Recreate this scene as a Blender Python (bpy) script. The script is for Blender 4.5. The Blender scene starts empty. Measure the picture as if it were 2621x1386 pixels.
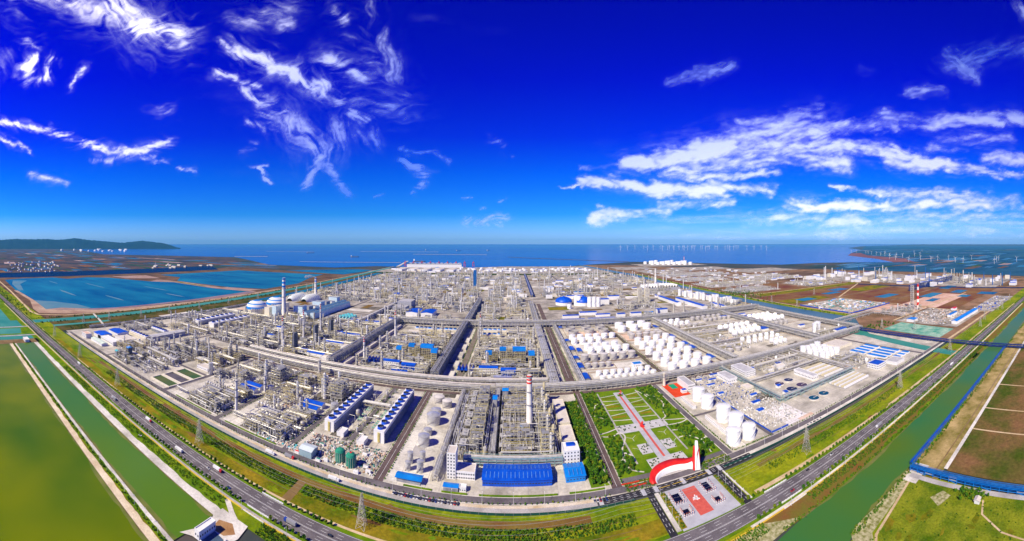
import bpy, math, random
import numpy as np

# ------------------------------------------------------------------ camera, sky, sun, exposure
sc = bpy.context.scene
CAM_H = 250.0                      # the drone hovers 250 m above the ground
R = math.radians
cam = bpy.data.cameras.new('camera')
cam.type = 'PANO'
cam.panorama_type = 'CENTRAL_CYLINDRICAL'          # a stitched cylindrical drone panorama
cam.central_cylindrical_range_u_min = -1.41595
cam.central_cylindrical_range_u_max = 1.40841
cam.central_cylindrical_range_v_min = -0.82058
cam.central_cylindrical_range_v_max = 0.67295
cam.central_cylindrical_radius = 1.0
cam.clip_start = 1.0
cam.clip_end = 400000.0
cam_ob = bpy.data.objects.new('camera', cam)
sc.collection.objects.link(cam_ob)
cam_ob.location = (0, 0, CAM_H)
cam_ob.rotation_euler = (R(90), 0, 0)
sc.camera = cam_ob

SUN_EL, SUN_AZ = 42.0, 226.0        # azimuth clockwise from +Y: the sun stands behind and to the left
sun = bpy.data.lights.new('sun', 'SUN')
sun.energy = 5.0
sun.angle = R(0.55)
sun.color = (1.0, 0.90, 0.66)
sun_ob = bpy.data.objects.new('sun', sun)
sc.collection.objects.link(sun_ob)
sun_ob.rotation_euler = (R(90 - SUN_EL), 0, R(180 - SUN_AZ))

world = bpy.data.worlds.new('World')
sc.world = world
world.use_nodes = True
NT = world.node_tree
NT.nodes.clear()

def wn(kind, **kw):
    n = NT.nodes.new(kind)
    for k, v in kw.items():
        setattr(n, k, v)
    return n

def wl(a, b):
    NT.links.new(a, b)

def wmath(op, a, b=None, clamp=False):
    n = wn('ShaderNodeMath', operation=op, use_clamp=clamp)
    for i, s in enumerate((a, b)):
        if s is None:
            continue
        if isinstance(s, (int, float)):
            n.inputs[i].default_value = s
        else:
            wl(s, n.inputs[i])
    return n.outputs[0]

def build_world():
    out = wn('ShaderNodeOutputWorld')
    bg = wn('ShaderNodeBackground')
    bg.inputs['Strength'].default_value = 0.08
    wl(bg.outputs[0], out.inputs['Surface'])
    sky = wn('ShaderNodeTexSky', sky_type='NISHITA', sun_disc=False)
    sky.sun_elevation = R(SUN_EL)
    sky.sun_rotation = R(SUN_AZ)
    sky.altitude = 250
    sky.air_density = 1.0
    sky.dust_density = 0.6
    sky.ozone_density = 4.0
    # the photograph's strongly saturated sky: deepen the physical sky
    hs = wn('ShaderNodeHueSaturation')
    hs.inputs['Hue'].default_value = 0.5
    hs.inputs['Saturation'].default_value = 1.35
    hs.inputs['Value'].default_value = 1.0
    wl(sky.outputs[0], hs.inputs['Color'])
    tc = wn('ShaderNodeTexCoord')
    sep = wn('ShaderNodeSeparateXYZ')
    wl(tc.outputs['Generated'], sep.inputs[0])
    hor = wmath('SQRT', wmath('ADD', wmath('MULTIPLY', sep.outputs[0], sep.outputs[0]), wmath('MULTIPLY', sep.outputs[1], sep.outputs[1])))
    el = wmath('DIVIDE', sep.outputs[2], wmath('MAXIMUM', hor, 0.02))
    tint = wn('ShaderNodeValToRGB')
    cr = tint.color_ramp
    stops = SKY_TINT
    while len(cr.elements) < len(stops):
        cr.elements.new(0.5)
    for e, (t, c) in zip(cr.elements, stops):
        e.position = t; e.color = (*c, 1)
    wl(wmath('MAXIMUM', el, 0.0), tint.inputs[0])
    mul = wn('ShaderNodeMix', data_type='RGBA', blend_type='MULTIPLY')
    mul.inputs[0].default_value = 1.0
    wl(hs.outputs[0], mul.inputs[6]); wl(tint.outputs[0], mul.inputs[7])
    wl(mul.outputs[2], bg.inputs['Color'])
    world.cycles.sampling_method = 'MANUAL'
    world.cycles.sample_map_resolution = 512

SKY_TINT = [(0.000, (0.72, 1.15, 2.5)), (0.027, (0.52, 0.94, 2.1)), (0.080, (0.09, 0.64, 1.6)), (0.188, (0.003, 0.45, 1.68)), (0.296, (0.0, 0.14, 1.75)), (0.457, (0.0, 0.0238, 1.7416)), (0.651, (0.0, 0.0096, 1.5019)), (1.000, (0.0, 0.004, 0.80))]

build_world()

sc.view_settings.view_transform = 'Standard'
sc.view_settings.look = 'None'
sc.view_settings.exposure = 0.32
sc.view_settings.gamma = 1.0
sc.view_settings.use_curve_mapping = False
sc.cycles.use_denoising = True
sc.cycles.max_bounces = 5
sc.cycles.diffuse_bounces = 2
sc.cycles.glossy_bounces = 2

# ------------------------------------------------------------------ small library
COL = sc.collection
RNG = random.Random(7)
MATS = {}

def mat(name, col, rough=0.8, col2=None, scale=0.08, var=0.12, metal=0.0, spec=0.3, detail=4.0, ramp=(0.35, 0.65), rand=0.0, grain=0.16):
    if name in MATS:
        return MATS[name]
    m = bpy.data.materials.new(name); m.use_nodes = True
    nt = m.node_tree; b = nt.nodes['Principled BSDF']
    b.inputs['Roughness'].default_value = rough
    b.inputs['Metallic'].default_value = metal
    b.inputs['Specular IOR Level'].default_value = 0.0 if rough >= 0.84 else spec
    geo = nt.nodes.new('ShaderNodeNewGeometry'); nz = nt.nodes.new('ShaderNodeTexNoise'); cr = nt.nodes.new('ShaderNodeValToRGB')
    nz.inputs['Scale'].default_value = scale; nz.inputs['Detail'].default_value = detail; nz.inputs['Roughness'].default_value = 0.6
    nt.links.new(geo.outputs['Position'], nz.inputs['Vector'])
    nt.links.new(nz.outputs[0], cr.inputs[0])
    lo = tuple(c * (1 - var) for c in col) if col2 is None else col
    hi = tuple(min(1, c * (1 + var)) for c in col) if col2 is None else col2
    cr.color_ramp.elements[0].position, cr.color_ramp.elements[1].position = ramp
    cr.color_ramp.elements[0].color = (*lo, 1); cr.color_ramp.elements[1].color = (*hi, 1)
    out = cr.outputs[0]
    if rough >= 0.84:                                   # fine grain on ground, soil, grass and foliage
        nf = nt.nodes.new('ShaderNodeTexNoise'); nf.inputs['Scale'].default_value = scale * 11; nf.inputs['Detail'].default_value = 3; nf.inputs['Roughness'].default_value = .7
        mg = nt.nodes.new('ShaderNodeMapRange'); mg.inputs[1].default_value = .3; mg.inputs[2].default_value = .7; mg.inputs[3].default_value = 1 - grain; mg.inputs[4].default_value = 1 + grain
        hg = nt.nodes.new('ShaderNodeHueSaturation'); nt.links.new(geo.outputs['Position'], nf.inputs['Vector']); nt.links.new(nf.outputs[0], mg.inputs[0]); nt.links.new(mg.outputs[0], hg.inputs['Value']); nt.links.new(out, hg.inputs['Color'])
        out = hg.outputs[0]
    if rand:
        oi = nt.nodes.new('ShaderNodeObjectInfo'); hs = nt.nodes.new('ShaderNodeHueSaturation'); mr = nt.nodes.new('ShaderNodeMapRange')
        mr.inputs[3].default_value = 1 - rand; mr.inputs[4].default_value = 1 + rand
        nt.links.new(oi.outputs['Random'], mr.inputs[0]); nt.links.new(mr.outputs[0], hs.inputs['Value']); nt.links.new(out, hs.inputs['Color'])
        out = hs.outputs[0]
    nt.links.new(out, b.inputs['Base Color'])
    MATS[name] = m
    return m

def water(name, col, col2, gloss=0.3, scale=0.01, bump=0.3, wave=0.25, stretch=(1, 1, 1), rough=0.15):
    """silty water: body colour under a Fresnel gloss of limited strength"""
    if name in MATS: return MATS[name]
    m = bpy.data.materials.new(name); m.use_nodes = True; nt = m.node_tree; nt.nodes.clear(); N = nt.nodes.new; L = nt.links.new
    out = N('ShaderNodeOutputMaterial'); df = N('ShaderNodeBsdfDiffuse'); gl = N('ShaderNodeBsdfGlossy'); mx = N('ShaderNodeMixShader'); fr = N('ShaderNodeFresnel'); mu = N('ShaderNodeMath')
    geo = N('ShaderNodeNewGeometry'); vm = N('ShaderNodeVectorMath'); nz = N('ShaderNodeTexNoise'); cr = N('ShaderNodeValToRGB'); n2 = N('ShaderNodeTexNoise'); bp = N('ShaderNodeBump')
    vm.operation = 'MULTIPLY'; vm.inputs[1].default_value = stretch
    L(geo.outputs['Position'], vm.inputs[0]); L(vm.outputs[0], nz.inputs['Vector']); nz.inputs['Scale'].default_value = scale; nz.inputs['Detail'].default_value = 2.5; nz.inputs['Roughness'].default_value = .6
    L(nz.outputs[0], cr.inputs[0]); cr.color_ramp.elements[0].position = .32; cr.color_ramp.elements[1].position = .68
    cr.color_ramp.elements[0].color = (*col, 1); cr.color_ramp.elements[1].color = (*col2, 1)
    n2.inputs['Scale'].default_value = wave; n2.inputs['Detail'].default_value = 5; L(geo.outputs['Position'], n2.inputs['Vector'])
    bp.inputs['Strength'].default_value = bump; bp.inputs['Distance'].default_value = .6; L(n2.outputs[0], bp.inputs['Height'])
    L(cr.outputs[0], df.inputs[0]); gl.inputs['Roughness'].default_value = rough; L(bp.outputs[0], gl.inputs['Normal']); L(bp.outputs[0], fr.inputs['Normal']); fr.inputs[0].default_value = 1.33
    mu.operation = 'MULTIPLY'; mu.inputs[1].default_value = gloss; L(fr.outputs[0], mu.inputs[0]); L(mu.outputs[0], mx.inputs[0]); L(df.outputs[0], mx.inputs[1]); L(gl.outputs[0], mx.inputs[2]); L(mx.outputs[0], out.inputs[0])
    MATS[name] = m
    return m

class MB:
    """Collects geometry (numpy) and builds ONE mesh."""
    def __init__(self):
        self.v = []; self.n = 0; self.q = []; self.t = []
        self.qm = []; self.tm = []; self.qs = []; self.ts = []
    def add(self, v, quads=None, tris=None, m=0, smooth=False):
        v = np.asarray(v, float).reshape(-1, 3)
        if quads is not None and len(quads):
            a = np.asarray(quads, int) + self.n; self.q.append(a); self.qm.append(np.full(len(a), m)); self.qs.append(np.full(len(a), smooth))
        if tris is not None and len(tris):
            a = np.asarray(tris, int) + self.n; self.t.append(a); self.tm.append(np.full(len(a), m)); self.ts.append(np.full(len(a), smooth))
        self.v.append(v); self.n += len(v)
    BQ = np.array([[0, 3, 2, 1], [4, 5, 6, 7], [0, 1, 5, 4], [1, 2, 6, 5], [2, 3, 7, 6], [3, 0, 4, 7]])
    def box(self, x0, x1, y0, y1, z0, z1, m=0):
        self.add([(x0, y0, z0), (x1, y0, z0), (x1, y1, z0), (x0, y1, z0), (x0, y0, z1), (x1, y0, z1), (x1, y1, z1), (x0, y1, z1)], self.BQ, m=m)
    def cbox(self, cx, cy, z0, sx, sy, sz, m=0, rz=0.0):
        if not rz:
            return self.box(cx - sx / 2, cx + sx / 2, cy - sy / 2, cy + sy / 2, z0, z0 + sz, m)
        c, s = math.cos(rz), math.sin(rz)
        pts = []
        for z in (z0, z0 + sz):
            for ax, ay in ((-1, -1), (1, -1), (1, 1), (-1, 1)):
                dx, dy = ax * sx / 2, ay * sy / 2
                pts.append((cx + dx * c - dy * s, cy + dx * s + dy * c, z))
        self.add(pts, self.BQ, m=m)
    def beams(self, P, Q, w, m=0):
        """square beams between point arrays P and Q"""
        P = np.asarray(P, float).reshape(-1, 3); Q = np.asarray(Q, float).reshape(-1, 3)
        d = Q - P; L = np.linalg.norm(d, axis=1, keepdims=True); d = d / np.maximum(L, 1e-6)
        up = np.where(np.abs(d[:, 2:3]) > 0.9, np.array([[1.0, 0, 0]]), np.array([[0, 0, 1.0]]))
        a = np.cross(d, up); a /= np.maximum(np.linalg.norm(a, axis=1, keepdims=True), 1e-6); b = np.cross(d, a)
        h = w / 2
        cs = [(-h, -h), (h, -h), (h, h), (-h, h)]
        V = np.stack([P + a * i + b * j for i, j in cs] + [Q + a * i + b * j for i, j in cs], 1)
        k = np.arange(len(P))[:, None, None] * 8
        self.add(V.reshape(-1, 3), (self.BQ[None] + k).reshape(-1, 4), m=m)
    def lathe(self, cx, cy, prof, n=16, m=0, smooth=True, cap=True, phase=0.0):
        a = np.arange(n) * 2 * math.pi / n + phase
        V = []
        for r, z in prof:
            V.append(np.stack([cx + r * np.cos(a), cy + r * np.sin(a), np.full(n, z)], -1))
        V = np.concatenate(V); q = []
        i = np.arange(n); j = (i + 1) % n
        for k in range(len(prof) - 1):
            q.append(np.stack([k * n + i, k * n + j, (k + 1) * n + j, (k + 1) * n + i], -1))
        self.add(V, np.concatenate(q), m=m, smooth=smooth)
        if cap:
            r, z = prof[-1]
            if r > 1e-6:
                c = np.concatenate([[[cx, cy, z]], np.stack([cx + r * np.cos(a), cy + r * np.sin(a), np.full(n, z)], -1)])
                self.add(c, tris=np.stack([np.zeros(n, int), 1 + i, 1 + j], -1), m=m)
    def cyl(self, cx, cy, z0, r, h, n=12, m=0, r2=None):
        self.lathe(cx, cy, [(r, z0), (r if r2 is None else r2, z0 + h)], n, m)
    def tube(self, p, q, r, n=6, m=0, cap=True):
        p = np.asarray(p, float); q = np.asarray(q, float)
        d = q - p; L = np.linalg.norm(d); d = d / max(L, 1e-6)
        up = np.array([1.0, 0, 0]) if abs(d[2]) > 0.9 else np.array([0, 0, 1.0])
        a = np.cross(d, up); a /= np.linalg.norm(a); b = np.cross(d, a)
        t = np.arange(n) * 2 * math.pi / n
        ring = a[None] * np.cos(t)[:, None] * r + b[None] * np.sin(t)[:, None] * r
        i = np.arange(n); j = (i + 1) % n
        V = np.concatenate([p + ring, q + ring])
        self.add(V, np.stack([i, n + i, n + j, j], -1), m=m, smooth=True)
        if cap:
            for c, o in ((p, 0), (q, n)):
                self.add(np.concatenate([[c], V[o:o + n]]), tris=np.stack([np.zeros(n, int), 1 + i, 1 + j], -1), m=m)
    def path(self, pts, r, n=6, m=0):
        for a, b in zip(pts[:-1], pts[1:]):
            self.tube(a, b, r, n, m, cap=True)
    def poly(self, pts, z, m=0):
        """flat convex or simple polygon fan-triangulated through bpy tessellation"""
        from mathutils.geometry import tessellate_polygon
        P = [(x, y, z) for x, y in pts]
        tr = tessellate_polygon([[__import__('mathutils').Vector(p) for p in P]])
        tr = [t if np.cross(np.subtract(P[t[1]], P[t[0]]), np.subtract(P[t[2]], P[t[0]]))[2] > 0 else (t[0], t[2], t[1]) for t in tr]
        self.add(P, tris=tr, m=m)
    def prism(self, pts, z0, z1, m=0):
        n = len(pts)
        self.poly(pts, z1, m)
        V = [(x, y, z0) for x, y in pts] + [(x, y, z1) for x, y in pts]
        area = sum(pts[i][0] * pts[(i + 1) % n][1] - pts[(i + 1) % n][0] * pts[i][1] for i in range(n))
        q = [(i, (i + 1) % n, n + (i + 1) % n, n + i) for i in range(n)]
        if area < 0:
            q = [(b, a, d, c) for a, b, c, d in q]
        self.add(V, q, m=m)
    def mesh(self, name, mats):
        me = bpy.data.meshes.new(name)
        v = np.concatenate(self.v) if self.v else np.zeros((0, 3))
        Q = np.concatenate(self.q) if self.q else np.zeros((0, 4), int)
        T = np.concatenate(self.t) if self.t else np.zeros((0, 3), int)
        me.vertices.add(len(v)); me.vertices.foreach_set('co', v.astype(np.float32).ravel())
        li = np.concatenate([Q.ravel(), T.ravel()]).astype(np.int32)
        me.loops.add(len(li)); me.loops.foreach_set('vertex_index', li)
        ls = np.concatenate([np.arange(len(Q)) * 4, len(Q) * 4 + np.arange(len(T)) * 3]).astype(np.int32)
        me.polygons.add(len(ls)); me.polygons.foreach_set('loop_start', ls)
        mi = np.concatenate(self.qm + self.tm) if (self.qm or self.tm) else np.zeros(0)
        sm = np.concatenate(self.qs + self.ts) if (self.qs or self.ts) else np.zeros(0, bool)
        me.polygons.foreach_set('material_index', mi.astype(np.int32))
        me.polygons.foreach_set('use_smooth', sm.astype(bool))
        for k in (mats if isinstance(mats, (list, tuple)) else [mats]):
            me.materials.append(k)
        me.update(calc_edges=True)
        return me
    def obj(self, name, mats, parent=None, loc=None):
        o = bpy.data.objects.new(name, self.mesh(name, mats)); COL.objects.link(o)
        if parent is not None: o.parent = parent
        if loc is not None: o.location = loc
        return o

def link(name, me, parent=None, loc=None, rz=0.0, scale=None):
    o = bpy.data.objects.new(name, me); COL.objects.link(o)
    if parent is not None: o.parent = parent
    if loc is not None: o.location = loc
    if rz: o.rotation_euler = (0, 0, rz)
    if scale is not None: o.scale = scale
    return o

def tag(o, label=None, cat=None, group=None, kind=None):
    if label: o['label'] = label
    if cat: o['category'] = cat
    if group: o['group'] = group
    if kind: o['kind'] = kind
    return o

def thing(name, label, cat, loc=(0, 0, 0), rz=0.0, group=None):
    o = bpy.data.objects.new(name, None); COL.objects.link(o)
    o.location = loc; o.rotation_euler = (0, 0, rz); o.empty_display_size = 1
    return tag(o, label, cat, group)

def dup(root, loc, rz=None, label=None, group=None, scale=None):
    r = root.copy(); COL.objects.link(r); r.location = loc
    if rz is not None: r.rotation_euler = (0, 0, rz)
    if scale is not None: r.scale = scale
    if label: r['label'] = label
    if group: r['group'] = group
    for ch in list(root.children):
        c = ch.copy(); COL.objects.link(c); c.parent = r
        for g in list(ch.children):
            d = g.copy(); COL.objects.link(d); d.parent = c
    return r

ORD = ['first', 'second', 'third', 'fourth', 'fifth', 'sixth', 'seventh', 'eighth', 'ninth', 'tenth', 'eleventh', 'twelfth', 'thirteenth', 'fourteenth', 'fifteenth',
       'sixteenth', 'seventeenth', 'eighteenth', 'nineteenth', 'twentieth']
def nth(i):
    if i < 20: return ORD[i]
    tens = {2: 'twenty', 3: 'thirty', 4: 'forty', 5: 'fifty'}[(i + 1) // 10]
    return tens + ('-' + ORD[(i + 1) % 10 - 1] if (i + 1) % 10 else 'th')

def flat(name, pts, z, m, kind='structure', label=None, parent=None):
    b = MB(); b.poly(pts, z)
    o = b.obj(name, m, parent)
    if parent is None: o['kind'] = kind
    if label: o['label'] = label
    return o

def rect(x0, x1, y0, y1):
    return [(x0, y0), (x1, y0), (x1, y1), (x0, y1)]
def sheet(name, x0, x1, y0, y1, z, m, kind='structure', parent=None):
    return flat(name, rect(x0, x1, y0, y1), z, m, kind, parent=parent)

def line(name, pts, w, z, m, kind='structure', parent=None):
    """a ribbon of width w along a polyline (roads, paths, strips)"""
    b = MB(); ribbon(b, pts, w, z)
    o = b.obj(name, m, parent)
    if parent is None: o['kind'] = kind
    return o

def ribbon(b, pts, w, z, m=0):
    P = np.array(pts, float); n = len(P)
    d = np.zeros_like(P)
    for i in range(n):
        a = P[i] - P[i - 1] if i > 0 else P[1] - P[0]
        c = P[i + 1] - P[i] if i < n - 1 else P[-1] - P[-2]
        a = a / max(np.linalg.norm(a), 1e-9); c = c / max(np.linalg.norm(c), 1e-9)
        t = a + c; t = t / max(np.linalg.norm(t), 1e-9)
        k = 1 / max(0.5, float(np.dot(t, a)))
        d[i] = np.array([-t[1], t[0]]) * k
    Lp = P + d * w / 2; Rp = P - d * w / 2
    V = [(x, y, z) for x, y in Rp] + [(x, y, z) for x, y in Lp]
    b.add(V, [(i, i + 1, n + i + 1, n + i) for i in range(n - 1)], m=m)

# ------------------------------------------------------------------ materials
concrete = mat('concrete_beige', (0.27, 0.245, 0.205), 0.9, (0.66, 0.61, 0.52), 0.024, detail=9, ramp=(0.30, 0.62))
concrete_pale = mat('concrete_pale', (0.40, 0.37, 0.32), 0.85, (0.74, 0.70, 0.63), 0.03, detail=8, ramp=(0.28, 0.60))
concrete_grey = mat('concrete_grey', (0.34, 0.32, 0.31), 0.85, (0.50, 0.47, 0.46), 0.06, detail=6)
pink_pad = mat('paving_pinkish', (0.62, 0.40, 0.28), 0.9, (0.78, 0.60, 0.48), 0.06, detail=6)
asphalt = mat('asphalt', (0.115, 0.100, 0.110), 0.85, (0.19, 0.17, 0.18), 0.05, detail=7)
asphalt_new = mat('asphalt_new', (0.020, 0.018, 0.022), 0.8, (0.040, 0.035, 0.042), 0.05)
asphalt_brown = mat('road_brown', (0.105, 0.075, 0.075), 0.85, (0.17, 0.12, 0.115), 0.05)
white_paint = mat('white_paint', (0.82, 0.82, 0.80), 0.6, var=0.05)
yellow_paint = mat('yellow_paint', (0.75, 0.50, 0.05), 0.6)
soil = mat('soil', (0.13, 0.085, 0.040), 0.95, (0.26, 0.17, 0.085), 0.03, detail=7)
red_soil = mat('soil_red', (0.17, 0.075, 0.025), 0.95, (0.22, 0.16, 0.035), 0.03, detail=7)
tan_path = mat('path_tan', (0.50, 0.36, 0.19), 0.95, (0.68, 0.53, 0.33), 0.05)
grass = mat('grass', (0.090, 0.175, 0.004), 0.95, (0.290, 0.310, 0.010), 0.018, detail=8, grain=0.3)
grass_deep = mat('grass_deep', (0.065, 0.155, 0.004), 0.95, (0.175, 0.265, 0.008), 0.05, detail=8)
grass_olive = mat('grass_olive', (0.080, 0.125, 0.004), 0.95, (0.30, 0.21, 0.014), 0.025, detail=8, grain=0.3)
marsh = mat('marsh', (0.085, 0.050, 0.035), 0.95, (0.20, 0.12, 0.075), 0.008, detail=9)
marsh_red = mat('marsh_red', (0.16, 0.048, 0.035), 0.95, (0.24, 0.135, 0.055), 0.008, detail=9)
field_brown = mat('field_brown', (0.060, 0.090, 0.008), 0.95, (0.22, 0.115, 0.050), 0.018, detail=9, grain=.3)
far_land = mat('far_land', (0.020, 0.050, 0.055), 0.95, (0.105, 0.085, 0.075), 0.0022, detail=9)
far_yard = mat('far_yard', (0.12, 0.105, 0.09), 0.9, (0.50, 0.45, 0.39), 0.02, detail=9, ramp=(0.3, 0.62))

olive_water = water('water_olive', (0.045, 0.115, 0.002), (0.160, 0.195, 0.0006), 0.30, 0.006, 0.10, 0.12)
canal_water = water('water_canal', (0.040, 0.165, 0.030), (0.100, 0.190, 0.006), 0.55, 0.004, 0.12, 0.15)
river_water = water('water_river', (0.035, 0.165, 0.040), (0.085, 0.165, 0.006), 0.65, 0.006, 0.12, 0.15)
teal_water = water('water_teal', (0.03, 0.22, 0.17), (0.08, 0.30, 0.22), 0.3, 0.01, 0.15, 0.15)
blue_lagoon = water('water_blue', (0.0, 0.070, 0.17), (0.010, 0.19, 0.27), 0.45, 0.0022, 0.2, 0.05, (1, 2.5, 1))
sea_water = water('water_sea', (0.0, 0.065, 0.36), (0.0, 0.13, 0.50), 0.55, 0.00035, 0.35, 0.02, (0.35, 1, 1))
pond_green = water('water_pond', (0.03, 0.11, 0.03), (0.12, 0.14, 0.035), 0.4, 0.03, 0.1, 0.3)

# ------------------------------------------------------------------ terrain, sea and water
FAR = 160000.0
sheet('ground', -FAR, FAR, -3000, FAR, -0.8, far_land)

def far_dir(px, r):
    a = (px - 1314) / 928.0
    return (r * math.sin(a), r * math.cos(a))
sea_pts = [far_dir(405, 158000), (-26000, 11500), (-16500, 6300), (-12992, 5134), (-7809, 3673), (-6431, 4379), (-4716, 4869), (-3900, 4300), (-2718, 3399), (-1814, 3368),
           (-1500, 3780), (-1163, 3744), (-425, 3801), (-61, 4019), (624, 3971), (892, 4259), (1649, 4770), (2141, 4397), (2932, 3216), (3525, 3175), (3946, 2889),
           (4241, 2435), (5061, 3234), (6200, 4700), (7780, 5772), (12535, 8816), (16500, 12500), (30000, 21000), far_dir(2360, 158000), far_dir(1800, 158000), far_dir(1314, 158000), far_dir(800, 158000)]
flat('sea', sea_pts, -0.4, sea_water)

# ------------------------------------------------------------------ land west of the plant: lagoons and salt fields
sheet('marsh_ground', -2700, -1160, 240, 2750, -0.35, marsh)
flat('lagoon_water', [(-2480, 420), (-1905, 384), (-1560, 388), (-1360, 372), (-1318, 376), (-1262, 470), (-1238, 640), (-1236, 900), (-1212, 1293), (-1232, 1420), (-1500, 1380), (-1900, 1400), (-2030, 1300),
                          (-2400, 1180), (-2500, 1040), (-2440, 860), (-2580, 800), (-2560, 560)], -0.1, blue_lagoon)
flat('lagoon_water', [(-2420, 1640), (-2150, 1640), (-1960, 1470), (-1460, 1480), (-1270, 1560), (-1280, 1900), (-1420, 2260), (-1480, 2560), (-2350, 2480)], -0.1, blue_lagoon)
flat('lagoon_water', [(-1430, 2650), (-1330, 2640), (-1300, 3200), (-1480, 3250), (-1800, 3000), (-2000, 2750)], -0.1, blue_lagoon)
for k, pts in enumerate([[(-2500, 1250), (-2300, 1260), (-2180, 1480), (-2440, 1520)], [(-1500, 1400), (-1300, 1430), (-1260, 1520), (-1480, 1470)]]):
    flat('mud_flat', pts, 0.02, mat('mud_flat', (0.30, 0.18, 0.15), 0.9, (0.45, 0.32, 0.28), 0.01, detail=8))
flat('shore_beach', [(-1905, 372), (-1560, 378), (-1350, 340), (-1262, 340), (-1212, 470), (-1196, 700), (-1196, 1600), (-1216, 1600), (-1222, 900), (-1250, 560), (-1300, 440), (-1330, 385), (-1560, 396), (-1905, 392)], 0.02,
     mat('shore_mud', (0.33, 0.20, 0.15), 0.95, (0.50, 0.36, 0.26), 0.012, detail=8))
line('earth_road', [(-2460, 372), (-1900, 352), (-1300, 318), (-1240, 330), (-1200, 420), (-1188, 900), (-1186, 1500), (-1240, 2700), (-1300, 3800)], 9, 0.08, tan_path)
flat('west_grass', [(-1180, 286), (-990, 286), (-990, 1250), (-1020, 1700), (-1120, 3000), (-1240, 3000), (-1180, 1600)], -0.2, mat('verge_dark', (0.030, 0.055, 0.008), 0.95, (0.17, 0.11, 0.04), 0.014, detail=8))
line('river_west', [(-1135, 250), (-1138, 900), (-1142, 1400), (-1158, 2000), (-1230, 3000), (-1270, 3600)], 44, 0.0, teal_water)
line('ditch_water', [(-1060, 330), (-1062, 520)], 20, 0.0, teal_water)
line('ditch_water', [(-1035, 1180), (-1050, 1800), (-1120, 2900)], 52, 0.0, blue_lagoon)
line('access_road', [(-1188, 520), (-1100, 500), (-985, 470)], 7, 0.25, concrete_pale)
shallow = water('water_shallow', (0.07, 0.22, 0.26), (0.16, 0.26, 0.26), 0.4, 0.006, 0.2, 0.05)
wet_mud = mat('mud_wet', (0.20, 0.12, 0.13), 0.7, (0.34, 0.24, 0.25), 0.01, detail=8)
flat('shallow_water', [(-1560, 392), (-1400, 382), (-1330, 380), (-1285, 480), (-1300, 560), (-1400, 540), (-1500, 470)], -0.06, shallow)
flat('shallow_water', [(-2440, 470), (-2200, 420), (-1900, 400), (-1900, 425), (-2200, 470), (-2400, 560)], -0.06, shallow)
flat('mud_flat', [(-1262, 470), (-1240, 640), (-1238, 900), (-1214, 1293), (-1232, 1420), (-1270, 1400), (-1262, 1000), (-1268, 640), (-1300, 500)], -0.04, wet_mud)
flat('mud_flat', [(-1330, 380), (-1290, 470), (-1258, 540), (-1290, 545), (-1345, 450)], 0.0, MATS['mud_flat'])
for k, (x, y, L) in enumerate(((-1750, 620, 260), (-1500, 760, 200), (-2000, 880, 300), (-1420, 1050, 160), (-1700, 1120, 260), (-2250, 700, 180))):
    flat('sand_bar', [(x - L / 2, y), (x - L / 4, y - 9), (x + L / 4, y - 6), (x + L / 2, y + 2), (x + L / 4, y + 8), (x - L / 4, y + 6)], -0.03, shallow)
flat('land_spit', [(-2030, 1300), (-1900, 1398), (-1500, 1384), (-1240, 1424), (-1240, 1450), (-1500, 1440), (-1900, 1462), (-2100, 1400)], 0.03, MATS['mud_flat'])
flat('land_spit', [(-2010, 1335), (-1900, 1415), (-1600, 1402), (-1600, 1420), (-1900, 1440)], 0.06, grass_olive)
# dark tidal canal and the patchwork of ponds and fields beyond it
flat('canal_dark', [(-2640, 240), (-3060, 240), (-3110, 1400), (-3040, 2760), (-2560, 2420), (-2640, 1400)], 0.0, water('water_dark', (0.0, 0.006, 0.045), (0.0, 0.015, 0.09), 0.15, 0.003, 0.2, 0.1))
flat('pond_country', [(-3120, 240), (-16000, 240), (-16000, 4800), (-13000, 5100), (-7800, 3640), (-6400, 4330), (-4800, 4800), (-3080, 3350)], -0.62, mat('pond_country', (0.020, 0.036, 0.060), 0.9, (0.13, 0.085, 0.075), 0.0026, detail=9))
rr = random.Random(3)
pond_m = [blue_lagoon, mat('pond_slate', (0.03, 0.075, 0.12), 0.5, (0.06, 0.12, 0.16), 0.004), mat('salt_pan', (0.30, 0.20, 0.19), 0.9, (0.48, 0.36, 0.34), 0.004), marsh_red,
          mat('paddy', (0.02, 0.065, 0.045), 0.9, (0.06, 0.11, 0.05), 0.004)]
for i in range(230):
    px = rr.uniform(0, 700); r = rr.choice([rr.uniform(2950, 5200), rr.uniform(5200, 12000)])
    x, y = far_dir(px, r)
    if x > -2950 and y < 2800: continue
    if y > 3300 and x > -9500 and x > -9000 + (r - 5000) * 0.2 and y > 3600: continue
    w, d = rr.uniform(120, 420) * r / 4000, rr.uniform(30, 130) * r / 4000
    m = rr.choices(pond_m, (5, 4, 2, 4, 3))[0]
    a = rr.uniform(-0.15, 0.15); c, s = math.cos(a), math.sin(a)
    flat('salt_pond', [(x + u * w * c - v * d * s, y + u * w * s + v * d * c) for u, v in ((-.5, -.5), (.5, -.5), (.5, .5), (-.5, .5))], -0.55 + i * 0.0005, m)

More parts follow.
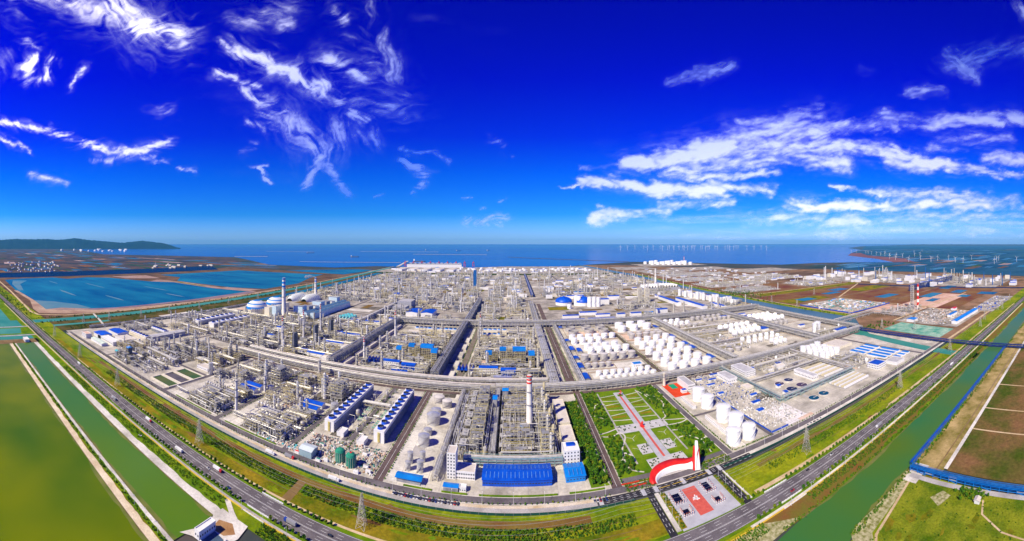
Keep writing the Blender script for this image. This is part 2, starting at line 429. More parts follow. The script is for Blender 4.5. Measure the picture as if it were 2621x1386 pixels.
# ------------------------------------------------------------------ land east of the plant
flat('east_fields', [(870, 290), (2700, 290), (2900, 1200), (2700, 2300), (1300, 4000), (780, 4200), (900, 2600), (880, 1200), (860, 700)], -0.35, mat('far_fields', (0.12, 0.075, 0.035), 0.95, (0.34, 0.20, 0.12), 0.010, detail=9))
flat('canal_east', [(770, 650), (906, 640), (960, 690), (1000, 735), (985, 1200), (975, 1700), (975, 2800), (800, 4180), (730, 4180), (905, 2700), (925, 1700), (925, 1000), (915, 760), (840, 690)], -0.05,
     water('water_greyblue', (0.04, 0.11, 0.16), (0.08, 0.17, 0.22), 0.4, 0.006, 0.15, 0.1))
line('canal_grass', [(1014, 730), (1002, 1200), (992, 1700), (990, 2800)], 34, 0.05, grass)
line('dike_road', [(1034, 720), (1024, 1200), (1014, 1700), (1006, 2800), (840, 4100)], 6, 0.1, tan_path)
flat('canal_branch', [(757, 231), (792, 231), (800, 330), (826, 470), (840, 560), (905, 640), (870, 665), (800, 640), (812, 560), (790, 470), (766, 330)], 0.02, teal_water)
sheet('river_water', 240, 2600, 186, 231, -0.02, river_water)
for k, (x0, x1, y0, y1, m) in enumerate([(1046, 1310, 780, 1040, far_yard), (1040, 1860, 1080, 1320, marsh_red), (1050, 1300, 1085, 1180, grass_olive), (1560, 1860, 1090, 1200, grass_olive), (1330, 1560, 830, 900, grass), (1320, 1800, 820, 1060, marsh_red), (1040, 1500, 1420, 2300, marsh_red), (1300, 2000, 480, 800, marsh_red),
                                         (1120, 1290, 590, 770, mat('cleared_pink', (0.55, 0.32, 0.22), 0.95, (0.72, 0.50, 0.40), 0.02)), (1300, 1700, 560, 720, MATS['cleared_pink']),
                                         (1700, 2400, 1700, 2300, marsh), (2000, 2600, 500, 1500, far_yard), (1900, 2500, 1400, 1950, far_yard), (1100, 1900, 1330, 1420, grass_olive),
                                         (1024, 1290, 372, 582, far_yard), (1300, 1700, 330, 420, far_yard)]):
    sheet('east_plot', x0, x1, y0, y1, -0.25 + k * 0.02, m)
flat('netted_ground', [(893, 372), (1000, 372), (1014, 556), (905, 556)], 0.05, mat('green_net', (0.05, 0.30, 0.22), 0.9, (0.40, 0.55, 0.42), 0.03, detail=8))
for (x, y, w, d) in [(1180, 1130, 90, 60), (1420, 1180, 110, 50), (1550, 1240, 120, 70), (1500, 900, 140, 60), (1620, 720, 160, 60), (1480, 650, 90, 40), (1800, 640, 120, 60), (1780, 480, 90, 90), (1650, 560, 70, 50), (1950, 760, 160, 60)]:
    sheet('flooded_patch', x - w / 2, x + w / 2, y - d / 2, y + d / 2, 0.05, blue_lagoon)
line('dark_canal_strip', [(1830, 1330), (2050, 300)], 46, 0.06, MATS['water_dark'])
for (p) in [[(1024, 590), (1300, 600), (1760, 590)], [(1040, 760), (1330, 1060), (1860, 1330)], [(1310, 560), (1320, 1060)], [(1040, 1410), (1860, 1410)], [(1290, 345), (1290, 580)], [(880, 345), (1300, 345)]]:
    line('site_road', p, 8, 0.1, tan_path)
# aquaculture ponds along the far coast
flat('pond_country', [(2750, 240), (2950, 1200), (2750, 2300), (3950, 2860), (4250, 2400), (5080, 3220), (7800, 5740), (12560, 8780), (30500, 20800), (40000, 240)], -0.62, mat('coast_ponds', (0.010, 0.060, 0.135), 0.9, (0.035, 0.115, 0.19), 0.0012, detail=9))
for i in range(150):
    px = rr.uniform(2080, 2621); r = rr.choice([rr.uniform(3600, 6500), rr.uniform(6000, 16000)])
    x, y = far_dir(px, r)
    if x < 2900 or (y > 2900 and x < 4100 + (y - 2400) * 1.05): continue
    w, d = rr.uniform(200, 520) * r / 5000, rr.uniform(60, 160) * r / 5000
    m = rr.choices([blue_lagoon, pond_m[1], pond_m[4], marsh, pond_m[2]], (6, 5, 3, 2, 1))[0]
    flat('fish_pond', [(x + u * w, y + v * d) for u, v in ((-.5, -.5), (.5, -.5), (.5, .5), (-.5, .5))], -0.55 + i * 0.0005, m)
flat('red_beach', [(4241, 2435), (5061, 3234), (6200, 4700), (7780, 5772), (8100, 5700), (6500, 4400), (5400, 2900), (4500, 2250)], -0.1, mat('beach_red', (0.16, 0.05, 0.06), 0.9, (0.25, 0.12, 0.12), 0.002))

# ------------------------------------------------------------------ strips along the highway
sheet('lake', -892, -60, -900, 163.5, -0.15, olive_water)
sheet('west_pond', -2600, -930, 60, 244, -0.13, teal_water)
sheet('pond_bank', -930, -892, 60, 244, -0.10, soil)
sheet('pond_grass', -1060, -978, 60, 256, -0.08, grass_deep)
sheet('pond_grass', -1500, -1160, 215, 256, -0.08, grass_deep)
sheet('pond_grass', -2600, -1080, 60, 120, -0.08, grass_deep)
flat('pond_inlet', [(-1052, 120), (-990, 110), (-990, 215), (-1052, 225)], -0.05, teal_water)
sheet('lake_dike_path', -892, -60, 163.5, 171.5, 0.10, mat('path_cream', (0.58, 0.46, 0.30), 0.95, (0.78, 0.68, 0.50), 0.05))
sheet('lake_dike_grass', -892, -60, 171.5, 176.5, 0.05, grass_deep)
sheet('canal_path', -892, -60, 176.5, 180.5, 0.12, concrete_pale)
sheet('canal', -892, -246, 180.5, 226, -0.12, canal_water)
sheet('canal_bank', -892, -246, 226, 236.5, 0.12, concrete_pale)
sheet('verge_grass', -2600, 2700, 236.5, 333, -0.16, grass)
sheet('west_grass_belt', -2600, -246, 236.5, 256, -0.10, grass_deep)
sheet('frontage_path', -1500, -150, 251.2, 254.2, 0.1, concrete_grey)
sheet('planted_verge', -2600, 2700, 254.6, 283.4, -0.06, grass_deep)
hw = sheet('highway', -2600, 2700, 258, 279.2, 0.08, asphalt)
lines_b = MB()
for y, dashed in ((258.7, 0), (278.5, 0), (268.3, 0), (269.1, 0), (262.2, 1), (265.3, 1), (272.2, 1), (275.4, 1)):
    if not dashed:
        lines_b.box(-1500, 1600, y - .09, y + .09, 0.09, 0.12)
    else:
        x = -700
        while x < 800:
            lines_b.box(x, x + 6, y - .09, y + .09, 0.09, 0.12); x += 15
lo = lines_b.obj('lane_marking', white_paint, hw); lo['kind'] = 'stuff'
sheet('dirt_track', -1500, -60, 283.6, 286.2, 0.06, tan_path)
sheet('dirt_track', 226, 1500, 283.8, 289.0, 0.06, tan_path)
sheet('brown_strip', -700, 70, 317, 326, 0.0, red_soil)
sheet('brown_strip', 255, 900, 316, 323, 0.0, mat('soil_mixed', (0.20, 0.11, 0.03), 0.95, (0.20, 0.20, 0.03), 0.03, detail=8))
sheet('green_strip', 255, 900, 290, 316, 0.0, grass)
sheet('olive_strip', -900, -230, 287, 300, 0.0, grass_olive)
sheet('olive_strip', -228, 130, 285, 303, 0.0, grass_olive)
flat('muddy_pond', [(-213, 284), (-203, 284), (-205, 318), (-214, 318)], 0.05, mat('mud_water', (0.20, 0.12, 0.03), 0.4, (0.26, 0.17, 0.05), 0.05))
sheet('service_road', -960, 116, 334, 341.5, 0.06, concrete_grey)
sheet('service_strip', -960, 116, 341.5, 345.2, 0.04, mat('kerb_strip', (0.55, 0.42, 0.25), 0.9, (0.74, 0.66, 0.55), 0.06))
sheet('service_road', 214, 860, 340, 346.4, 0.06, concrete_pale)

# ------------------------------------------------------------------ right bank of the river: banks, fields
sheet('river_bank', 205, 2600, 231, 252, 0.02, mat('bank_soil', (0.21, 0.10, 0.03), 0.95, (0.14, 0.16, 0.02), 0.05, detail=8))
sheet('frontage_path', 195, 1500, 251.5, 254.5, 0.1, concrete_pale)
flat('bay_ground', [(-60, 40), (355, 40), (355, 176), (300, 176), (250, 182), (170, 182), (120, 236), (-60, 236)], -0.12, grass)
flat('river_water', [(238, 231), (262, 186), (244, 183), (196, 120), (150, 40), (60, 40), (110, 150), (150, 200), (190, 226)], 0.0, river_water)
flat('reed_bank', [(250, 186), (262, 188), (300, 186), (352, 187), (352, 176), (300, 174), (262, 172), (225, 140), (214, 143)], 0.06, mat('reeds', (0.16, 0.17, 0.03), 0.95, (0.55, 0.50, 0.30), 0.25, detail=6))
flat('reed_bank', [(120, 250), (205, 250), (236, 233), (190, 229), (160, 214), (120, 205)], 0.06, MATS['reeds'])
sheet('east_bank', 352, 2600, 150, 186, -0.02, mat('bank_tan', (0.16, 0.14, 0.02), 0.95, (0.50, 0.36, 0.16), 0.035, detail=7))
line('ditch_line', [(358, 158), (900, 157)], 1.6, 0.06, MATS['mud_water'])
sheet('field_road', 374, 2600, 146.5, 151, 0.1, concrete_pale)
sheet('bare_field', 372, 2600, -60, 146.5, -0.04, field_brown)
for x0, x1 in ((372, 462), (466, 530), (534, 640), (644, 760)):
    pass
for x in (468, 533, 628):
    sheet('field_path', x - 1.4, x + 1.4, -40, 147, 0.06, tan_path)
line('curved_road', [(349, 180), (349, 150), (351, 100), (352, 40), (350, -40)], 7, 0.12, concrete_grey)
sheet('bridge_apron', 338, 372, 168, 183, 0.08, concrete_pale)
line('dirt_track', [(338, 176), (300, 172), (262, 168), (232, 150)], 2.4, 0.1, tan_path)

meadow = mat('meadow', (0.055, 0.120, 0.004), 0.95, (0.250, 0.270, 0.016), 0.045, detail=9, grain=0.35, ramp=(0.3, 0.66))
flat('river_meadow', [(236, 60), (352, 40), (352, 172), (330, 174), (300, 171), (262, 166), (240, 150)], -0.05, meadow)
line('dirt_track', [(340, 96), (322, 92), (306, 70), (300, 40)], 1.8, 0.05, tan_path)
flat('reed_patch', [(318, 134), (336, 128), (340, 138), (326, 146)], 0.03, MATS['reeds'])
# ragged, silty margins along the water and rough patches on the verges
def ragged(name, x0, x1, y, side, w0, w1, z, m, step=5.0):
    xs = list(np.arange(x0, x1, step)) + [x1]; b = MB(); w = w0; V = []
    for x in xs:
        w = min(w1, max(w0, w + RNG.uniform(-.5, .5) * (w1 - w0))); V += [(x, y - side * .4, z), (x, y + side * w, z)]
    q = [(2 * i, 2 * i + 2, 2 * i + 3, 2 * i + 1) if side > 0 else (2 * i, 2 * i + 1, 2 * i + 3, 2 * i + 2) for i in range(len(xs) - 1)]
    b.add(V, q); b.obj(name, m)['kind'] = 'structure'
silt = water('water_silt', (0.10, 0.15, 0.02), (0.20, 0.20, 0.05), 0.4, 0.05, 0.1, 0.3)
wet_edge = mat('bank_wet', (0.10, 0.085, 0.035), 0.9, (0.22, 0.18, 0.08), 0.15)
for x0, x1, y, sd in ((-890, -246, 180.5, 1), (-890, -246, 226, -1), (-890, -62, 163.5, -1), (262, 2400, 186, 1), (236, 2400, 231, -1)):
    ragged('silt_margin', x0, x1, y, sd, 1.0, 5.0, 0.02 if x0 < 0 else 0.03, silt, 9)
    ragged('bank_edge', x0, x1, y, sd, .1, 1.5, 0.05, wet_edge, 3.5)
ragged('bank_edge', 262, 2400, 231, 1, .5, 7, .07, grass_deep, 4); ragged('bank_edge', 352, 2400, 186, -1, .5, 5, .05, grass_deep, 4)
ragged('bank_edge', -890, -246, 236.5, -1, .0, 1.6, .16, grass_deep, 4); ragged('bank_edge', -890, -60, 171.5, -1, .0, 1.4, .16, grass_olive, 4); ragged('bank_edge', -890, -60, 176.5, 1, .0, 1.0, .16, grass_deep, 4)
for k in range(150):
    x = RNG.uniform(-880, 110) if k % 3 else RNG.uniform(256, 860); y = RNG.uniform(287, 331); w, d = RNG.uniform(5, 34), RNG.uniform(2, 7)
    flat('verge_patch', [(x + w / 2 * math.cos(a) * RNG.uniform(.6, 1.25), y + d / 2 * math.sin(a) * RNG.uniform(.6, 1.25)) for a in np.linspace(0, 2 * math.pi, 11, endpoint=False)], .02 + k * .0004, RNG.choice((grass, grass_olive, grass_deep, red_soil, grass_deep, grass)))
for k in range(40):
    x = RNG.uniform(240, 340); y = RNG.uniform(60, 168); w, d = RNG.uniform(4, 18), RNG.uniform(3, 10)
    flat('meadow_patch', [(x + w / 2 * math.cos(a) * RNG.uniform(.5, 1.3), y + d / 2 * math.sin(a) * RNG.uniform(.5, 1.3)) for a in np.linspace(0, 2 * math.pi, 13, endpoint=False)], -.03 + k * .0006, RNG.choice((meadow, grass_olive, meadow)))
# ploughed furrows and mown lines that break up the verges
fur = MB()
for k in range(46):
    x0 = RNG.uniform(-900, 100) if k % 2 else RNG.uniform(256, 820); L = RNG.uniform(20, 110); y = RNG.uniform(287, 331)
    fur.box(x0, x0 + L, y - .25, y + .25, -.1, .10 + k * .0007)
fo = fur.obj('furrow', soil); fo['kind'] = 'structure'
# ------------------------------------------------------------------ plant yards and roads
sheet('plant_yard', -985, 862, 345, 1122, -0.02, concrete)
flat('plant_yard', [(-1000, 1122), (895, 1122), (905, 1500), (900, 2000), (880, 2880), (-1060, 2880), (-1020, 1800)], -0.06, far_yard)
flat('port_yard', [(-1300, 3020), (870, 3020), (760, 3950), (600, 3960), (-61, 4000), (-425, 3790), (-1180, 3735)], -0.1, far_yard)
sheet('green_belt', -1250, 900, 2880, 3020, -0.08, mat('belt_green', (0.03, 0.055, 0.012), 0.95, (0.09, 0.10, 0.03), 0.01))
for (x0, x1, y0, y1) in [(-495, -388, 360, 600), (-372, -268, 360, 600), (-134, -88, 360, 600), (-77, 58, 398, 600), (140, 274, 640, 1060), (282, 424, 640, 1060), (448, 690, 640, 1060)]:
    sheet('unit_pad', x0, x1, y0, y1, 0.02, concrete if x0 > 100 else concrete_pale)
for (x0, x1, y0, y1) in [(-72, -64, 430, 590), (-52, -46, 425, 560), (46, 57, 430, 590), (-20, 40, 400, 412), (-340, -150, 642, 655), (-60, 50, 690, 705), (-20, 45, 470, 480)]:
    sheet('pink_paving', x0, x1, y0, y1, 0.05, pink_pad)
for (x0, x1, y0, y1) in [(148, 268, 645, 680), (148, 268, 700, 730), (150, 262, 820, 900), (290, 400, 880, 960), (292, 400, 640, 700), (150, 262, 960, 1010)]:
    sheet('bund_floor', x0, x1, y0, y1, 0.05, pink_pad if (x0 + int(y0)) % 3 == 0 else concrete_pale)

unit_floor_shaded = mat('unit_floor_shaded', (0.065, 0.058, 0.048), 0.9, (0.24, 0.21, 0.17), 0.05, detail=8)  # dark floor: shade and clutter between the frames painted into its colour
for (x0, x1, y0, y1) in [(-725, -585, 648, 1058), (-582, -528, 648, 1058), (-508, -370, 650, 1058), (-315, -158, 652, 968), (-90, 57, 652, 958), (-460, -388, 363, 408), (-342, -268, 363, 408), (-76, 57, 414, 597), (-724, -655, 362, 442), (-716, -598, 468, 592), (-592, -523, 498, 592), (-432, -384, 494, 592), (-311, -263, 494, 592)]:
    sheet('unit_floor_shaded', x0, x1, y0, y1, 0.06, unit_floor_shaded)
for i in range(150):
    x, y = RNG.uniform(-1000, 60) if i % 2 else RNG.uniform(130, 880), RNG.uniform(1130, 2860); w, d = RNG.uniform(25, 110), RNG.uniform(20, 90)
    sheet('yard_patch', max(-1010, x - w / 2), min(890, x + w / 2), y - d / 2, y + d / 2, -0.04 + i * .0008, RNG.choice((unit_floor_shaded, unit_floor_shaded, soil, red_soil, grass_olive, concrete_pale, asphalt)))
for i in range(190):
    x = RNG.choice((RNG.uniform(-960, 60), RNG.uniform(-500, 60), RNG.uniform(140, 840))); y = RNG.uniform(362, 1060); w, d = RNG.uniform(6, 34), RNG.uniform(5, 30)
    if x > 100 and y < 640 and x < 250: continue
    if x + w / 2 > 745 and y < 640: continue
    sheet('concrete_patch', x - w / 2, x + w / 2, y - d / 2, y + d / 2, 0.07 + i * .0003, RNG.choice((concrete_grey, concrete_pale, concrete_pale, concrete, asphalt, unit_floor_shaded, unit_floor_shaded, pink_pad)))
jb = MB()
for x in np.arange(-960, 60, 15.0): jb.box(x - .12, x + .12, 358, 597, 0, .135)
for y in np.arange(366, 597, 15.0): jb.box(-960, 60, y - .12, y + .12, 0, .14)
for x in np.arange(255, 745, 15.0): jb.box(x - .12, x + .12, 358, 597, 0, .135)
for y in np.arange(366, 597, 15.0): jb.box(250, 745, y - .12, y + .12, 0, .14)
jb.obj('paving_joint', concrete_grey)['kind'] = 'structure'
ROAD_Z = 0.16
road_m = asphalt
perim = sheet('perimeter_road', -970, 862, 347, 356, ROAD_Z, asphalt)
for x, y0, y1, w, m in [(-510, 356, 600, 9, asphalt), (-380, 356, 600, 8, asphalt), (-260, 356, 600, 8, asphalt), (-200, 415, 600, 7, asphalt), (-140, 356, 600, 11, asphalt_brown), (105, 356, 640, 11, asphalt_brown),
                        (243, 356, 602, 8, asphalt), (310.5, 356, 602, 6, asphalt), (103, 640, 1120, 17, asphalt_brown), (-101, 640, 1072, 12, mat('road_grey_brown', (0.17, 0.14, 0.11), 0.9, (0.24, 0.20, 0.17), 0.05)),
                        (278, 640, 1072, 7, asphalt_brown), (-322, 640, 1072, 8, asphalt), (-525, 640, 1072, 8, asphalt), (750, 356, 620, 9, asphalt), (103, 1122, 1500, 14, asphalt_brown), (-735, 356, 1072, 8, asphalt),
                        (420, 640, 1072, 5, asphalt_brown), (-365, 640, 1072, 4, asphalt)]:
    sheet('plant_road', x - w / 2, x + w / 2, y0, y1, ROAD_Z + 0.02, m)
for y, x0, x1, w, m in [(461.5, 247, 307, 5, asphalt), (598, -735, 842, 9, asphalt_brown), (646, -720, 420, 7, asphalt), (748, 148, 420, 4, asphalt_brown), (748, -520, -160, 6, asphalt), (845, -520, -160, 6, asphalt), (1066, -720, 860, 7, asphalt),
                        (455, -735, -515, 7, asphalt), (520, 395, 570, 5, asphalt), (840, 448, 690, 4, asphalt_brown), (770, 448, 690, 4, asphalt_brown), (1180, -1000, 890, 8, asphalt), (1530, -1000, 890, 9, asphalt), (2050, -1000, 890, 10, asphalt), (2450, -1000, 890, 9, asphalt)]:
    sheet('plant_road', x0, x1, y - w / 2, y + w / 2, ROAD_Z + 0.05, m)
for x, y0, y1 in [(-620, 1122, 2880), (-335, 1122, 2880), (300, 1560, 2880), (560, 1122, 2880), (-880, 1450, 2880)]:
    sheet('plant_road', x - 5, x + 5, y0, y1, ROAD_Z, asphalt)
# kerb lines (light) on both sides of the near roads
kb = MB()
for y in (346.7, 356.3):
    for a, b_ in ((-960, -515), (-505, -385), (-375, -265), (-255, -147), (-133, 98), (112, 860)):
        kb.box(a, b_, y - .3, y + .3, 0.0, 0.24)
for x in (-145.8, -134.2, 99.2, 110.8, -264.3, -255.7, -384.3, -375.7, -514.8, -505.2, 238.7, 247.3):
    kb.box(x - .3, x + .3, 358, 596, 0.0, 0.24)
ko = kb.obj('road_kerb', concrete_pale, perim); ko['kind'] = 'stuff'
rl = MB()
for x in (-140, 105):
    y = 358
    while y < 1100:
        if y < 600 or (x == 105 and y > 640): rl.box(x - .15 - (2 if x == 105 and y > 640 else 0), x + .15 - (2 if x == 105 and y > 640 else 0), y, y + 60, 0.17, 0.19)
        y += 62
x = -950
while x < 850:
    rl.box(x, x + 8, 351.4, 351.7, 0.11, 0.13); x += 16
ro = rl.obj('lane_marking', white_paint, perim); ro['kind'] = 'stuff'
# long hedge islands along the perimeter road
for x0, x1 in ((-112, -82), (-72, -46), (-34, 44), (56, 92), (-480, -395), (-365, -275)):
    b = MB(); b.box(x0, x1, 357.2, 359.0, 0.0, 0.8)
    for i in range(int((x1 - x0) / 1.2)):
        cx = x0 + 0.6 + i * 1.2; b.lathe(cx, 358.1 + RNG.uniform(-.2, .2), [(0.75, .6), (0.8, .95), (0.35, 1.25)], 6, smooth=False)
    o = b.obj('clipped_hedge', grass_deep)
    tag(o, 'clipped hedge along the inner perimeter road, ' + {-112: 'beside the blue canopy', -72: 'before the white stair tower', -34: 'before the wide blue warehouse', 56: 'before the small blue warehouse', -480: 'before the outer pipe maze unit', -365: 'before the inner pipe maze unit'}[x0], 'hedge', 'hedges along the perimeter road')

# ------------------------------------------------------------------ materials of the things
steel = mat('steel_light', (0.34, 0.315, 0.265), 0.55, (0.60, 0.57, 0.50), 0.15, rand=0.12)
steel_grey = mat('steel_grey', (0.20, 0.20, 0.22), 0.55, (0.34, 0.34, 0.36), 0.15, rand=0.15)
steel_dark = mat('steel_dark', (0.07, 0.075, 0.085), 0.6, (0.14, 0.14, 0.15), 0.15, rand=0.15)
alu = mat('pipe_cladding', (0.56, 0.54, 0.50), 0.38, (0.76, 0.74, 0.70), 0.2, metal=0.25, rand=0.10)
beige_steel = mat('steel_beige', (0.38, 0.32, 0.19), 0.6, (0.60, 0.53, 0.34), 0.15, rand=0.12)
rail_yellow = mat('handrail_yellow', (0.62, 0.50, 0.10), 0.6, (0.72, 0.62, 0.22), 0.3)
blue_roof = mat('roof_blue', (0.002, 0.055, 0.44), 0.42, (0.004, 0.095, 0.60), 0.08, spec=0.4, rand=0.10)
blue_bright = mat('roof_sky_blue', (0.002, 0.16, 0.56), 0.42, (0.006, 0.24, 0.74), 0.08, spec=0.4, rand=0.12)
white_wall = mat('wall_white', (0.78, 0.77, 0.75), 0.7, var=0.06, scale=0.2, rand=0.05)
cream_wall = mat('wall_cream', (0.72, 0.66, 0.52), 0.75, var=0.08, scale=0.2, rand=0.06)
grey_wall = mat('wall_grey', (0.36, 0.36, 0.39), 0.75, var=0.1, scale=0.2, rand=0.12)
roof_pale = mat('roof_pale', (0.58, 0.52, 0.46), 0.85, (0.72, 0.66, 0.60), 0.1, rand=0.08)
roof_grey = mat('roof_grey', (0.40, 0.39, 0.40), 0.8, (0.54, 0.53, 0.54), 0.1, rand=0.12)
tank_white = mat('tank_white', (0.76, 0.75, 0.72), 0.5, (0.88, 0.88, 0.87), 0.35, detail=6, ramp=(.3, .55), rand=.04)
tank_grey = mat('tank_grey', (0.40, 0.38, 0.36), 0.5, (0.56, 0.53, 0.50), 0.25, metal=0.2)
tank_alu = mat('tank_aluminium', (0.50, 0.50, 0.50), 0.35, (0.66, 0.66, 0.66), 0.25, metal=0.45)
tank_dark = mat('tank_interior', (0.06, 0.05, 0.045), 0.8, (0.12, 0.10, 0.09), 0.25)
glass_dark = mat('window_glass', (0.03, 0.04, 0.06), 0.15, var=0.2, spec=0.6)
red_paint = mat('paint_red', (0.62, 0.012, 0.012), 0.5, (0.74, 0.03, 0.02), 0.2)
orange_red = mat('paint_orange', (0.70, 0.10, 0.02), 0.6, var=0.1)
teal_paint = mat('paint_teal', (0.02, 0.22, 0.17), 0.6, (0.05, 0.33, 0.26), 0.4)
green_net = mat('scaffold_net', (0.005, 0.17, 0.11), 0.8, (0.03, 0.30, 0.19), 0.6)
cyan_paint = mat('paint_cyan', (0.05, 0.45, 0.50), 0.5, (0.12, 0.58, 0.62), 0.2)
wood = mat('timber', (0.33, 0.19, 0.09), 0.8, (0.45, 0.28, 0.15), 0.4)
blue_steel = mat('steel_blue', (0.005, 0.07, 0.26), 0.5, (0.012, 0.13, 0.40), 0.2)
navy_steel = mat('steel_navy', (0.008, 0.02, 0.13), 0.5, (0.02, 0.05, 0.24), 0.2)
chim_white = mat('chimney_concrete', (0.68, 0.64, 0.58), 0.8, (0.78, 0.74, 0.68), 0.1)

# ------------------------------------------------------------------ process units
AVOID = []
def clear(x, y, w=0, d=0):
    return not any(a - w / 2 < x < b + w / 2 and c - d / 2 < y < e + d / 2 for a, b, c, e in AVOID)

class Unit:
    def __init__(self, label, cx, cy, seed, name='process_unit', cat='process unit', tone=0, group=None):
        self.root = thing(name, label, cat, (cx, cy, 0), group=group)
        self.o = (cx, cy); self.r = random.Random(seed)
        self.frame, self.rail, self.pipe, self.equip = MB(), MB(), MB(), MB()
        self.tone = tone
    def steelframe(self, cx, cy, w, d, h, bay=6.0, lev=5.0, mw=0.5, deck=0.45, fill=3):
        r = self.r; cx -= self.o[0]; cy -= self.o[1]
        nx = max(1, round(w / bay)); ny = max(1, round(d / bay)); nz = max(1, round(h / lev))
        xs = np.linspace(cx - w / 2, cx + w / 2, nx + 1); ys = np.linspace(cy - d / 2, cy + d / 2, ny + 1); zs = np.linspace(0, h, nz + 1)
        P, Q = [], []
        for x in xs:
            for y in ys:
                P.append((x, y, 0)); Q.append((x, y, h + r.uniform(0, .3)))
        for z in zs[1:]:
            for x in xs: P.append((x, ys[0], z)); Q.append((x, ys[-1], z))
            for y in ys: P.append((xs[0], y, z)); Q.append((xs[-1], y, z))
        for k in range(nz):
            if r.random() < .6:
                i = r.randrange(nx); P.append((xs[i], ys[0], zs[k])); Q.append((xs[i + 1], ys[0], zs[k + 1]))
        self.frame.beams(P, Q, mw)
        for z in zs[1:]:
            for i in range(nx):
                for j in range(ny):
                    if r.random() < deck: self.frame.box(xs[i], xs[i + 1], ys[j], ys[j + 1], z + .27, z + .42, 1)
            e = 0.25
            a, b, c, d2 = (xs[0] - e, ys[0] - e, z + 1.2), (xs[-1] + e, ys[0] - e, z + 1.2), (xs[-1] + e, ys[-1] + e, z + 1.2), (xs[0] - e, ys[-1] + e, z + 1.2)
            if r.random() < .7: self.rail.beams([a, b, c, d2], [b, c, d2, a], 0.22)
        for k in range(fill):
            z = r.choice(list(zs[:-1])); x = r.uniform(xs[0] + 1, xs[-1] - 1); y = r.uniform(ys[0] + 1, ys[-1] - 1); L = min(w, d) * .7
            if r.random() < .5: self.equip.tube((x - L / 2, y, z + 2), (x + L / 2, y, z + 2), r.uniform(.7, 1.4), 7, r.choice((0, 0, 1)))
            else: self.equip.cyl(x, y, z + .4, r.uniform(.8, 1.6), r.uniform(2.5, 4.5), 7, r.choice((0, 1)))
    def column(self, cx, cy, r0, h, m=None, rings=True, name='column', cap=True):
        b = MB(); x, y = cx - self.o[0], cy - self.o[1]
        b.lathe(x, y, [(r0 * 1.25, 0), (r0 * 1.2, 1.6), (r0, 2.2), (r0, h * .55), (r0 * .86, h * .58), (r0 * .86, h - r0 * .7), (r0 * .5, h - r0 * .2), (0.15, h)], 12)
        mats = [m or alu, rail_yellow, steel]
        if rings:
            z = 5.0
            while z < h - 1:
                b.lathe(x + .5, y, [(r0 + .1, z), (r0 + 1.25, z), (r0 + 1.25, z + .25), (r0 + .1, z + .25)], 10, 2, smooth=False)
                b.lathe(x + .5, y, [(r0 + 1.2, z + 1.1), (r0 + 1.3, z + 1.3)], 10, 1, smooth=False, cap=False)
                z += self.r.uniform(4.5, 7)
            b.box(x + r0 + .1, x + r0 + .7, y - .3, y + .3, 0, h - 2, 2)
        b.tube((x - r0 - .5, y - .4, 0), (x - r0 - .5, y - .4, h - 1), .28, 6, 0)
        b.obj(name, mats, self.root)
    def vessel(self, cx, cy, r0, h, m=None):
        b = MB(); x, y = cx - self.o[0], cy - self.o[1]
        b.lathe(x, y, [(r0 * .5, 0), (r0 * .5, 1.2), (r0 * .6, 1.3), (r0, 2.0), (r0, h - r0 * .4), (r0 * .7, h - r0 * .12), (0.2, h)], 12)
        b.lathe(x, y, [(r0 + .05, h * .5), (r0 + .6, h * .5), (r0 + .6, h * .5 + .2)], 10, 1, smooth=False, cap=False)
        b.obj('vessel', [m or alu, rail_yellow], self.root)
    def drum(self, cx, cy, L, r0, z, axis=0, m=None):
        b = MB(); x, y = cx - self.o[0], cy - self.o[1]
        dx, dy = (L / 2, 0) if axis == 0 else (0, L / 2)
        b.tube((x - dx, y - dy, z), (x + dx, y + dy, z), r0, 12)
        b.tube((x - dx * 1.1, y - dy * 1.1, z), (x + dx * 1.1, y + dy * 1.1, z), r0 * .7, 12)
        for s in (-.6, .6): b.box(x + s * dx - .5, x + s * dx + .5, y + s * dy - .5, y + s * dy + .5, 0, z, 1)
        b.obj('drum', [m or alu, steel_grey], self.root)
    def aircooler(self, cx, cy, w, d, h, m=0):
        x, y = cx - self.o[0], cy - self.o[1]
        P, Q = [], []
        for a in np.linspace(x - w / 2, x + w / 2, max(2, int(w / 6) + 1)):
            for c in (y - d / 2, y + d / 2): P.append((a, c, 0)); Q.append((a, c, h))
        self.frame.beams(P, Q, .55)
        self.frame.box(x - w / 2, x + w / 2, y - d / 2, y + d / 2, h, h + 1.4, 2)
        n = max(1, int(w / 5)); k = max(1, int(d / 5))
        for i in range(n):
            for j in range(k):
                self.equip.cyl(x - w / 2 + (i + .5) * w / n, y - d / 2 + (j + .5) * d / k, h + 1.35, 1.8, .7, 8, 1)
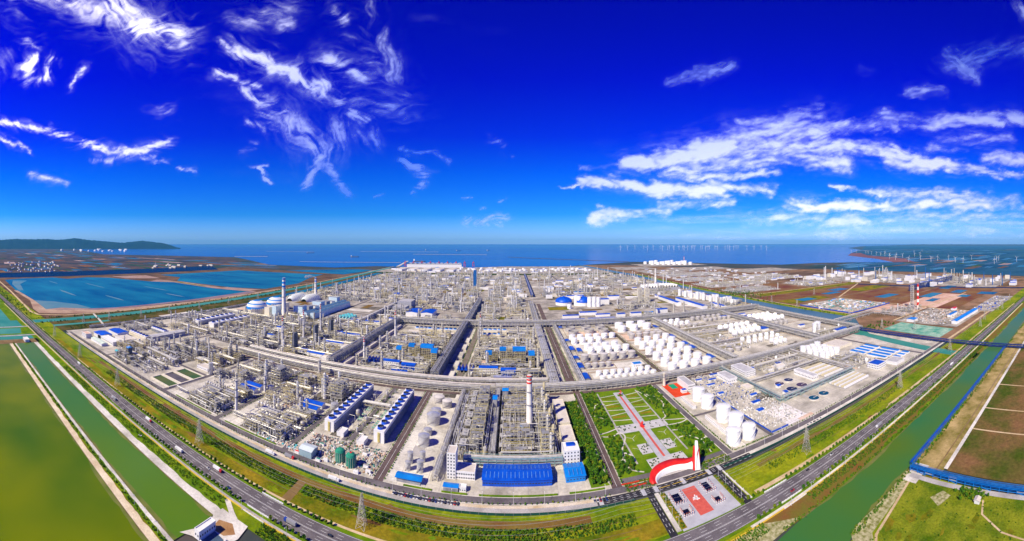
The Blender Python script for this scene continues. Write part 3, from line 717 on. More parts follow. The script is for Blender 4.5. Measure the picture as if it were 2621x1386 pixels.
    def clutter(self, x0, x1, y0, y1, n, zmax=3.5, s=1.0):
        r = self.r; ox, oy = self.o
        for i in range(n):
            x = r.uniform(x0, x1); y = r.uniform(y0, y1); k = r.random()
            if not clear(x, y): continue
            x -= ox; y -= oy
            if k < .34: self.equip.cbox(x, y, r.uniform(0, .5), s * r.uniform(1, 3.6), s * r.uniform(1, 3), r.uniform(.8, zmax), r.choice((0, 0, 1, 2, 4)))
            elif k < .6: self.equip.cyl(x, y, 0, s * r.uniform(.5, 1.5), r.uniform(1.4, zmax * 1.6), 7, r.choice((0, 0, 0, 1, 3)))
            elif k < .8:
                L = s * r.uniform(3, 7); a = r.random() < .5; z = r.uniform(1, 2.2)
                self.equip.tube((x, y, z), (x + L * a, y + L * (not a), z), r.uniform(.45, 1.0), 7, r.choice((0, 0, 1)))
            else:
                w = s * r.uniform(2, 5); z = r.uniform(3, 7)
                self.frame.beams([(x, y, 0), (x + w, y, 0), (x, y, z)], [(x, y, z), (x + w, y, z), (x + w, y, z)], .4)
    def pipes(self, x0, x1, y0, y1, n, zr=(2, 9), rad=(.2, .5)):
        r = self.r; ox, oy = self.o
        for i in range(n):
            z = r.uniform(*zr); q = r.uniform(*rad)
            if r.random() < .5:
                y = r.uniform(y0, y1); a, b = sorted((r.uniform(x0, x1), r.uniform(x0, x1)))
                self.pipe.tube((a - ox, y - oy, z), (b - ox, y - oy, z), q, 5)
                self.pipe.tube((b - ox, y - oy, 0), (b - ox, y - oy, z), q, 5)
            else:
                x = r.uniform(x0, x1); a, b = sorted((r.uniform(y0, y1), r.uniform(y0, y1)))
                self.pipe.tube((x - ox, a - oy, z), (x - ox, b - oy, z), q, 5)
                self.pipe.tube((x - ox, a - oy, 0), (x - ox, a - oy, z), q, 5)
    def done(self):
        if self.frame.n: self.frame.obj('steel_frame', [(steel, beige_steel, steel_grey)[self.tone], steel_grey, roof_grey], self.root)['kind'] = 'stuff'
        if self.rail.n: self.rail.obj('handrail', rail_yellow, self.root)['kind'] = 'stuff'
        if self.pipe.n: self.pipe.obj('pipework', alu, self.root)['kind'] = 'stuff'
        if self.equip.n: self.equip.obj('small_equipment', [alu, steel_grey, tank_grey, tank_white, steel_dark], self.root)['kind'] = 'stuff'
        return self.root

def process_unit(label, x0, x1, y0, y1, seed, frames=6, cols=3, ves=5, clut=120, hmax=24, lod=0, tone=0, coolers=1, pipes=40, group=None, colh=(25, 48)):
    u = Unit(label, (x0 + x1) / 2, (y0 + y1) / 2, seed, tone=tone, group=group)
    r = u.r; W, D = x1 - x0, y1 - y0
    bay = (6, 8, 11)[lod]; mw = (.5, .7, 1.0)[lod]
    placed = []
    def spot(w, d):
        for t in range(40):
            x = r.uniform(x0 + w / 2, x1 - w / 2) if w < W else (x0 + x1) / 2; y = r.uniform(y0 + d / 2, y1 - d / 2) if d < D else (y0 + y1) / 2
            if clear(x, y, w, d) and all(abs(x - a) > (w + b) / 2 + 1 or abs(y - c) > (d + e) / 2 + 1 for a, b, c, e in placed): break
        placed.append((x, w, y, d)); return x, y
    # the unit's own low pipe rack through the middle
    rx = (y0 + y1) / 2 + r.uniform(-6, 6)
    u.steelframe((x0 + x1) / 2, rx, W * .94, 7, 9, bay, 4.5, mw, .25, 0); placed.append(((x0 + x1) / 2, W * .94, rx, 7))
    for k in range(4):
        y = rx - 2.6 + k * 1.7 - u.o[1]
        u.pipe.tube((x0 + 4 - u.o[0], y, 9.6), (x1 - 4 - u.o[0], y, 9.6), r.uniform(.3, .6), 6)
    for i in range(frames):
        w, d, h = r.uniform(9, 20), r.uniform(8, 15), r.uniform(9, hmax)
        x, y = spot(w, d); u.steelframe(x, y, w, d, h, bay, (4.5, 5.5, 7)[lod], mw, r.uniform(.3, .6), (4, 3, 2)[lod])
    for i in range(coolers):
        w, d = r.uniform(14, 26), r.uniform(7, 10); x, y = spot(w, d); u.aircooler(x, y, w, d, r.uniform(7, 12))
    for i in range(cols):
        q = r.uniform(1.3, 2.6); x, y = spot(5, 5); u.column(x, y, q, r.uniform(*colh), r.choice((alu, alu, steel, tank_grey)))
    for i in range(ves):
        if r.random() < .6: q = r.uniform(1.6, 3.2); x, y = spot(q * 2, q * 2); u.vessel(x, y, q, r.uniform(6, 13), r.choice((alu, tank_white, tank_grey)))
        else: x, y = spot(11, 4); u.drum(x, y, r.uniform(8, 13), r.uniform(1.2, 2.0), r.uniform(3, 5))
    u.clutter(x0 + 1, x1 - 1, y0 + 1, y1 - 1, clut, 4.0, (1, 1.3, 1.8)[lod])
    u.pipes(x0 + 1, x1 - 1, y0 + 1, y1 - 1, pipes, (2, 10), ((.2, .45), (.3, .6), (.4, .8))[lod])
    return u.done()

def pipe_rack(label, x0, x1, y0, y1, h, levels=3, bay=9.0, mw=0.55, npipe=6, roof=0, fm=None, pm=None, seed=1, group='elevated pipe racks of the plant', name='pipe_rack', deckp=.15):
    r = random.Random(seed)
    al = (x1 - x0) >= (y1 - y0)
    L = (x1 - x0) if al else (y1 - y0); W = (y1 - y0) if al else (x1 - x0)
    cx, cy = (x0 + x1) / 2, (y0 + y1) / 2
    root = thing(name, label, 'pipe rack', (cx, cy, 0), 0 if al else math.pi / 2, group)
    f = MB(); n = max(2, round(L / bay)); s = np.linspace(-L / 2, L / 2, n + 1)
    cols = [-W / 2, W / 2] if W < 12 else [-W / 2, -W / 6, W / 6, W / 2]
    P, Q = [], []
    zs = [h * (.42 + .58 * k / max(1, levels - 1)) if levels > 1 else h for k in range(levels)]
    for a in s:
        for c in cols: P.append((a, c, 0)); Q.append((a, c, h + .2))
        for z in zs: P.append((a, cols[0], z)); Q.append((a, cols[-1], z))
    for z in zs:
        for c in (cols[0], cols[-1]): P.append((-L / 2, c, z + .05)); Q.append((L / 2, c, z + .05))
    for i in range(0, n, 4):
        for c in (cols[0], cols[-1]): P.append((s[i], c, 0)); Q.append((s[i + 1], c, zs[0]))
    f.beams(P, Q, mw)
    for z in zs:
        for i in range(n):
            if r.random() < deckp: f.box(s[i], s[i + 1], -W / 2, W / 2, z + .35, z + .5, 1)
    f.obj('steel_frame', [fm or steel, steel_grey], root)['kind'] = 'stuff'
    g = MB()
    for c in (cols[0] - .3, cols[-1] + .3):
        g.beams([(-L / 2, c, h + 1.4)], [(L / 2, c, h + 1.4)], .25)
    g.obj('handrail', fm or steel, root)
    for z in zs:
        k = npipe
        for i in range(k):
            y = -W / 2 + (i + .5) * W / k + r.uniform(-.15, .15)
            if r.random() < .08: continue
            q = min(W / k * .42, r.choice((.25, .35, .45, .6, .75)))
            b = MB(); b.tube((-L / 2 + .5, y, z + mw / 2 + q), (L / 2 - .5, y, z + mw / 2 + q), q, 7)
            b.obj('pipe', pm or r.choice((alu, alu, alu, steel_grey, steel)), root)
    if roof:
        b = MB(); b.box(-L / 2, L / 2, -W * .08, W * .34, h + 2.2, h + 2.7)
        b.obj('cover', roof_pale if roof == 1 else roof_grey, root)
    return root

# ------------------------------------------------------------------ buildings
WIN = {}
def window_mesh(w, h, axis):
    k = (round(w, 2), round(h, 2), axis)
    if k not in WIN:
        b = MB()
        if axis == 0: b.box(-w / 2, w / 2, -.09, .06, 0, h)
        else: b.box(-.06, .09, -w / 2, w / 2, 0, h)
        WIN[k] = b.mesh('window', glass_dark)
    return WIN[k]

def building(name, label, cat, x0, x1, y0, y1, h, roof='flat', wall=None, rm=None, axis=0, ridge=2.0, win=None, winx=None, group=None, over=0.6, parapet=True, doors=0, single=True, skylights=0):
    cx, cy = (x0 + x1) / 2, (y0 + y1) / 2; w, d = x1 - x0, y1 - y0
    root = thing(name, label, cat, (cx, cy, 0), group=group)
    wall = wall or white_wall; rm = rm or roof_pale
    b = MB(); b.box(-w / 2, w / 2, -d / 2, d / 2, 0, h)
    if roof == 'gable':
        if axis == 0: g = [(-w / 2, -d / 2), (-w / 2, d / 2)], [(w / 2, -d / 2), (w / 2, d / 2)]
        if axis == 0:
            for x in (-w / 2, w / 2): b.add([(x, -d / 2, h), (x, d / 2, h), (x, 0, h + ridge)], tris=[(0, 1, 2)])
        else:
            for y in (-d / 2, d / 2): b.add([(-w / 2, y, h), (w / 2, y, h), (0, y, h + ridge)], tris=[(0, 1, 2)])
    b.obj('wall', wall, root)
    rb = MB(); o = over; t = .35
    if roof == 'gable':
        if axis == 0:
            for s in (-1, 1):
                e = d / 2 + o; ze = h - ridge * o / (d / 2)
                rb.add([(-w / 2 - o, s * e, ze + .05), (w / 2 + o, s * e, ze + .05), (w / 2 + o, 0, h + ridge + .05), (-w / 2 - o, 0, h + ridge + .05), (-w / 2 - o, s * e, ze + t), (w / 2 + o, s * e, ze + t), (w / 2 + o, 0, h + ridge + t), (-w / 2 - o, 0, h + ridge + t)], MB.BQ)
        else:
            for s in (-1, 1):
                e = w / 2 + o; ze = h - ridge * o / (w / 2)
                rb.add([(s * e, -d / 2 - o, ze + .05), (s * e, d / 2 + o, ze + .05), (0, d / 2 + o, h + ridge + .05), (0, -d / 2 - o, h + ridge + .05), (s * e, -d / 2 - o, ze + t), (s * e, d / 2 + o, ze + t), (0, d / 2 + o, h + ridge + t), (0, -d / 2 - o, h + ridge + t)], MB.BQ)
    else:
        rb.box(-w / 2 + .5, w / 2 - .5, -d / 2 + .5, d / 2 - .5, h, h + .25)
    ro = rb.obj('roof', rm, root)
    if roof == 'flat' and parapet:
        pb = MB(); q = .45
        for (a, b1, c, d1) in ((-w / 2 - .1, w / 2 + .1, -d / 2 - .1, -d / 2 + q), (-w / 2 - .1, w / 2 + .1, d / 2 - q, d / 2 + .1), (-w / 2 - .1, -w / 2 + q, -d / 2 + q, d / 2 - q), (w / 2 - q, w / 2 + .1, -d / 2 + q, d / 2 - q)):
            pb.box(a, b1, c, d1, h, h + .9)
        pb.obj('parapet', wall, ro)
    if skylights:
        sm = MB()
        for k in range(int(w / 1.9)):
            x = -w / 2 + 1 + k * 1.9
            for s in (-1, 1): sm.beams([(x, 0, h + ridge + t + .02)], [(x, s * d / 2, h + t + .02)], .16)
        sm.obj('roof_rib', rm, ro)['kind'] = 'stuff'
        sm = MB(); L = d * .34
        sl = None
        for s in (-1, 1):
            for i in range(skylights):
                x = -w / 2 + (i + .8) * w / (skylights + .6)
                y0_, y1_ = s * d * .10, s * d * .40
                z0_ = h + ridge * (1 - abs(y0_) / (d / 2)) + t + .03; z1_ = h + ridge * (1 - abs(y1_) / (d / 2)) + t + .03
                bb = MB(); bb.add([(-.3, y0_, z0_), (.3, y0_, z0_), (.3, y1_, z1_), (-.3, y1_, z1_), (-.3, y0_, z0_ + .12), (.3, y0_, z0_ + .12), (.3, y1_, z1_ + .12), (-.3, y1_, z1_ + .12)], MB.BQ)
                key = ('sky', name, s)
                if key not in WIN: WIN[key] = bb.mesh('skylight', mat('skylight', (0.10, 0.25, 0.62), 0.4, var=0.2, scale=0.4))
                link('skylight', WIN[key], ro, (x, 0, 0))
    def put(n, k, ww, wh, faces):
        joined = None if single else MB()
        for face in faces:
            Lf = w if face in 'fb' else d
            nn = n if face in 'fb' else max(1, round(n * d / w)) if winx is None else winx
            for i in range(nn):
                for j in range(k):
                    u = -Lf / 2 + (i + .5) * Lf / nn; z = h * (j + .45) / k - wh * .3
                    p = {'f': (u, -d / 2 - .02, z), 'b': (u, d / 2 + .05, z), 'l': (-w / 2 - .05, u, z), 'r': (w / 2 + .02, u, z)}[face]
                    if joined is None: link('window', window_mesh(ww, wh, 0 if face in 'fb' else 1), root, p)
                    elif face in 'fb': joined.box(p[0] - ww / 2, p[0] + ww / 2, p[1] - .08, p[1] + .08, z, z + wh)
                    else: joined.box(p[0] - .08, p[0] + .08, p[1] - ww / 2, p[1] + ww / 2, z, z + wh)
        if joined is not None and joined.n: joined.obj('window_pane', glass_dark, root)['kind'] = 'stuff'
    if win: put(win[0], win[1], win[2], win[3], win[4] if len(win) > 4 else 'f')
    for i in range(doors):
        b = MB(); u = -w / 2 + (i + .5) * w / doors
        b.box(u - 2, u + 2, -d / 2 - .12, -d / 2 + .1, 0, min(4.2, h * .75)); b.obj('roller_door', steel_grey, root)
    return root

# ------------------------------------------------------------------ tanks
TANKS = {}
def tank_proto(r0, h, kind):
    key = (round(r0, 1), round(h, 1), kind)
    if key in TANKS: return TANKS[key]
    n = 28 if r0 > 6 else 20
    shell, roof, stair = MB(), MB(), MB()
    shell.lathe(0, 0, [(r0, 0), (r0, h)], n, cap=False)
    for z in ((h * .33, h * .66, h - .25) if kind != 'open' else (h * .5, h - .25)):
        shell.lathe(0, 0, [(r0 + .02, z), (r0 + .28, z + .05), (r0 + .28, z + .3), (r0 + .02, z + .35)], n, 1, smooth=False, cap=False)
    if kind == 'open':
        shell.lathe(0, 0, [(r0 - .25, h), (r0 - .25, h * .45)], n, 1, cap=False)
        roof.lathe(0, 0, [(r0 - .3, h * .45), (r0 * .8, h * .47), (r0 * .78, h * .44), (0.1, h * .45)], n, 0, smooth=False)
        mats = (tank_grey, tank_grey); rmat = tank_dark
    elif kind == 'dome':
        roof.lathe(0, 0, [(r0 + .15, h), (r0 * .9, h + r0 * .13), (r0 * .7, h + r0 * .26), (r0 * .4, h + r0 * .36), (r0 * .15, h + r0 * .4), (0.05, h + r0 * .405)], n)
        mats = (tank_white, tank_white); rmat = tank_white
    elif kind == 'white':
        roof.lathe(0, 0, [(r0 + .15, h), (r0 * .6, h + r0 * .10), (r0 * .2, h + r0 * .17), (.05, h + r0 * .18)], n)
        mats = (tank_white, tank_white); rmat = tank_white
    elif kind == 'alu':
        roof.lathe(0, 0, [(r0 + .15, h), (r0 * .7, h + r0 * .15), (r0 * .3, h + r0 * .24), (.05, h + r0 * .26)], n)
        mats = (tank_alu, tank_grey); rmat = tank_alu
    else:
        roof.lathe(0, 0, [(r0 + .15, h), (r0 * .6, h + r0 * .12), (.05, h + r0 * .18)], n)
        mats = (tank_grey, tank_grey); rmat = mat('tank_roof_pale', (0.66, 0.62, 0.57), 0.5, var=0.06)
    k = 22
    for i in range(k):
        a = -2.4 + i * 1.9 / k; z = h * (i + .5) / k
        stair.cbox((r0 + .55) * math.cos(a), (r0 + .55) * math.sin(a), z, .9, .9, .25, rz=a)
        stair.cbox((r0 + 1.0) * math.cos(a), (r0 + 1.0) * math.sin(a), z + .25, .12, .9, 1.0, rz=a)
    rail = MB(); rail.lathe(0, 0, [(r0 + .12, h + .8), (r0 + .2, h + 1.0)], n, smooth=False, cap=False)
    TANKS[key] = (shell.mesh('shell', list(mats)), roof.mesh('roof', rmat), stair.mesh('stairway', mats[1]), rail.mesh('handrail', mats[1]))
    return TANKS[key]

def tank(x, y, r0, h, kind, label, group, name='storage_tank', cat='tank', rz=0.0):
    me = tank_proto(r0, h, kind)
    t = thing(name, label, cat, (x, y, 0), rz, group)
    link('shell', me[0], t); ro = link('roof', me[1], t); link('stairway', me[2], t)['kind'] = 'stuff'; link('handrail', me[3], ro)['kind'] = 'stuff'
    return t

def sphere_proto(r0):
    key = ('sphere', round(r0, 1))
    if key in TANKS: return TANKS[key]
    b = MB(); zc = r0 * 1.25
    pr = [(max(.05, r0 * math.sin(t)), zc - r0 * math.cos(t)) for t in np.linspace(0.02, math.pi - .02, 11)]
    b.lathe(0, 0, pr, 18)
    l = MB(); P, Q = [], []
    for i in range(8):
        a = i * math.pi / 4; P.append((r0 * .95 * math.cos(a), r0 * .95 * math.sin(a), 0)); Q.append((r0 * .95 * math.cos(a), r0 * .95 * math.sin(a), zc))
        a2 = a + math.pi / 4; P.append((r0 * .95 * math.cos(a), r0 * .95 * math.sin(a), .2)); Q.append((r0 * .95 * math.cos(a2), r0 * .95 * math.sin(a2), zc * .7))
    l.beams(P, Q, .45)
    p = MB(); p.lathe(0, 0, [(r0 * .35, zc + r0 + .05), (r0 * .35, zc + r0 + .3)], 8, smooth=False); p.beams([(r0 * 1.15, 0, 0)], [(r0 * .3, 0, zc + r0)], .7)
    TANKS[key] = (b.mesh('sphere', tank_white), l.mesh('leg_frame', tank_white), p.mesh('stairway', rail_yellow))
    return TANKS[key]

def sphere_tank(x, y, r0, label, group):
    me = sphere_proto(r0); t = thing('spherical_tank', label, 'tank', (x, y, 0), group=group)
    link('sphere', me[0], t); link('leg_frame', me[1], t)['kind'] = 'stuff'; link('stairway', me[2], t)['kind'] = 'stuff'
    return t

# ------------------------------------------------------------------ chimneys
def chimney(x, y, h, r0, label, bands=4, colour=None, base=True, lattice=False, r1=None, group='tall stacks of the plant', name='chimney', bandz=0.72):
    t = thing(name, label, 'chimney', (x, y, 0), group=group)
    r1 = r1 or r0 * .72
    rad = lambda z: r0 + (r1 - r0) * z / h
    b = MB(); b.lathe(0, 0, [(r0 * 1.15, 0), (r0 * 1.1, 1.5), (r0, 2.0), (r1, h)], 16)
    b.lathe(0, 0, [(r1 * .8, h + .02), (r1 * .8, h - 2)], 12, 1, cap=False)
    b.obj('shaft', [chim_white, steel_dark], t)
    z = h * bandz; dz = (h - z) / (2 * bands - 1) if bands else 0
    for i in range(bands):
        bb = MB(); bb.lathe(0, 0, [(rad(z) + .06, z), (rad(z + dz) + .06, z + dz)], 16, cap=False); bb.obj('band', colour or red_paint, t); z += 2 * dz
    for k, zz in enumerate((h * .5, h * .72, h * .97)):
        g = MB(); g.lathe(0, 0, [(rad(zz), zz), (rad(zz) + 1.2, zz), (rad(zz) + 1.2, zz + 1.1), (rad(zz) + 1.1, zz + 1.1)], 12, smooth=False, cap=False); g.obj('gallery', steel_grey, t)
    l = MB(); l.box(rad(0) + .05, rad(0) + .7, -.35, .35, 0, h * .5); l.obj('ladder', steel, t)
    if base:
        d = MB(); d.box(-r0 * 3, r0 * 3, -r0 * 2.5, r0 * 2.5, 0, h * .12); d.tube((r0 * 2, 0, h * .1), (r0 * 5, -r0 * 2, h * .06), r0 * .7, 8); d.obj('flue_duct', steel_grey, t)
    if lattice:
        g = MB(); P, Q = [], []; w0 = r0 * 3.2; w1 = r0 * 1.6
        cor = lambda z, i: ((w0 + (w1 - w0) * z / h) * (1 if i in (0, 1) else -1), (w0 + (w1 - w0) * z / h) * (1 if i in (0, 3) else -1), z)
        zs = np.linspace(0, h, 10)
        for i in range(4):
            P.append(cor(0, i)); Q.append(cor(h, i))
            for a, c in zip(zs[:-1], zs[1:]):
                P += [cor(a, i), cor(c, i)]; Q += [cor(c, (i + 1) % 4), cor(c, (i + 1) % 4)]
        g.beams(P, Q, .5); g.obj('lattice_frame', steel, t)
    return t

# ------------------------------------------------------------------ pipe racks
pipe_rack('long pale pipe rack crossing the whole plant behind the park', -30, 868, 603, 618, 11, 3, npipe=8, seed=1, mw=.6, deckp=.3)
pipe_rack('white-roofed pipe rack crossing the plant behind the two cooling towers', -575, -30, 604, 617, 10, 3, npipe=7, roof=1, seed=2, mw=.6)
pipe_rack('second white-covered pipe rack directly behind the cooling towers rack', -560, 60, 624, 638, 12, 2, npipe=6, roof=1, seed=3, mw=.6)
pipe_rack('tall dark pipe rack running away beside the white flat-roofed halls', -362, -346, 640, 1072, 20, 4, npipe=6, seed=4, mw=.8, fm=steel_grey, deckp=.35)
pipe_rack('tall grey pipe rack casting a deep shadow on the middle road', -149, -134, 640, 1074, 20, 4, npipe=7, seed=5, mw=.8, fm=steel_grey, deckp=.3)
pipe_rack('far half of the tall middle pipe rack, beyond the cross rack', -149, -134, 1104, 1560, 18, 3, bay=12, npipe=6, seed=6, mw=.9, fm=steel_grey)
pipe_rack('pale pipe rack along the straight brown avenue, process side', 62, 79, 619, 1074, 12, 3, npipe=8, seed=7, mw=.6, deckp=.4)
pipe_rack('far part of the pale avenue rack near the blue domes', 62, 79, 1104, 1500, 12, 2, bay=12, npipe=6, seed=8, mw=.9)
pipe_rack('narrow grey rack between the brown avenue and the tanks', 118, 126, 619, 1074, 8, 2, npipe=5, seed=9, mw=.5, fm=steel_grey, deckp=.5)
pipe_rack('pipe rack between white tank farm and the spheres', 430, 444, 619, 1074, 14, 3, npipe=7, seed=10, mw=.65, deckp=.3)
pipe_rack('pipe rack between the two fields of spherical tanks', 690, 704, 619, 1074, 14, 3, npipe=7, seed=11, mw=.65, deckp=.3)
pipe_rack('outermost pipe rack beside the eastern canal', 852, 867, 619, 1074, 14, 3, npipe=7, seed=12, mw=.65, deckp=.3)
pipe_rack('high cross rack dividing the near and far plant', -362, 868, 1077, 1099, 18, 4, bay=10, npipe=8, seed=13, mw=.7, deckp=.3)
pipe_rack('teal railed pipe rack beside the builders yard', 384.5, 389.5, 424, 600, 8, 2, npipe=4, seed=14, mw=.45, fm=mat('steel_teal', (0.20, 0.36, 0.35), 0.6, (0.34, 0.50, 0.48), 0.2), deckp=.3)
pipe_rack('teal railed pipe rack in front of the round clarifiers', 390, 576, 420, 426, 8, 2, npipe=4, seed=15, mw=.45, fm=MATS['steel_teal'], deckp=.3)
pipe_rack('low rack between filter basins and packed white tanks', 571, 577, 427, 602, 8, 2, npipe=4, seed=16, mw=.45, deckp=.3)
pipe_rack('low rack behind the round clarifiers', 392, 570, 510, 515, 6, 2, npipe=4, seed=17, mw=.45)
pipe_rack('low rack before the first row of small spheres', 446, 688, 757, 763, 7, 2, npipe=4, seed=18, mw=.5)
pipe_rack('low rack behind the second row of spheres', 446, 688, 862, 868, 7, 2, npipe=4, seed=19, mw=.5)
pipe_rack('pipe rack beside the silver tanks in front', -85, -79, 372, 600, 7, 2, npipe=4, seed=20, mw=.45, deckp=.45)
pipe_rack('grey pipe rack through the middle of the gasifier plant', -29, -21, 420, 600, 9, 2, npipe=5, seed=21, mw=.5, fm=steel_grey, deckp=.45)
pipe_rack('green tinted pipe rack behind the wide blue warehouse', -56, 55, 403, 410, 10, 3, npipe=5, seed=22, mw=.5, fm=MATS['steel_teal'], deckp=.3)
pipe_rack('low pipe rack beside the outer pipe maze unit', -500, -470, 372, 377, 5, 1, npipe=4, seed=23, mw=.4)
pipe_rack('low pipe rack beside the inner pipe maze unit', -370, -345, 378, 384, 6, 2, npipe=4, seed=24, mw=.4, deckp=.6)
pipe_rack('pipe rack along the western plant fence', -990, -984, 420, 1100, 7, 2, bay=12, npipe=4, seed=25, mw=.6, fm=steel_grey)
pipe_rack('blue pipe bridge along the green river', 364, 862, 183.5, 188, 3.2, 1, npipe=6, seed=26, mw=.35, fm=blue_steel, pm=blue_roof, deckp=0, name='pipe_bridge')
pipe_rack('bright blue pipe bridge leaving the riverbank towards the viewer', 354.5, 360, 20, 183, 5, 2, npipe=5, seed=27, mw=.4, fm=blue_bright, pm=blue_steel, deckp=0.1, name='pipe_bridge')
pipe_rack('navy blue pipe bridge crossing the highway and canals', 850, 858, 110, 640, 8, 2, npipe=5, seed=28, mw=.6, fm=navy_steel, pm=navy_steel, deckp=.15, name='pipe_bridge')
pipe_rack('white covered conveyor bridge over the eastern canal', 866, 1085, 704, 714, 14, 2, npipe=3, roof=1, seed=29, mw=.6, name='conveyor_bridge')
pipe_rack('pale pipe rack beyond the conveyor bridge', 1085, 1093, 590, 712, 12, 2, npipe=5, seed=30, mw=.6)

# keep the process clutter off the places where buildings and towers stand
AVOID += [(-442, -392, 664, 696), (-450, -396, 763, 795), (-450, -394, 854, 886), (-464, -440, 686, 704), (-472, -448, 785, 803), (-472, -448, 876, 894), (-490, -466, 680, 710), (-486, -464, 766, 796), (-490, -468, 856, 886),
          (-396, -366, 658, 684), (-396, -366, 757, 783), (-396, -366, 848, 874), (-474, -442, 636, 658), (-644, -608, 822, 850), (-614, -584, 742, 768), (-430, -392, 448, 486), (-309, -271, 448, 486)]
for ox in (-190, 6): AVOID += [(ox - 76, ox + 2, 672, 710), (ox - 118, ox - 78, 684, 714), (ox - 46, ox - 6, 650, 672), (ox + 20, ox + 40, 708, 742)]
# ------------------------------------------------------------------ west corner: sheds, halls, coolers
building('blue_shed', 'blue-roofed shed nearest the fence in the west corner', 'shed', -908, -862, 398, 432, 9, 'gable', white_wall, blue_roof, 0, 2.2, group='blue sheds in the west corner')
building('blue_shed', 'blue-roofed shed behind the other in the west corner', 'shed', -912, -858, 446, 480, 10, 'gable', white_wall, blue_roof, 0, 2.2, group='blue sheds in the west corner')
building('office_block', 'white office block with pinkish roof in the west corner', 'building', -915, -884, 366, 382, 11, 'flat', white_wall, pink_pad, win=(10, 3, 1.4, 1.3, 'fr'), single=False)
building('warehouse', 'low white warehouse with pale green roof beside the fence', 'warehouse', -866, -800, 372, 388, 6, 'gable', white_wall, mat('roof_pale_green', (0.62, 0.72, 0.60), 0.6), 0, 1.5)
building('warehouse', 'long white warehouse behind the pale green roof', 'warehouse', -880, -790, 398, 418, 9, 'flat', white_wall, white_wall, win=(16, 1, 2.2, 1.6, 'f'), single=False)
building('grey_hall', 'long low grey hall in the west corner', 'hall', -800, -778, 505, 612, 11, 'gable', grey_wall, roof_grey, 1, 2.0)
building('plant_building', 'flat white building behind the white warehouses', 'building', -860, -800, 436, 470, 6, 'flat', white_wall, roof_pale)

FANS = {}
def fan_stack_mesh(r0, h, m):
    k = (r0, h, m.name)
    if k not in FANS:
        b = MB(); b.lathe(0, 0, [(r0 * 1.05, 0), (r0 * .88, h * .55), (r0, h)], 20, cap=False); b.lathe(0, 0, [(r0 * .93, h), (r0 * .82, h * .55), (r0 * .9, .1)], 20, 1, cap=False)
        b.lathe(0, 0, [(r0 * 1.0, h - .02), (r0 * .93, h + .02)], 20, cap=False)
        f = MB()
        for i in range(8):
            a = i * math.pi / 4; f.cbox(.45 * r0 * math.cos(a), .45 * r0 * math.sin(a), h * .5, .85 * r0, .5, .12, rz=a)
        f.cyl(0, 0, h * .4, .7, .5, 10)
        d = MB(); d.lathe(0, 0, [(r0 * .88, .15), (.1, .16)], 16)
        FANS[k] = (b.mesh('fan_stack', [m, mat('fan_inside', (0.01, 0.015, 0.05), 0.7)]), f.mesh('fan_blade', steel_dark))
    return FANS[k]

def cooling_tower(label, x0, x1, y0, y1, h, nfan, fan_r, wall, side, fanm, axis=1, fan_h=2.6, group='rows of cooling towers', gap=None, vents=False):
    cx, cy = (x0 + x1) / 2, (y0 + y1) / 2; w, d = x1 - x0, y1 - y0
    t = thing('cooling_tower', label, 'cooling tower', (cx, cy, 0), group=group)
    b = MB(); b.box(-w / 2, w / 2, -d / 2, d / 2, 0, h); b.obj('body', wall, t)
    L = MB()                      # louvred long sides
    n = 6
    for s in (-1, 1):
        for k in range(n):
            z = h * (.08 + .8 * k / n)
            if axis == 1: L.add([(s * (w / 2 + .05), -d / 2 + .6, z), (s * (w / 2 + .05), d / 2 - .6, z), (s * (w / 2 + .9), d / 2 - .6, z - .6), (s * (w / 2 + .9), -d / 2 + .6, z - .6)], [(0, 1, 2, 3)])
            else: L.add([(-w / 2 + .6, s * (d / 2 + .05), z), (w / 2 - .6, s * (d / 2 + .05), z), (w / 2 - .6, s * (d / 2 + .9), z - .6), (-w / 2 + .6, s * (d / 2 + .9), z - .6)], [(0, 1, 2, 3)])
    L.obj('louver_slat', side, t)
    r_ = MB()
    if axis == 1: r_.box(-w / 2 - .2, w / 2 + .2, -d / 2 - .2, d / 2 + .2, h, h + .5)
    else: r_.box(-w / 2 - .2, w / 2 + .2, -d / 2 - .2, d / 2 + .2, h, h + .5)
    ro = r_.obj('deck', white_wall, t)
    me, bl = fan_stack_mesh(fan_r, fan_h, fanm)
    LL = d if axis == 1 else w
    for i in range(nfan):
        u = -LL / 2 + (i + .5) * LL / nfan
        o = link('fan_stack', me, t, (0, u, h + .5) if axis == 1 else (u, 0, h + .5)); link('fan_blade', bl, o)
    if vents:
        v = MB()
        for k in range(9):
            z = 1.0 + k * (h - 2) / 9
            v.box(-1.7, 1.7, -d / 2 - 1.0, -d / 2 - .02, z, z + .35); v.beams([(-1.6, -d / 2 - .9, z), (1.6, -d / 2 - .9, z)], [(1.6, -d / 2 - .9, z + 1.4), (-1.6, -d / 2 - .9, z + 1.4)], .2)
        v.obj('escape_stair', rail_yellow, t)
    return t

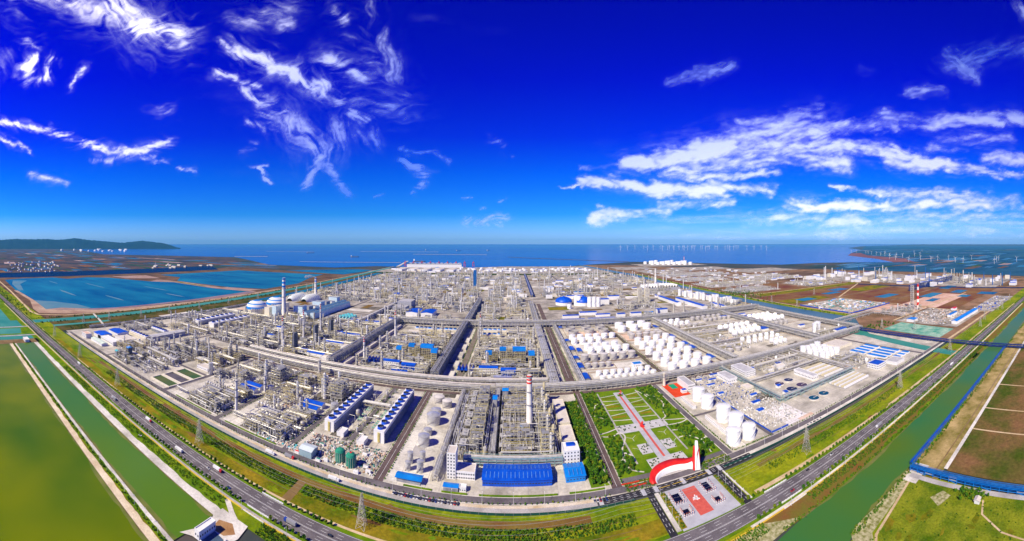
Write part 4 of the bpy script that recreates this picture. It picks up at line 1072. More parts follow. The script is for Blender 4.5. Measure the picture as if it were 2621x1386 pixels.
cool_side = mat('cooler_side', (0.16, 0.17, 0.17), 0.7, (0.26, 0.27, 0.27), 0.15)
cooling_tower('long white cooling tower with ten blue fans, next to the blue sheds', -242, -228, 422, 562, 14.6, 10, 4.3, white_wall, cool_side, blue_roof, 1, 3.0, vents=True)
cooling_tower('long white cooling tower with ten blue fans, next to the silver tanks', -172, -158, 424, 562, 14.6, 10, 4.3, white_wall, cool_side, blue_roof, 1, 3.0, vents=True)
cooling_tower('cream cooling tower with five blue fans behind the white warehouses', -876, -790, 492, 506, 10, 6, 4.5, cream_wall, cream_wall, blue_roof, 0)
cooling_tower('white cooling tower with blue fans beside the long grey hall', -880, -815, 566, 582, 10, 6, 4.5, white_wall, cool_side, blue_roof, 0)
cooling_tower('large white cooling tower near the western pad', -876, -852, 720, 885, 13, 8, 6, white_wall, cool_side, blue_roof, 1)
cooling_tower('white cooling tower beside the slim grey stacks', -815, -792, 730, 890, 13, 8, 6, white_wall, cool_side, blue_roof, 1)
cooling_tower('cream cooling tower with nine blue fans before the cross rack', -275, -155, 985, 1002, 12, 10, 4.8, cream_wall, cream_wall, blue_bright, 0)
cooling_tower('cream cooling tower with five blue fans beside the red-banded stack', -84, -18, 995, 1010, 12, 5, 4.8, cream_wall, cream_wall, blue_bright, 0)
cooling_tower('lower cream cooling cell with four blue fans', -84, -30, 962, 975, 8, 4, 4.2, cream_wall, cream_wall, blue_bright, 0)
sheet('concrete_apron', -1045, -992, 702, 862, 0.1, concrete_pale)
for i, (x, y, h) in enumerate([(-905, 655, 43), (-899, 668, 44)]):
    chimney(x, y, h, 1.5, f'{("outer", "inner")[i]} of two slim grey stacks beside the western fence', 0, base=False, r1=1.3)

# settling basins
for i, (y0, y1) in enumerate(((368, 388), (395, 416), (423, 446))):
    p = thing('settling_basin', f'{("darkest green basin nearest the perimeter road", "brownish middle settling basin", "green settling basin farthest from the perimeter road")[i]}', 'basin', (-541, (y0 + y1) / 2, 0), group='green settling basins')
    w, d = 54, y1 - y0
    b = MB()
    for a, b1, c, d1 in ((-w / 2 - 2.5, w / 2 + 2.5, -d / 2 - 3, -d / 2), (-w / 2 - 2.5, w / 2 + 2.5, d / 2, d / 2 + 3), (-w / 2 - 2.5, -w / 2, -d / 2, d / 2), (w / 2, w / 2 + 2.5, -d / 2, d / 2)):
        b.box(a, b1, c, d1, 0, 1.6 + .01 * i)
    b.obj('rim', cream_wall, p)
    q = MB(); q.box(-w / 2, w / 2, -d / 2, d / 2, 0.05, .5); q.obj('water', pond_green if i != 1 else mat('pond_brown', (0.10, 0.09, 0.05), 0.2, (0.16, 0.14, 0.08), 0.05), p)
tank(-515, 467, 4.5, 21, 'alu', 'tall silver silo standing behind the settling basins', None)
building('pump_house', 'low white pump house beside the tall silver silo', 'building', -560, -528, 470, 490, 5, 'flat', white_wall, roof_pale, win=(8, 1, 1.6, 1.4), single=False)

# ------------------------------------------------------------------ process units (near, between perimeter road and cross rack)
def maze(label, ox, seed):
    u = Unit(label, -430 + ox, 385, seed)
    for (cx, cy, w, d, h) in ((-444, 372, 22, 12, 11), (-421, 374, 18, 14, 15), (-402, 376, 16, 14, 12), (-432, 392, 24, 14, 14), (-407, 394, 18, 12, 10)):
        u.steelframe(cx + ox, cy, w, d, h, 4.5, 3.6, .4, .3, 9)
    u.aircooler(-444 + ox, 412, 30, 9, 9); u.aircooler(-408 + ox, 414, 22, 8, 8)
    u.clutter(-460 + ox, -388 + ox, 364, 405, 260, 5); u.clutter(-485 + ox, -388 + ox, 415, 450, 130, 4)
    u.pipes(-458 + ox, -390 + ox, 364, 404, 90, (2, 14), (.3, .7))
    u.column(-452 + ox, 431, 1.6, 24); u.column(-446 + ox, 433, 1.2, 18); u.column(-400 + ox, 440, 1.5, 26)
    for k in range(6): u.vessel(-478 + ox + k * 6, 426, 2.0, 8)
    return u.done()
maze('dense maze of silver pipes and frames beside the settling basins', 0, 41)
maze('dense maze of silver pipes and frames beside the builders yard', 118, 42)
for k, ox in enumerate((0, 121)):
    u = Unit(('tall grey column cluster with lattice frame behind the outer blue sheds', 'tall grey column cluster with lattice frame behind the inner blue sheds')[k], -398 + ox, 525, 50 + k)
    u.steelframe(-392 + ox, 522, 20, 26, 28, 6, 4.5, .5, .35, 14)
    u.steelframe(-410 + ox, 540, 16, 18, 14, 6, 4.5, .5, .3, 5)
    u.column(-412 + ox, 508, 2.6, 42); u.column(-419 + ox, 513, 1.6, 30); u.column(-405 + ox, 545, 2.0, 34)
    u.clutter(-430 + ox, -385 + ox, 495, 590, 130, 4); u.pipes(-430 + ox, -385 + ox, 500, 590, 40)
    u.done()
    for j, dy in enumerate((0, 16)):
        building('blue_shed', f'blue-roofed white shed, {("front", "rear")[j]} of the pair beside the {("outer", "inner")[k]} pipe maze', 'shed', -428 + ox, -396 + ox, 455 + dy, 466 + dy, 6, 'gable', white_wall, blue_roof, 0, 1.6, win=(6, 1, 1.8, 1.4), group='pairs of blue-roofed sheds', single=False)
    chimney((-368, -250)[0] + 0 if k == 0 else -384, (384, 470)[k], (50, 30)[k], 2.2, ('dark slender column standing alone by the perimeter road', 'dark column behind the settling basins road')[k], 0, base=False, r1=1.9, name='column_stack')
    tank(-390 + ox + 12, 478, 5.5, 11, 'alu', ('silver tank beside the outer blue sheds road', 'silver tank beside the first cooling tower road')[k], None)
process_unit('grey process unit with blue canopies in the west corner', -724, -655, 362, 440, 61, 7, 3, 4, 160, 18, 0, pipes=60, colh=(14, 28))
process_unit('row of small vessels and pumps beside the settling basins', -655, -590, 366, 450, 62, 1, 1, 12, 140, 8, 0, coolers=0, pipes=30, colh=(10, 14))
process_unit('tall twin column unit behind the settling basins', -715, -600, 470, 590, 63, 9, 9, 5, 220, 26, 0, pipes=70, colh=(26, 42))
process_unit('beige process unit between the first cross rack and the silo', -590, -525, 500, 590, 64, 6, 5, 4, 150, 22, 0, 1, pipes=50)
building('canopy', 'small blue canopy in the west corner unit', 'canopy', -700, -690, 385, 395, 22, 'gable', steel_dark, blue_bright, 0, 1.5)
building('canopy', 'small cyan canopy beside the slim dark stack', 'canopy', -722, -712, 368, 376, 12, 'gable', steel_grey, cyan_paint, 0, 1.2)
process_unit('low pump yard between the two cooling towers', -226, -176, 430, 590, 65, 0, 0, 4, 60, 3, 0, coolers=0, pipes=10)
pump_m = MB(); pump_m.tube((-2.6, 0, 1), (2.6, 0, 1), .55, 8); pump_m.tube((2.6, 0, 1), (3.4, 0, .1), .55, 8); pump_m.cbox(-2, 0, 0, 1.6, 1.4, 1.8)
pump_me = pump_m.mesh('pump', mat('pump_green', (0.22, 0.45, 0.36), 0.5))
k = 0
for x, ys in ((-212, (468, 474, 480, 486, 500, 506, 512, 518)), (-184, (455, 461, 467, 473, 488, 494, 500, 506))):
    for j, y in enumerate(ys):
        o = link('water_pump', pump_me, None, (x, y, 0.05))
        tag(o, f'pale green water pump, {nth(j)} in the row beside the {("first", "second")[x > -200]} cooling tower', 'pump', 'pumps between the cooling towers')
for i, (x, y) in enumerate(((-216, 424), (-184, 416))):
    building('pump_house', f'small white pump house in front of the {("first", "second")[i]} cooling tower', 'building', x - 5, x + 5, y - 7, y + 7, 5, 'flat', white_wall, white_wall)

for i, (lb, x0, x1, y0, y1, fr, hm) in enumerate([
    ('low process yard behind the west corner sheds', -975, -895, 500, 640, 6, 14), ('process unit before the white western cooling towers', -880, -745, 618, 712, 9, 18), ('pipe yard between fence and western cooling towers', -975, -885, 700, 900, 8, 14),
    ('process unit between the western cooling towers and units', -785, -740, 725, 900, 7, 20), ('stock yard before the striped domes', -975, -745, 905, 965, 8, 12), ('small vessel yard between sheds and basins', -790, -735, 400, 500, 5, 14),
    ('row of exchangers behind the outer blue sheds', -500, -436, 455, 592, 7, 18), ('row of exchangers behind the inner blue sheds', -372, -316, 440, 592, 7, 18), ('small pump yard before the tall twin columns', -720, -600, 445, 466, 3, 10), ('vessel yard beside the pump house', -592, -524, 492, 500, 1, 8),
    ('frame cluster at the end of the inner pipe maze', -310, -268, 400, 450, 4, 12), ('frame cluster at the end of the outer pipe maze', -432, -390, 410, 452, 4, 12)]):
    A = (x1 - x0) * (y1 - y0)
    process_unit(lb, x0, x1, y0, y1, 700 + i, fr, max(1, int(A / 2400)), 5, int(A / 36), hm, 0, i % 2, 1, int(A / 150), colh=(16, 34))
# gasifier plant in the middle
u = Unit('gasifier plant packed with grey vessels beside the silver tanks', -50, 500, 71)
for k, y in enumerate(range(425, 590, 24)):
    u.steelframe(-44, y + 8, 15, 18, 20 + (k % 3) * 4, 5, 4.5, .45, .45, 10)
    u.vessel(-33, y, 2.6, 12, tank_grey); u.vessel(-33, y + 9, 2.2, 10, tank_grey)
    u.aircooler(-60, y + 4, 8, 14, 12)
u.clutter(-77, -30, 415, 595, 300, 5); u.pipes(-77, -30, 415, 595, 90, (2, 18), (.25, .6)); u.done()
u = Unit('tall beige process plant around the striped chimney', 15, 500, 72, tone=0)
for k, y in enumerate(range(424, 595, 22)):
    u.steelframe(4 + (k % 2) * 4, y, 34, 14, 11 + (k * 7) % 10, 5, 4.2, .45, .4, 12)
    if k % 2 == 0: u.steelframe(40, y + 5, 14, 16, 26, 5, 4.2, .45, .4, 8); u.column(48, y + 8, 2.0, 34, beige_steel); u.column(44, y - 3, 1.6, 30)
    u.aircooler(-10, y + 9, 14, 7, 9)
u.clutter(-18, 55, 414, 595, 420, 5); u.pipes(-18, 55, 414, 595, 130, (2, 16), (.25, .6)); u.done()
for i, (x0, x1, y0, y1, z) in enumerate([(-17, -8, 566, 578, 20), (-30, -24, 530, 545, 22), (8, 22, 470, 476, 12)]):
    building('canopy', ('blue canopy deep in the beige process plant', 'steep blue canopy over the gasifier plant', 'blue shelter beside the striped chimney')[i], 'canopy', x0, x1, y0, y1, z, 'gable', steel_grey, blue_bright, 0, 1.5)
chimney(21, 477, 77, 4.2, 'white chimney with red bands rising in front of the cross rack', 3, bandz=.86, r1=3.4, base=False)

# silver tanks in front
for i, (x, y, r0, h, kd) in enumerate([(-110, 492, 9.2, 13, 'alu'), (-110, 437, 7, 12, 'alu'), (-112, 518, 7.5, 8, 'alu'), (-111, 462, 5.5, 7, 'alu'), (-101, 546, 7.5, 10, 'grey'), (-116, 560, 8, 9, 'grey')]):
    tank(x, y, r0, h, kd, ['largest silver tank beside the second cooling tower', 'silver tank nearest the front in the row beside the cooling tower', 'silver domed tank behind the largest silver tank', 'small silver tank between two larger ones', 'grey tank near the white-covered rack', 'grey tank farthest back beside the cooling tower'][i], 'silver tanks beside the cooling tower')
for i, (x, y, h, r0) in enumerate([(-116, 397, 12, 3.2), (-115, 384, 9, 3.0), (-103, 403, 11, 3.2), (-101, 384, 12, 3.6)]):
    tank(x, y, r0, h, 'alu', f'small grey silo behind the long blue canopy, {("rear inner", "front inner", "rear outer", "front outer")[i]} of four', 'four small silos behind the blue canopy')

# front buildings
building('blue_canopy', 'long blue canopy roof beside the plant entrance road', 'canopy', -121, -95, 362, 370, 5, 'gable', steel_grey, blue_bright, 0, 1.0, over=1.5)
t = building('stair_tower', 'white stair tower with rows of small windows', 'tower', -70.5, -61, 379, 394, 27, 'flat', white_wall, roof_pale, win=(3, 8, 1.3, 1.5, 'f'))
building('office_annex', 'low white annex beside the white stair tower', 'building', -60.8, -40.5, 380, 396, 8, 'flat', white_wall, roof_pale, win=(8, 2, 1.5, 1.4, 'f'))
building('blue_shed', 'small blue-roofed gatehouse in front of the stair tower', 'shed', -70.5, -55.5, 360, 366, 4.5, 'gable', white_wall, blue_bright, 0, .8, doors=4)
building('white_cabin', 'small white cabin beside the blue gatehouse', 'cabin', -54.5, -47.5, 361, 367, 4, 'flat', white_wall, white_wall, win=(3, 1, 1.0, 1.0))
building('blue_warehouse', 'wide royal blue warehouse in front of the process plant', 'warehouse', -32, 40, 372.5, 399, 6.5, 'gable', blue_roof, blue_roof, 0, 2.2, over=.8, skylights=16, win=(24, 1, 2.2, .9, 'f'))
building('blue_warehouse', 'smaller bright blue warehouse beside the tree belt', 'warehouse', 55, 75.5, 374.5, 397, 6.0, 'gable', blue_bright, blue_bright, 0, 2.0, over=.8, skylights=4, win=(6, 1, 1.8, .9, 'f'))
building('office_building', 'white office building with blue roof patch behind the small warehouse', 'building', 56.5, 75, 405, 424, 15, 'flat', white_wall, white_wall, win=(5, 4, 1.4, 1.5, 'f'))
building('roof_shelter', 'small blue shelter on top of the white office building', 'shelter', 61, 71, 415, 421, 1.6, 'flat', blue_roof, blue_roof, parapet=False).location.z = 15.3
for i, (y0, y1, h) in enumerate(((438, 476, 9), (482, 530, 9), (533, 556, 9))):
    building('flat_hall', f'beige flat-roofed hall beside the tree belt, {("front", "middle", "rear")[i]} of three', 'hall', 60, 76, y0, y1, h, 'flat', cream_wall, roof_pale, win=(6, 1, 1.2, 1.2, 'f'), group='beige halls beside the tree belt')

# builders yard in front
building('grey_shed', 'pale grey shed in the builders yard by the perimeter road', 'shed', -239, -222, 356, 370, 8, 'gable', mat('wall_greyblue', (0.30, 0.42, 0.45), 0.6), mat('roof_ice', (0.58, 0.66, 0.68), 0.5), 0, 1.5)
for i, (x, y) in enumerate(((-192, 371), (-177, 368))):
    t = thing('netted_silo', f'domed silo wrapped in green netting, {("rear", "front")[i]} of the pair', 'silo', (x, y, 0), group='silos wrapped in green net')
    b = MB(); b.lathe(0, 0, [(5.8, 0), (5.8, 11)], 22, smooth=False, cap=False); b.obj('shell', green_net, t)
    b = MB(); b.lathe(0, 0, [(6.0, 11), (4.6, 13), (2.4, 14.2), (.3, 14.8)], 22, smooth=False); b.obj('roof', green_net, t)
    b = MB(); b.lathe(0, 0, [(6.02, 10.8), (6.12, 11.2)], 22, cap=False); b.obj('ring', steel_dark, t)
    b = MB(); P, Q = [], []
    for k in range(16):
        a = k * math.pi / 8; P.append((6.0 * math.cos(a), 6.0 * math.sin(a), 0)); Q.append((6.0 * math.cos(a), 6.0 * math.sin(a), 11))
    b.beams(P, Q, .22); b.obj('scaffold_frame', steel, t)
    if i: b = MB(); b.cyl(0, 0, 14.5, 1.2, .5, 10); b.obj('hatch', red_paint, t)
rr = random.Random(99)
def site_clutter(label, x0, x1, y0, y1, n, seed, mats, smax=4.5, hmax=2.6, name='building_material', cat='building materials'):
    r = random.Random(seed); b = MB(); K = len(mats)
    for i in range(n):
        x, y = r.uniform(x0, x1), r.uniform(y0, y1); k = r.random()
        if k < .6: b.cbox(x, y, 0, r.uniform(.8, smax), r.uniform(.8, smax * .7), r.uniform(.4, hmax), r.randrange(K), r.choice((0, 0, .3, 1.2, 1.57)))
        elif k < .85:
            a = r.uniform(0, 3.14); L = r.uniform(2, 7); c = r.randrange(K)
            for j in range(4): b.tube((x + j * .5, y, .3), (x + j * .5 + L * math.cos(a), y + L * math.sin(a), .3), .22, 5, c)
        else: b.cyl(x, y, 0, r.uniform(.5, 1.2), r.uniform(.8, 3), 7, r.randrange(K))
    o = b.obj(name, mats); tag(o, label, cat, kind='stuff'); return o
CM = [concrete_pale, white_wall, steel_grey, steel, wood, pink_pad, tank_white, steel_dark, teal_paint, orange_red]
site_clutter('scattered building materials around the green netted silos', -248, -148, 360, 410, 620, 5, CM[:-1] + [pink_pad], 2.2, 1.6)
site_clutter('stacked steel and planks beside the perimeter road', -310, -225, 359, 372, 260, 6, [concrete_pale, white_wall, steel_grey, cyan_paint, pink_pad, steel], 3.0, 1.6)
for i in range(9):
    x, y = [(-232, 378), (-214, 358), (-206, 362), (-166, 358), (-160, 372), (-154, 364), (-226, 388), (-243, 358), (-170, 392)][i]
    building('site_cabin', ('white site cabin behind the pale grey shed', 'white site cabin before the netted silos', 'green-topped cabin before the netted silos', 'long white cabin near the plant road', 'white cabin by the plant road kerb', 'white cabin at the yard corner', 'small green roofed cabin near the first cooling tower', 'red and white cabin by the perimeter road', 'white cabin before the second cooling tower')[i], 'cabin',
             x - 3, x + 3, y - 1.5, y + 1.5, 2.8, 'flat', white_wall, (white_wall, teal_paint, white_wall, white_wall, concrete_grey, white_wall, green_net, red_paint, white_wall)[i], parapet=False)

# ------------------------------------------------------------------ mid plant, between the two cross racks
B = [
 ('beige unit with banded stacks beside the white-covered rack', -720, -590, 650, 745, 20, 0), ('process unit with brick coloured pumps behind the western cooler', -720, -590, 755, 840, 18, 0), ('low process unit below the striped domes', -720, -600, 852, 950, 18, 0),
 ('pipe and vessel yard before the striped domes', -735, -640, 958, 1055, 14, 1), ('process unit beside the nearest dark tower', -580, -530, 650, 745, 22, 0), ('process unit beside the second dark tower', -580, -530, 755, 840, 22, 1), ('process unit beside the farthest dark tower', -590, -530, 850, 1050, 20, 0),
 ('unit around the nearest dark tower and blue shed', -505, -372, 652, 742, 20, 1), ('unit around the second dark tower and blue shed', -505, -372, 752, 840, 20, 0), ('unit around the farthest dark tower and blue shed', -505, -372, 850, 935, 20, 1),
 ('yard of small exchangers before the cyan tanks', -505, -372, 945, 1055, 14, 1),
 ('beige unit with sawtooth blue coolers on the near side of the middle rack', -312, -160, 655, 742, 18, 0), ('unit behind the tall blue-roofed reactor frames', -312, -160, 782, 870, 24, 0), ('unit with short twin columns before the cream cooling tower', -312, -160, 880, 965, 20, 1),
 ('beige unit with sawtooth blue coolers beside the brown avenue', -88, 55, 655, 742, 18, 0), ('unit behind the blue-roofed frames beside the avenue', -88, 55, 782, 870, 24, 0), ('unit with tall columns near the avenue', -88, 55, 880, 955, 22, 1), ('open pad with small vessels under the high cross rack', -15, 55, 962, 1055, 10, 0),
]
for i, (lb, x0, x1, y0, y1, hm, tone) in enumerate(B):
    A = (x1 - x0) * (y1 - y0)
    process_unit(lb, x0, x1, y0, y1, 100 + i, max(3, int(A / 1050)), max(2, int(A / 2200)), max(3, int(A / 1500)), int(A / 42), hm, 1, tone, max(1, int(A / 4500)), int(A / 160), colh=(22, 44))
for i, (x, y, h) in enumerate([(-510, 690, 80), (-511, 782, 80), (-509, 865, 84), (-303, 898, 76), (-298, 683, 58), (-86, 944, 70)]):
    chimney(x, y, h, 2.6, ('red-banded white stack nearest the white-covered rack', 'second red-banded stack in the row of three', 'third red-banded stack, nearest the power plant', 'red-banded stack beside the tall dark pipe rack', 'shorter red-banded stack beside the sawtooth coolers', 'red-banded stack between the cream cooling towers')[i], 3, bandz=.84, r1=1.7, lattice=(i == 5))
for i, (x, y, h) in enumerate([(-480, 698, 43), (-475, 783, 45), (-479, 872, 42)]):
    t = thing('dark_tower', ('nearest of three dark slab towers', 'middle of three dark slab towers', 'farthest of three dark slab towers')[i], 'tower', (x, y, 0), group='dark slab towers')
    b = MB(); b.box(-4, 4, -6, 6, 0, h); b.obj('core', steel_dark, t)
    P, Q = [], []
    for z in np.arange(3, h, 3.2):
        for x_ in (-6.5, -4.2): P.append((x_, -6, z)); Q.append((x_, 6, z))
        for y_ in (-6, 0, 6): P.append((-6.5, y_, z)); Q.append((-4.2, y_, z))
    for y_ in (-6, 0, 6): P.append((-6.5, y_, 0)); Q.append((-6.5, y_, h))
    b = MB(); b.beams(P, Q, .4); b.obj('stair_frame', rail_yellow, t)
    b = MB(); b.cyl(2.0, -7.4, 0, 1.6, h, 10); b.cyl(-1.5, -7.6, 0, 1.2, h * .9, 10); b.obj('riser_pipe', steel_grey, t)
for i, (x0, x1, y) in enumerate(((-438, -394, 684), (-446, -398, 783), (-446, -396, 874))):
    building('blue_shed', f'long narrow blue-roofed shed beside the {("nearest", "second", "farthest")[i]} dark tower', 'shed', x0, x1, y, y + 9, 8, 'gable', white_wall, blue_roof, 0, 1.6, group='narrow blue sheds beside the dark towers')
    building('blue_shed', f'short blue-roofed shed close to the {("nearest", "second", "farthest")[i]} dark tower', 'shed', x0 - 22, x0 - 4, y + 8, y + 16, 9, 'gable', white_wall, blue_roof, 0, 1.4)
    building('flat_hall', f'white flat-roofed hall beside the tall dark rack, {("nearest", "second", "farthest")[i]} of three', 'hall', -392, -368, y - 22, y - 4, 9, 'flat', white_wall, roof_pale, group='white halls beside the tall dark rack')
building('blue_shed', 'short blue-roofed shed right behind the white-covered rack', 'shed', -470, -446, 645, 653, 7, 'gable', white_wall, blue_roof, 0, 1.2)
building('blue_shed', 'blue-roofed shed in the western units', 'shed', -640, -612, 836, 846, 9, 'gable', white_wall, blue_roof, 0, 1.5)
building('blue_shed', 'blue-roofed shed before the western cooling towers', 'shed', -610, -588, 756, 764, 8, 'gable', white_wall, blue_roof, 0, 1.5)

# blue-roofed reactor frames
def reactor_frame(label, x, y, w, d, h, roof=True, fmm=beige_steel, rm=None):
    u = Unit(label, x, y, int(x * 7 + y), 'reactor_frame', 'reactor frame', 1, 'tall reactor frames')
    u.steelframe(x, y, w, d, h, 4.5, 3.6, .55, .65, 12)
    for k in range(3): u.equip.cyl((k - 1) * w * .27, (k % 2 - .5) * d * .3, .5, min(w, d) * .17, h * .9, 9, 4)  # dark reactor vessels, added to deepen the contrast inside the frame
    if roof:
        b = MB(); e = .8
        b.box(-w / 2 - e, w / 2 + e, -d / 2 - e, d / 2 + e, h + 4.0, h + 4.5)
        b.box(-w / 2 - e, w / 2 + e, -d / 2 - e, -d / 2 - e + .4, h - 1.5, h + 4.0); b.box(w / 2 + e - .4, w / 2 + e, -d / 2 - e + .4, d / 2 + e, h - 1.5, h + 4)
        b.obj('roof', rm or blue_bright, u.root)
    return u.done()
for k, ox in enumerate((-190, 6)):
    side = ('beside the tall middle rack', 'beside the brown avenue')[k]
    for j, (dx, dy, w, d, h, rf) in enumerate([(-44, 0, 10, 14, 26, 0), (-58, 8, 12, 12, 18, 1), (-28, 2, 12, 10, 28, 1), (-14, 0, 11, 14, 29, 0), (6, 2, 26, 14, 28, 1), (30, -34, 11, 14, 30, 1)]):
        reactor_frame(f'{("open beige", "low blue-topped", "narrow blue-topped", "tall open", "widest blue-topped", "front blue-topped")[j]} reactor frame {side}', ox + dx, 758 + dy, w, d, h, rf)
    building('blue_shed', f'blue-roofed compressor house {side}', 'shed', ox - 72, ox - 36, 692, 706, 12, 'gable', white_wall, blue_roof, 0, 1.5, win=(9, 2, 2, 1.6), single=False)
    building('blue_shed', f'lower blue-roofed house {side}, next to the compressor house', 'shed', ox - 30, ox - 2, 688, 702, 10, 'gable', blue_roof, blue_roof, 0, 2)
    building('blue_shed', f'low blue-roofed substation {side}', 'shed', ox - 42, ox - 10, 662, 668, 6, 'gable', cream_wall, blue_roof, 0, 1)
    for j in range(5):
        t = thing('sawtooth_cooler', f'steep blue A-shaped cooler, {nth(j)} of five {side}', 'cooler', (ox - 112 + j * 7, 702, 0), group='sawtooth blue coolers')
        b = MB(); b.add([(-3.4, -8, 5), (0, -8, 14), (0, 8, 14), (-3.4, 8, 5), (3.4, -8, 5), (3.4, 8, 5)], [(0, 1, 2, 3), (1, 4, 5, 2)], tris=[(0, 4, 1), (3, 2, 5)]); b.obj('bundle', blue_roof, t)
        for lx, ly in ((-3, -7), (3, -7), (-3, 7), (3, 7)): b = MB(); b.beams([(lx, ly, 0)], [(lx, ly, 5)], .5); b.obj('leg', steel, t)
building('flat_hall', 'wide cream hall beside the cream cooling tower', 'hall', -290, -245, 955, 978, 8, 'flat', cream_wall, roof_pale)
building('flat_hall', 'cream hall with row of vents under the cream cooling tower', 'hall', -195, -160, 955, 975, 7, 'flat', cream_wall, roof_pale)
for i in range(6):
    y = 660 + i * 66
    building('long_shed', f'long pale flat-roofed block in the strip beside the tall {("dark", "middle")[0]} rack, {nth(i)} from the front', 'shed', -341, -330, y, y + 48, 7, 'flat', cream_wall, roof_pale, parapet=False, group='pale blocks beside the tall dark rack')
for i in range(5):
    y = 655 + i * 62
    building('long_shed', f'pale low block in the shadow of the middle rack, {nth(i)} from the front', 'shed', -122, -111, y, y + 36, 4, 'flat', concrete_pale, concrete_pale, parapet=False, group='pale blocks beside the middle rack')

# ------------------------------------------------------------------ tank farms
def row(pts, r0, h, kind, phrase, group, hs=None):
    for i, (x, y) in enumerate(pts):
        tank(x, y, r0, hs[i] if hs else h, kind, f'{("first", "last")[i == len(pts) - 1] if i in (0, len(pts) - 1) else nth(i)} {phrase}', group, rz=RNG.uniform(-.2, .2))
G1 = 'tank farm beside the brown avenue'; G2 = 'tank farm beside the sphere rack'
row([(x, 640) for x in np.linspace(161, 260, 8)], 5.0, 9, 'white', 'small white tank in the frontmost row behind the long pale rack', G1)
row([(x, 668) for x in np.linspace(160, 259, 8)], 5.0, 8.5, 'white', 'small white tank in the second row behind the long pale rack', G1)
row([(149, 714), (164, 714), (178, 714), (192, 714)], 5.6, 9, 'grey', 'small grey tank in the short row of four', G1)
row([(x, 757) for x in np.linspace(151, 256, 6)], 8.2, 13.5, 'grey', 'large grey tank in the row of six', G1)
row([(x, 808) for x in np.linspace(176, 259, 5)], 7.8, 14, 'white', 'white tank in the row behind the six grey tanks', G1)
row([(173, 838), (195, 838), (217, 838), (241, 842)], 7.8, 14.5, 'white', 'white tank in the row of four before the bund road', G1)
row([(151, 891), (172, 891), (193, 891), (214, 891)], 7.8, 14.5, 'white', 'white tank in the row of four behind the bund road', G1)
row([(x, 932) for x in np.linspace(152, 260, 6)], 8.0, 12, 'white', 'white tank in the back row of six', G1)
row([(164, 982), (211, 994), (250, 988)], 14, 11, 'open', 'wide open-topped tank in the front row by the high cross rack', G1)
row([(162, 1022), (209, 1030), (250, 1028)], 14, 12, 'open', 'wide open-topped tank right under the high cross rack', G1)
row([(x, 646) for x in (303, 328, 354, 381)], 9.0, 15, 'white', 'big white tank in the frontmost row of the inner farm', G2)
row([(x, 682) for x in (303, 329, 354, 379)], 9.0, 15, 'white', 'big white tank in the second row of the inner farm', G2)
row([(302, 724), (329, 731), (354, 731), (382, 733)], 8.8, 15, 'white', 'big white tank in the third row of the inner farm', G2)
row([(301, 766), (330, 772), (358, 773), (383, 770)], 8.8, 15, 'white', 'big white tank in the fourth row of the inner farm', G2)
row([(303, 812), (328, 813), (354, 815), (386, 828)], 8.6, 15, 'white', 'big white tank in the fifth row of the inner farm', G2)
row([(304, 850), (331, 855), (359, 863), (386, 866)], 8.6, 15, 'white', 'big white tank in the sixth row of the inner farm', G2)
row([(x, 904) for x in np.linspace(307, 385, 5)], 8.0, 12.5, 'grey', 'grey tank in the front row behind the big white ones', G2)
row([(x, 934) for x in (312, 336, 362, 388)], 8.0, 10, 'grey', 'grey tank in the rear row behind the big white ones', G2)
row([(305, 988), (343, 993), (385, 1000)], 12, 15, 'white', 'wide white tank in the nearer row by the cross rack', G2)
row([(308, 1030), (345, 1036), (380, 1034)], 12, 15, 'white', 'wide white tank in the farther row by the cross rack', G2)
for i, y in enumerate((646, 706, 717, 764, 814, 827, 906, 1050)):
    L = (30, 18, 18, 18, 26, 30, 18, 18)[i]; x = (128, 129, 129, 129, 146, 131, 131, 132)[i] + 6
    building('pump_shelter', f'blue-roofed pump shelter beside the narrow grey rack, {nth(i)} from the front', 'shelter', x - 5, x + 5, y, y + L, 4, 'gable', steel_grey, blue_roof, 1, 1.0, group='blue pump shelters beside the tanks')
for i, y in enumerate((668, 752, 790, 866, 985)):
    building('pump_shelter', f'blue-roofed pump shelter beside the sphere rack, {nth(i)} from the front', 'shelter', 408, 418, y, y + 26, 4, 'gable', steel_grey, blue_roof, 1, 1.0, group='blue pump shelters beside the sphere rack')
building('control_room', 'small white and blue control room between small and grey tanks', 'building', 238, 256, 690, 704, 7, 'flat', white_wall, blue_bright, parapet=False, win=(5, 1, 1.5, 1.3), single=False)
# bund walls
bw = MB()
for x0, x1, y0, y1 in [(143, 272, 628, 685), (143, 205, 700, 728), (143, 272, 742, 772), (143, 272, 795, 915), (143, 272, 918, 950), (143, 272, 962, 1050), (286, 402, 632, 700), (286, 402, 706, 790), (286, 402, 795, 880), (286, 402, 888, 950), (286, 402, 965, 1056), (450, 688, 640, 750), (450, 688, 776, 858), (450, 688, 872, 960), (712, 848, 640, 740), (712, 848, 830, 980)]:
    for a, b_, c, d in ((x0, x1, y0, y0 + .6), (x0, x1, y1, y1 + .6), (x0 - .6, x0, y0, y1), (x1, x1 + .6, y0, y1)): bw.box(a, b_, c, d, 0, 1.3)
tag(bw.obj('bund_wall', mat('bund_brown', (0.28, 0.20, 0.15), 0.9, (0.40, 0.30, 0.24), 0.1)), 'low brown bund walls around the tank fields', 'wall', kind='structure')

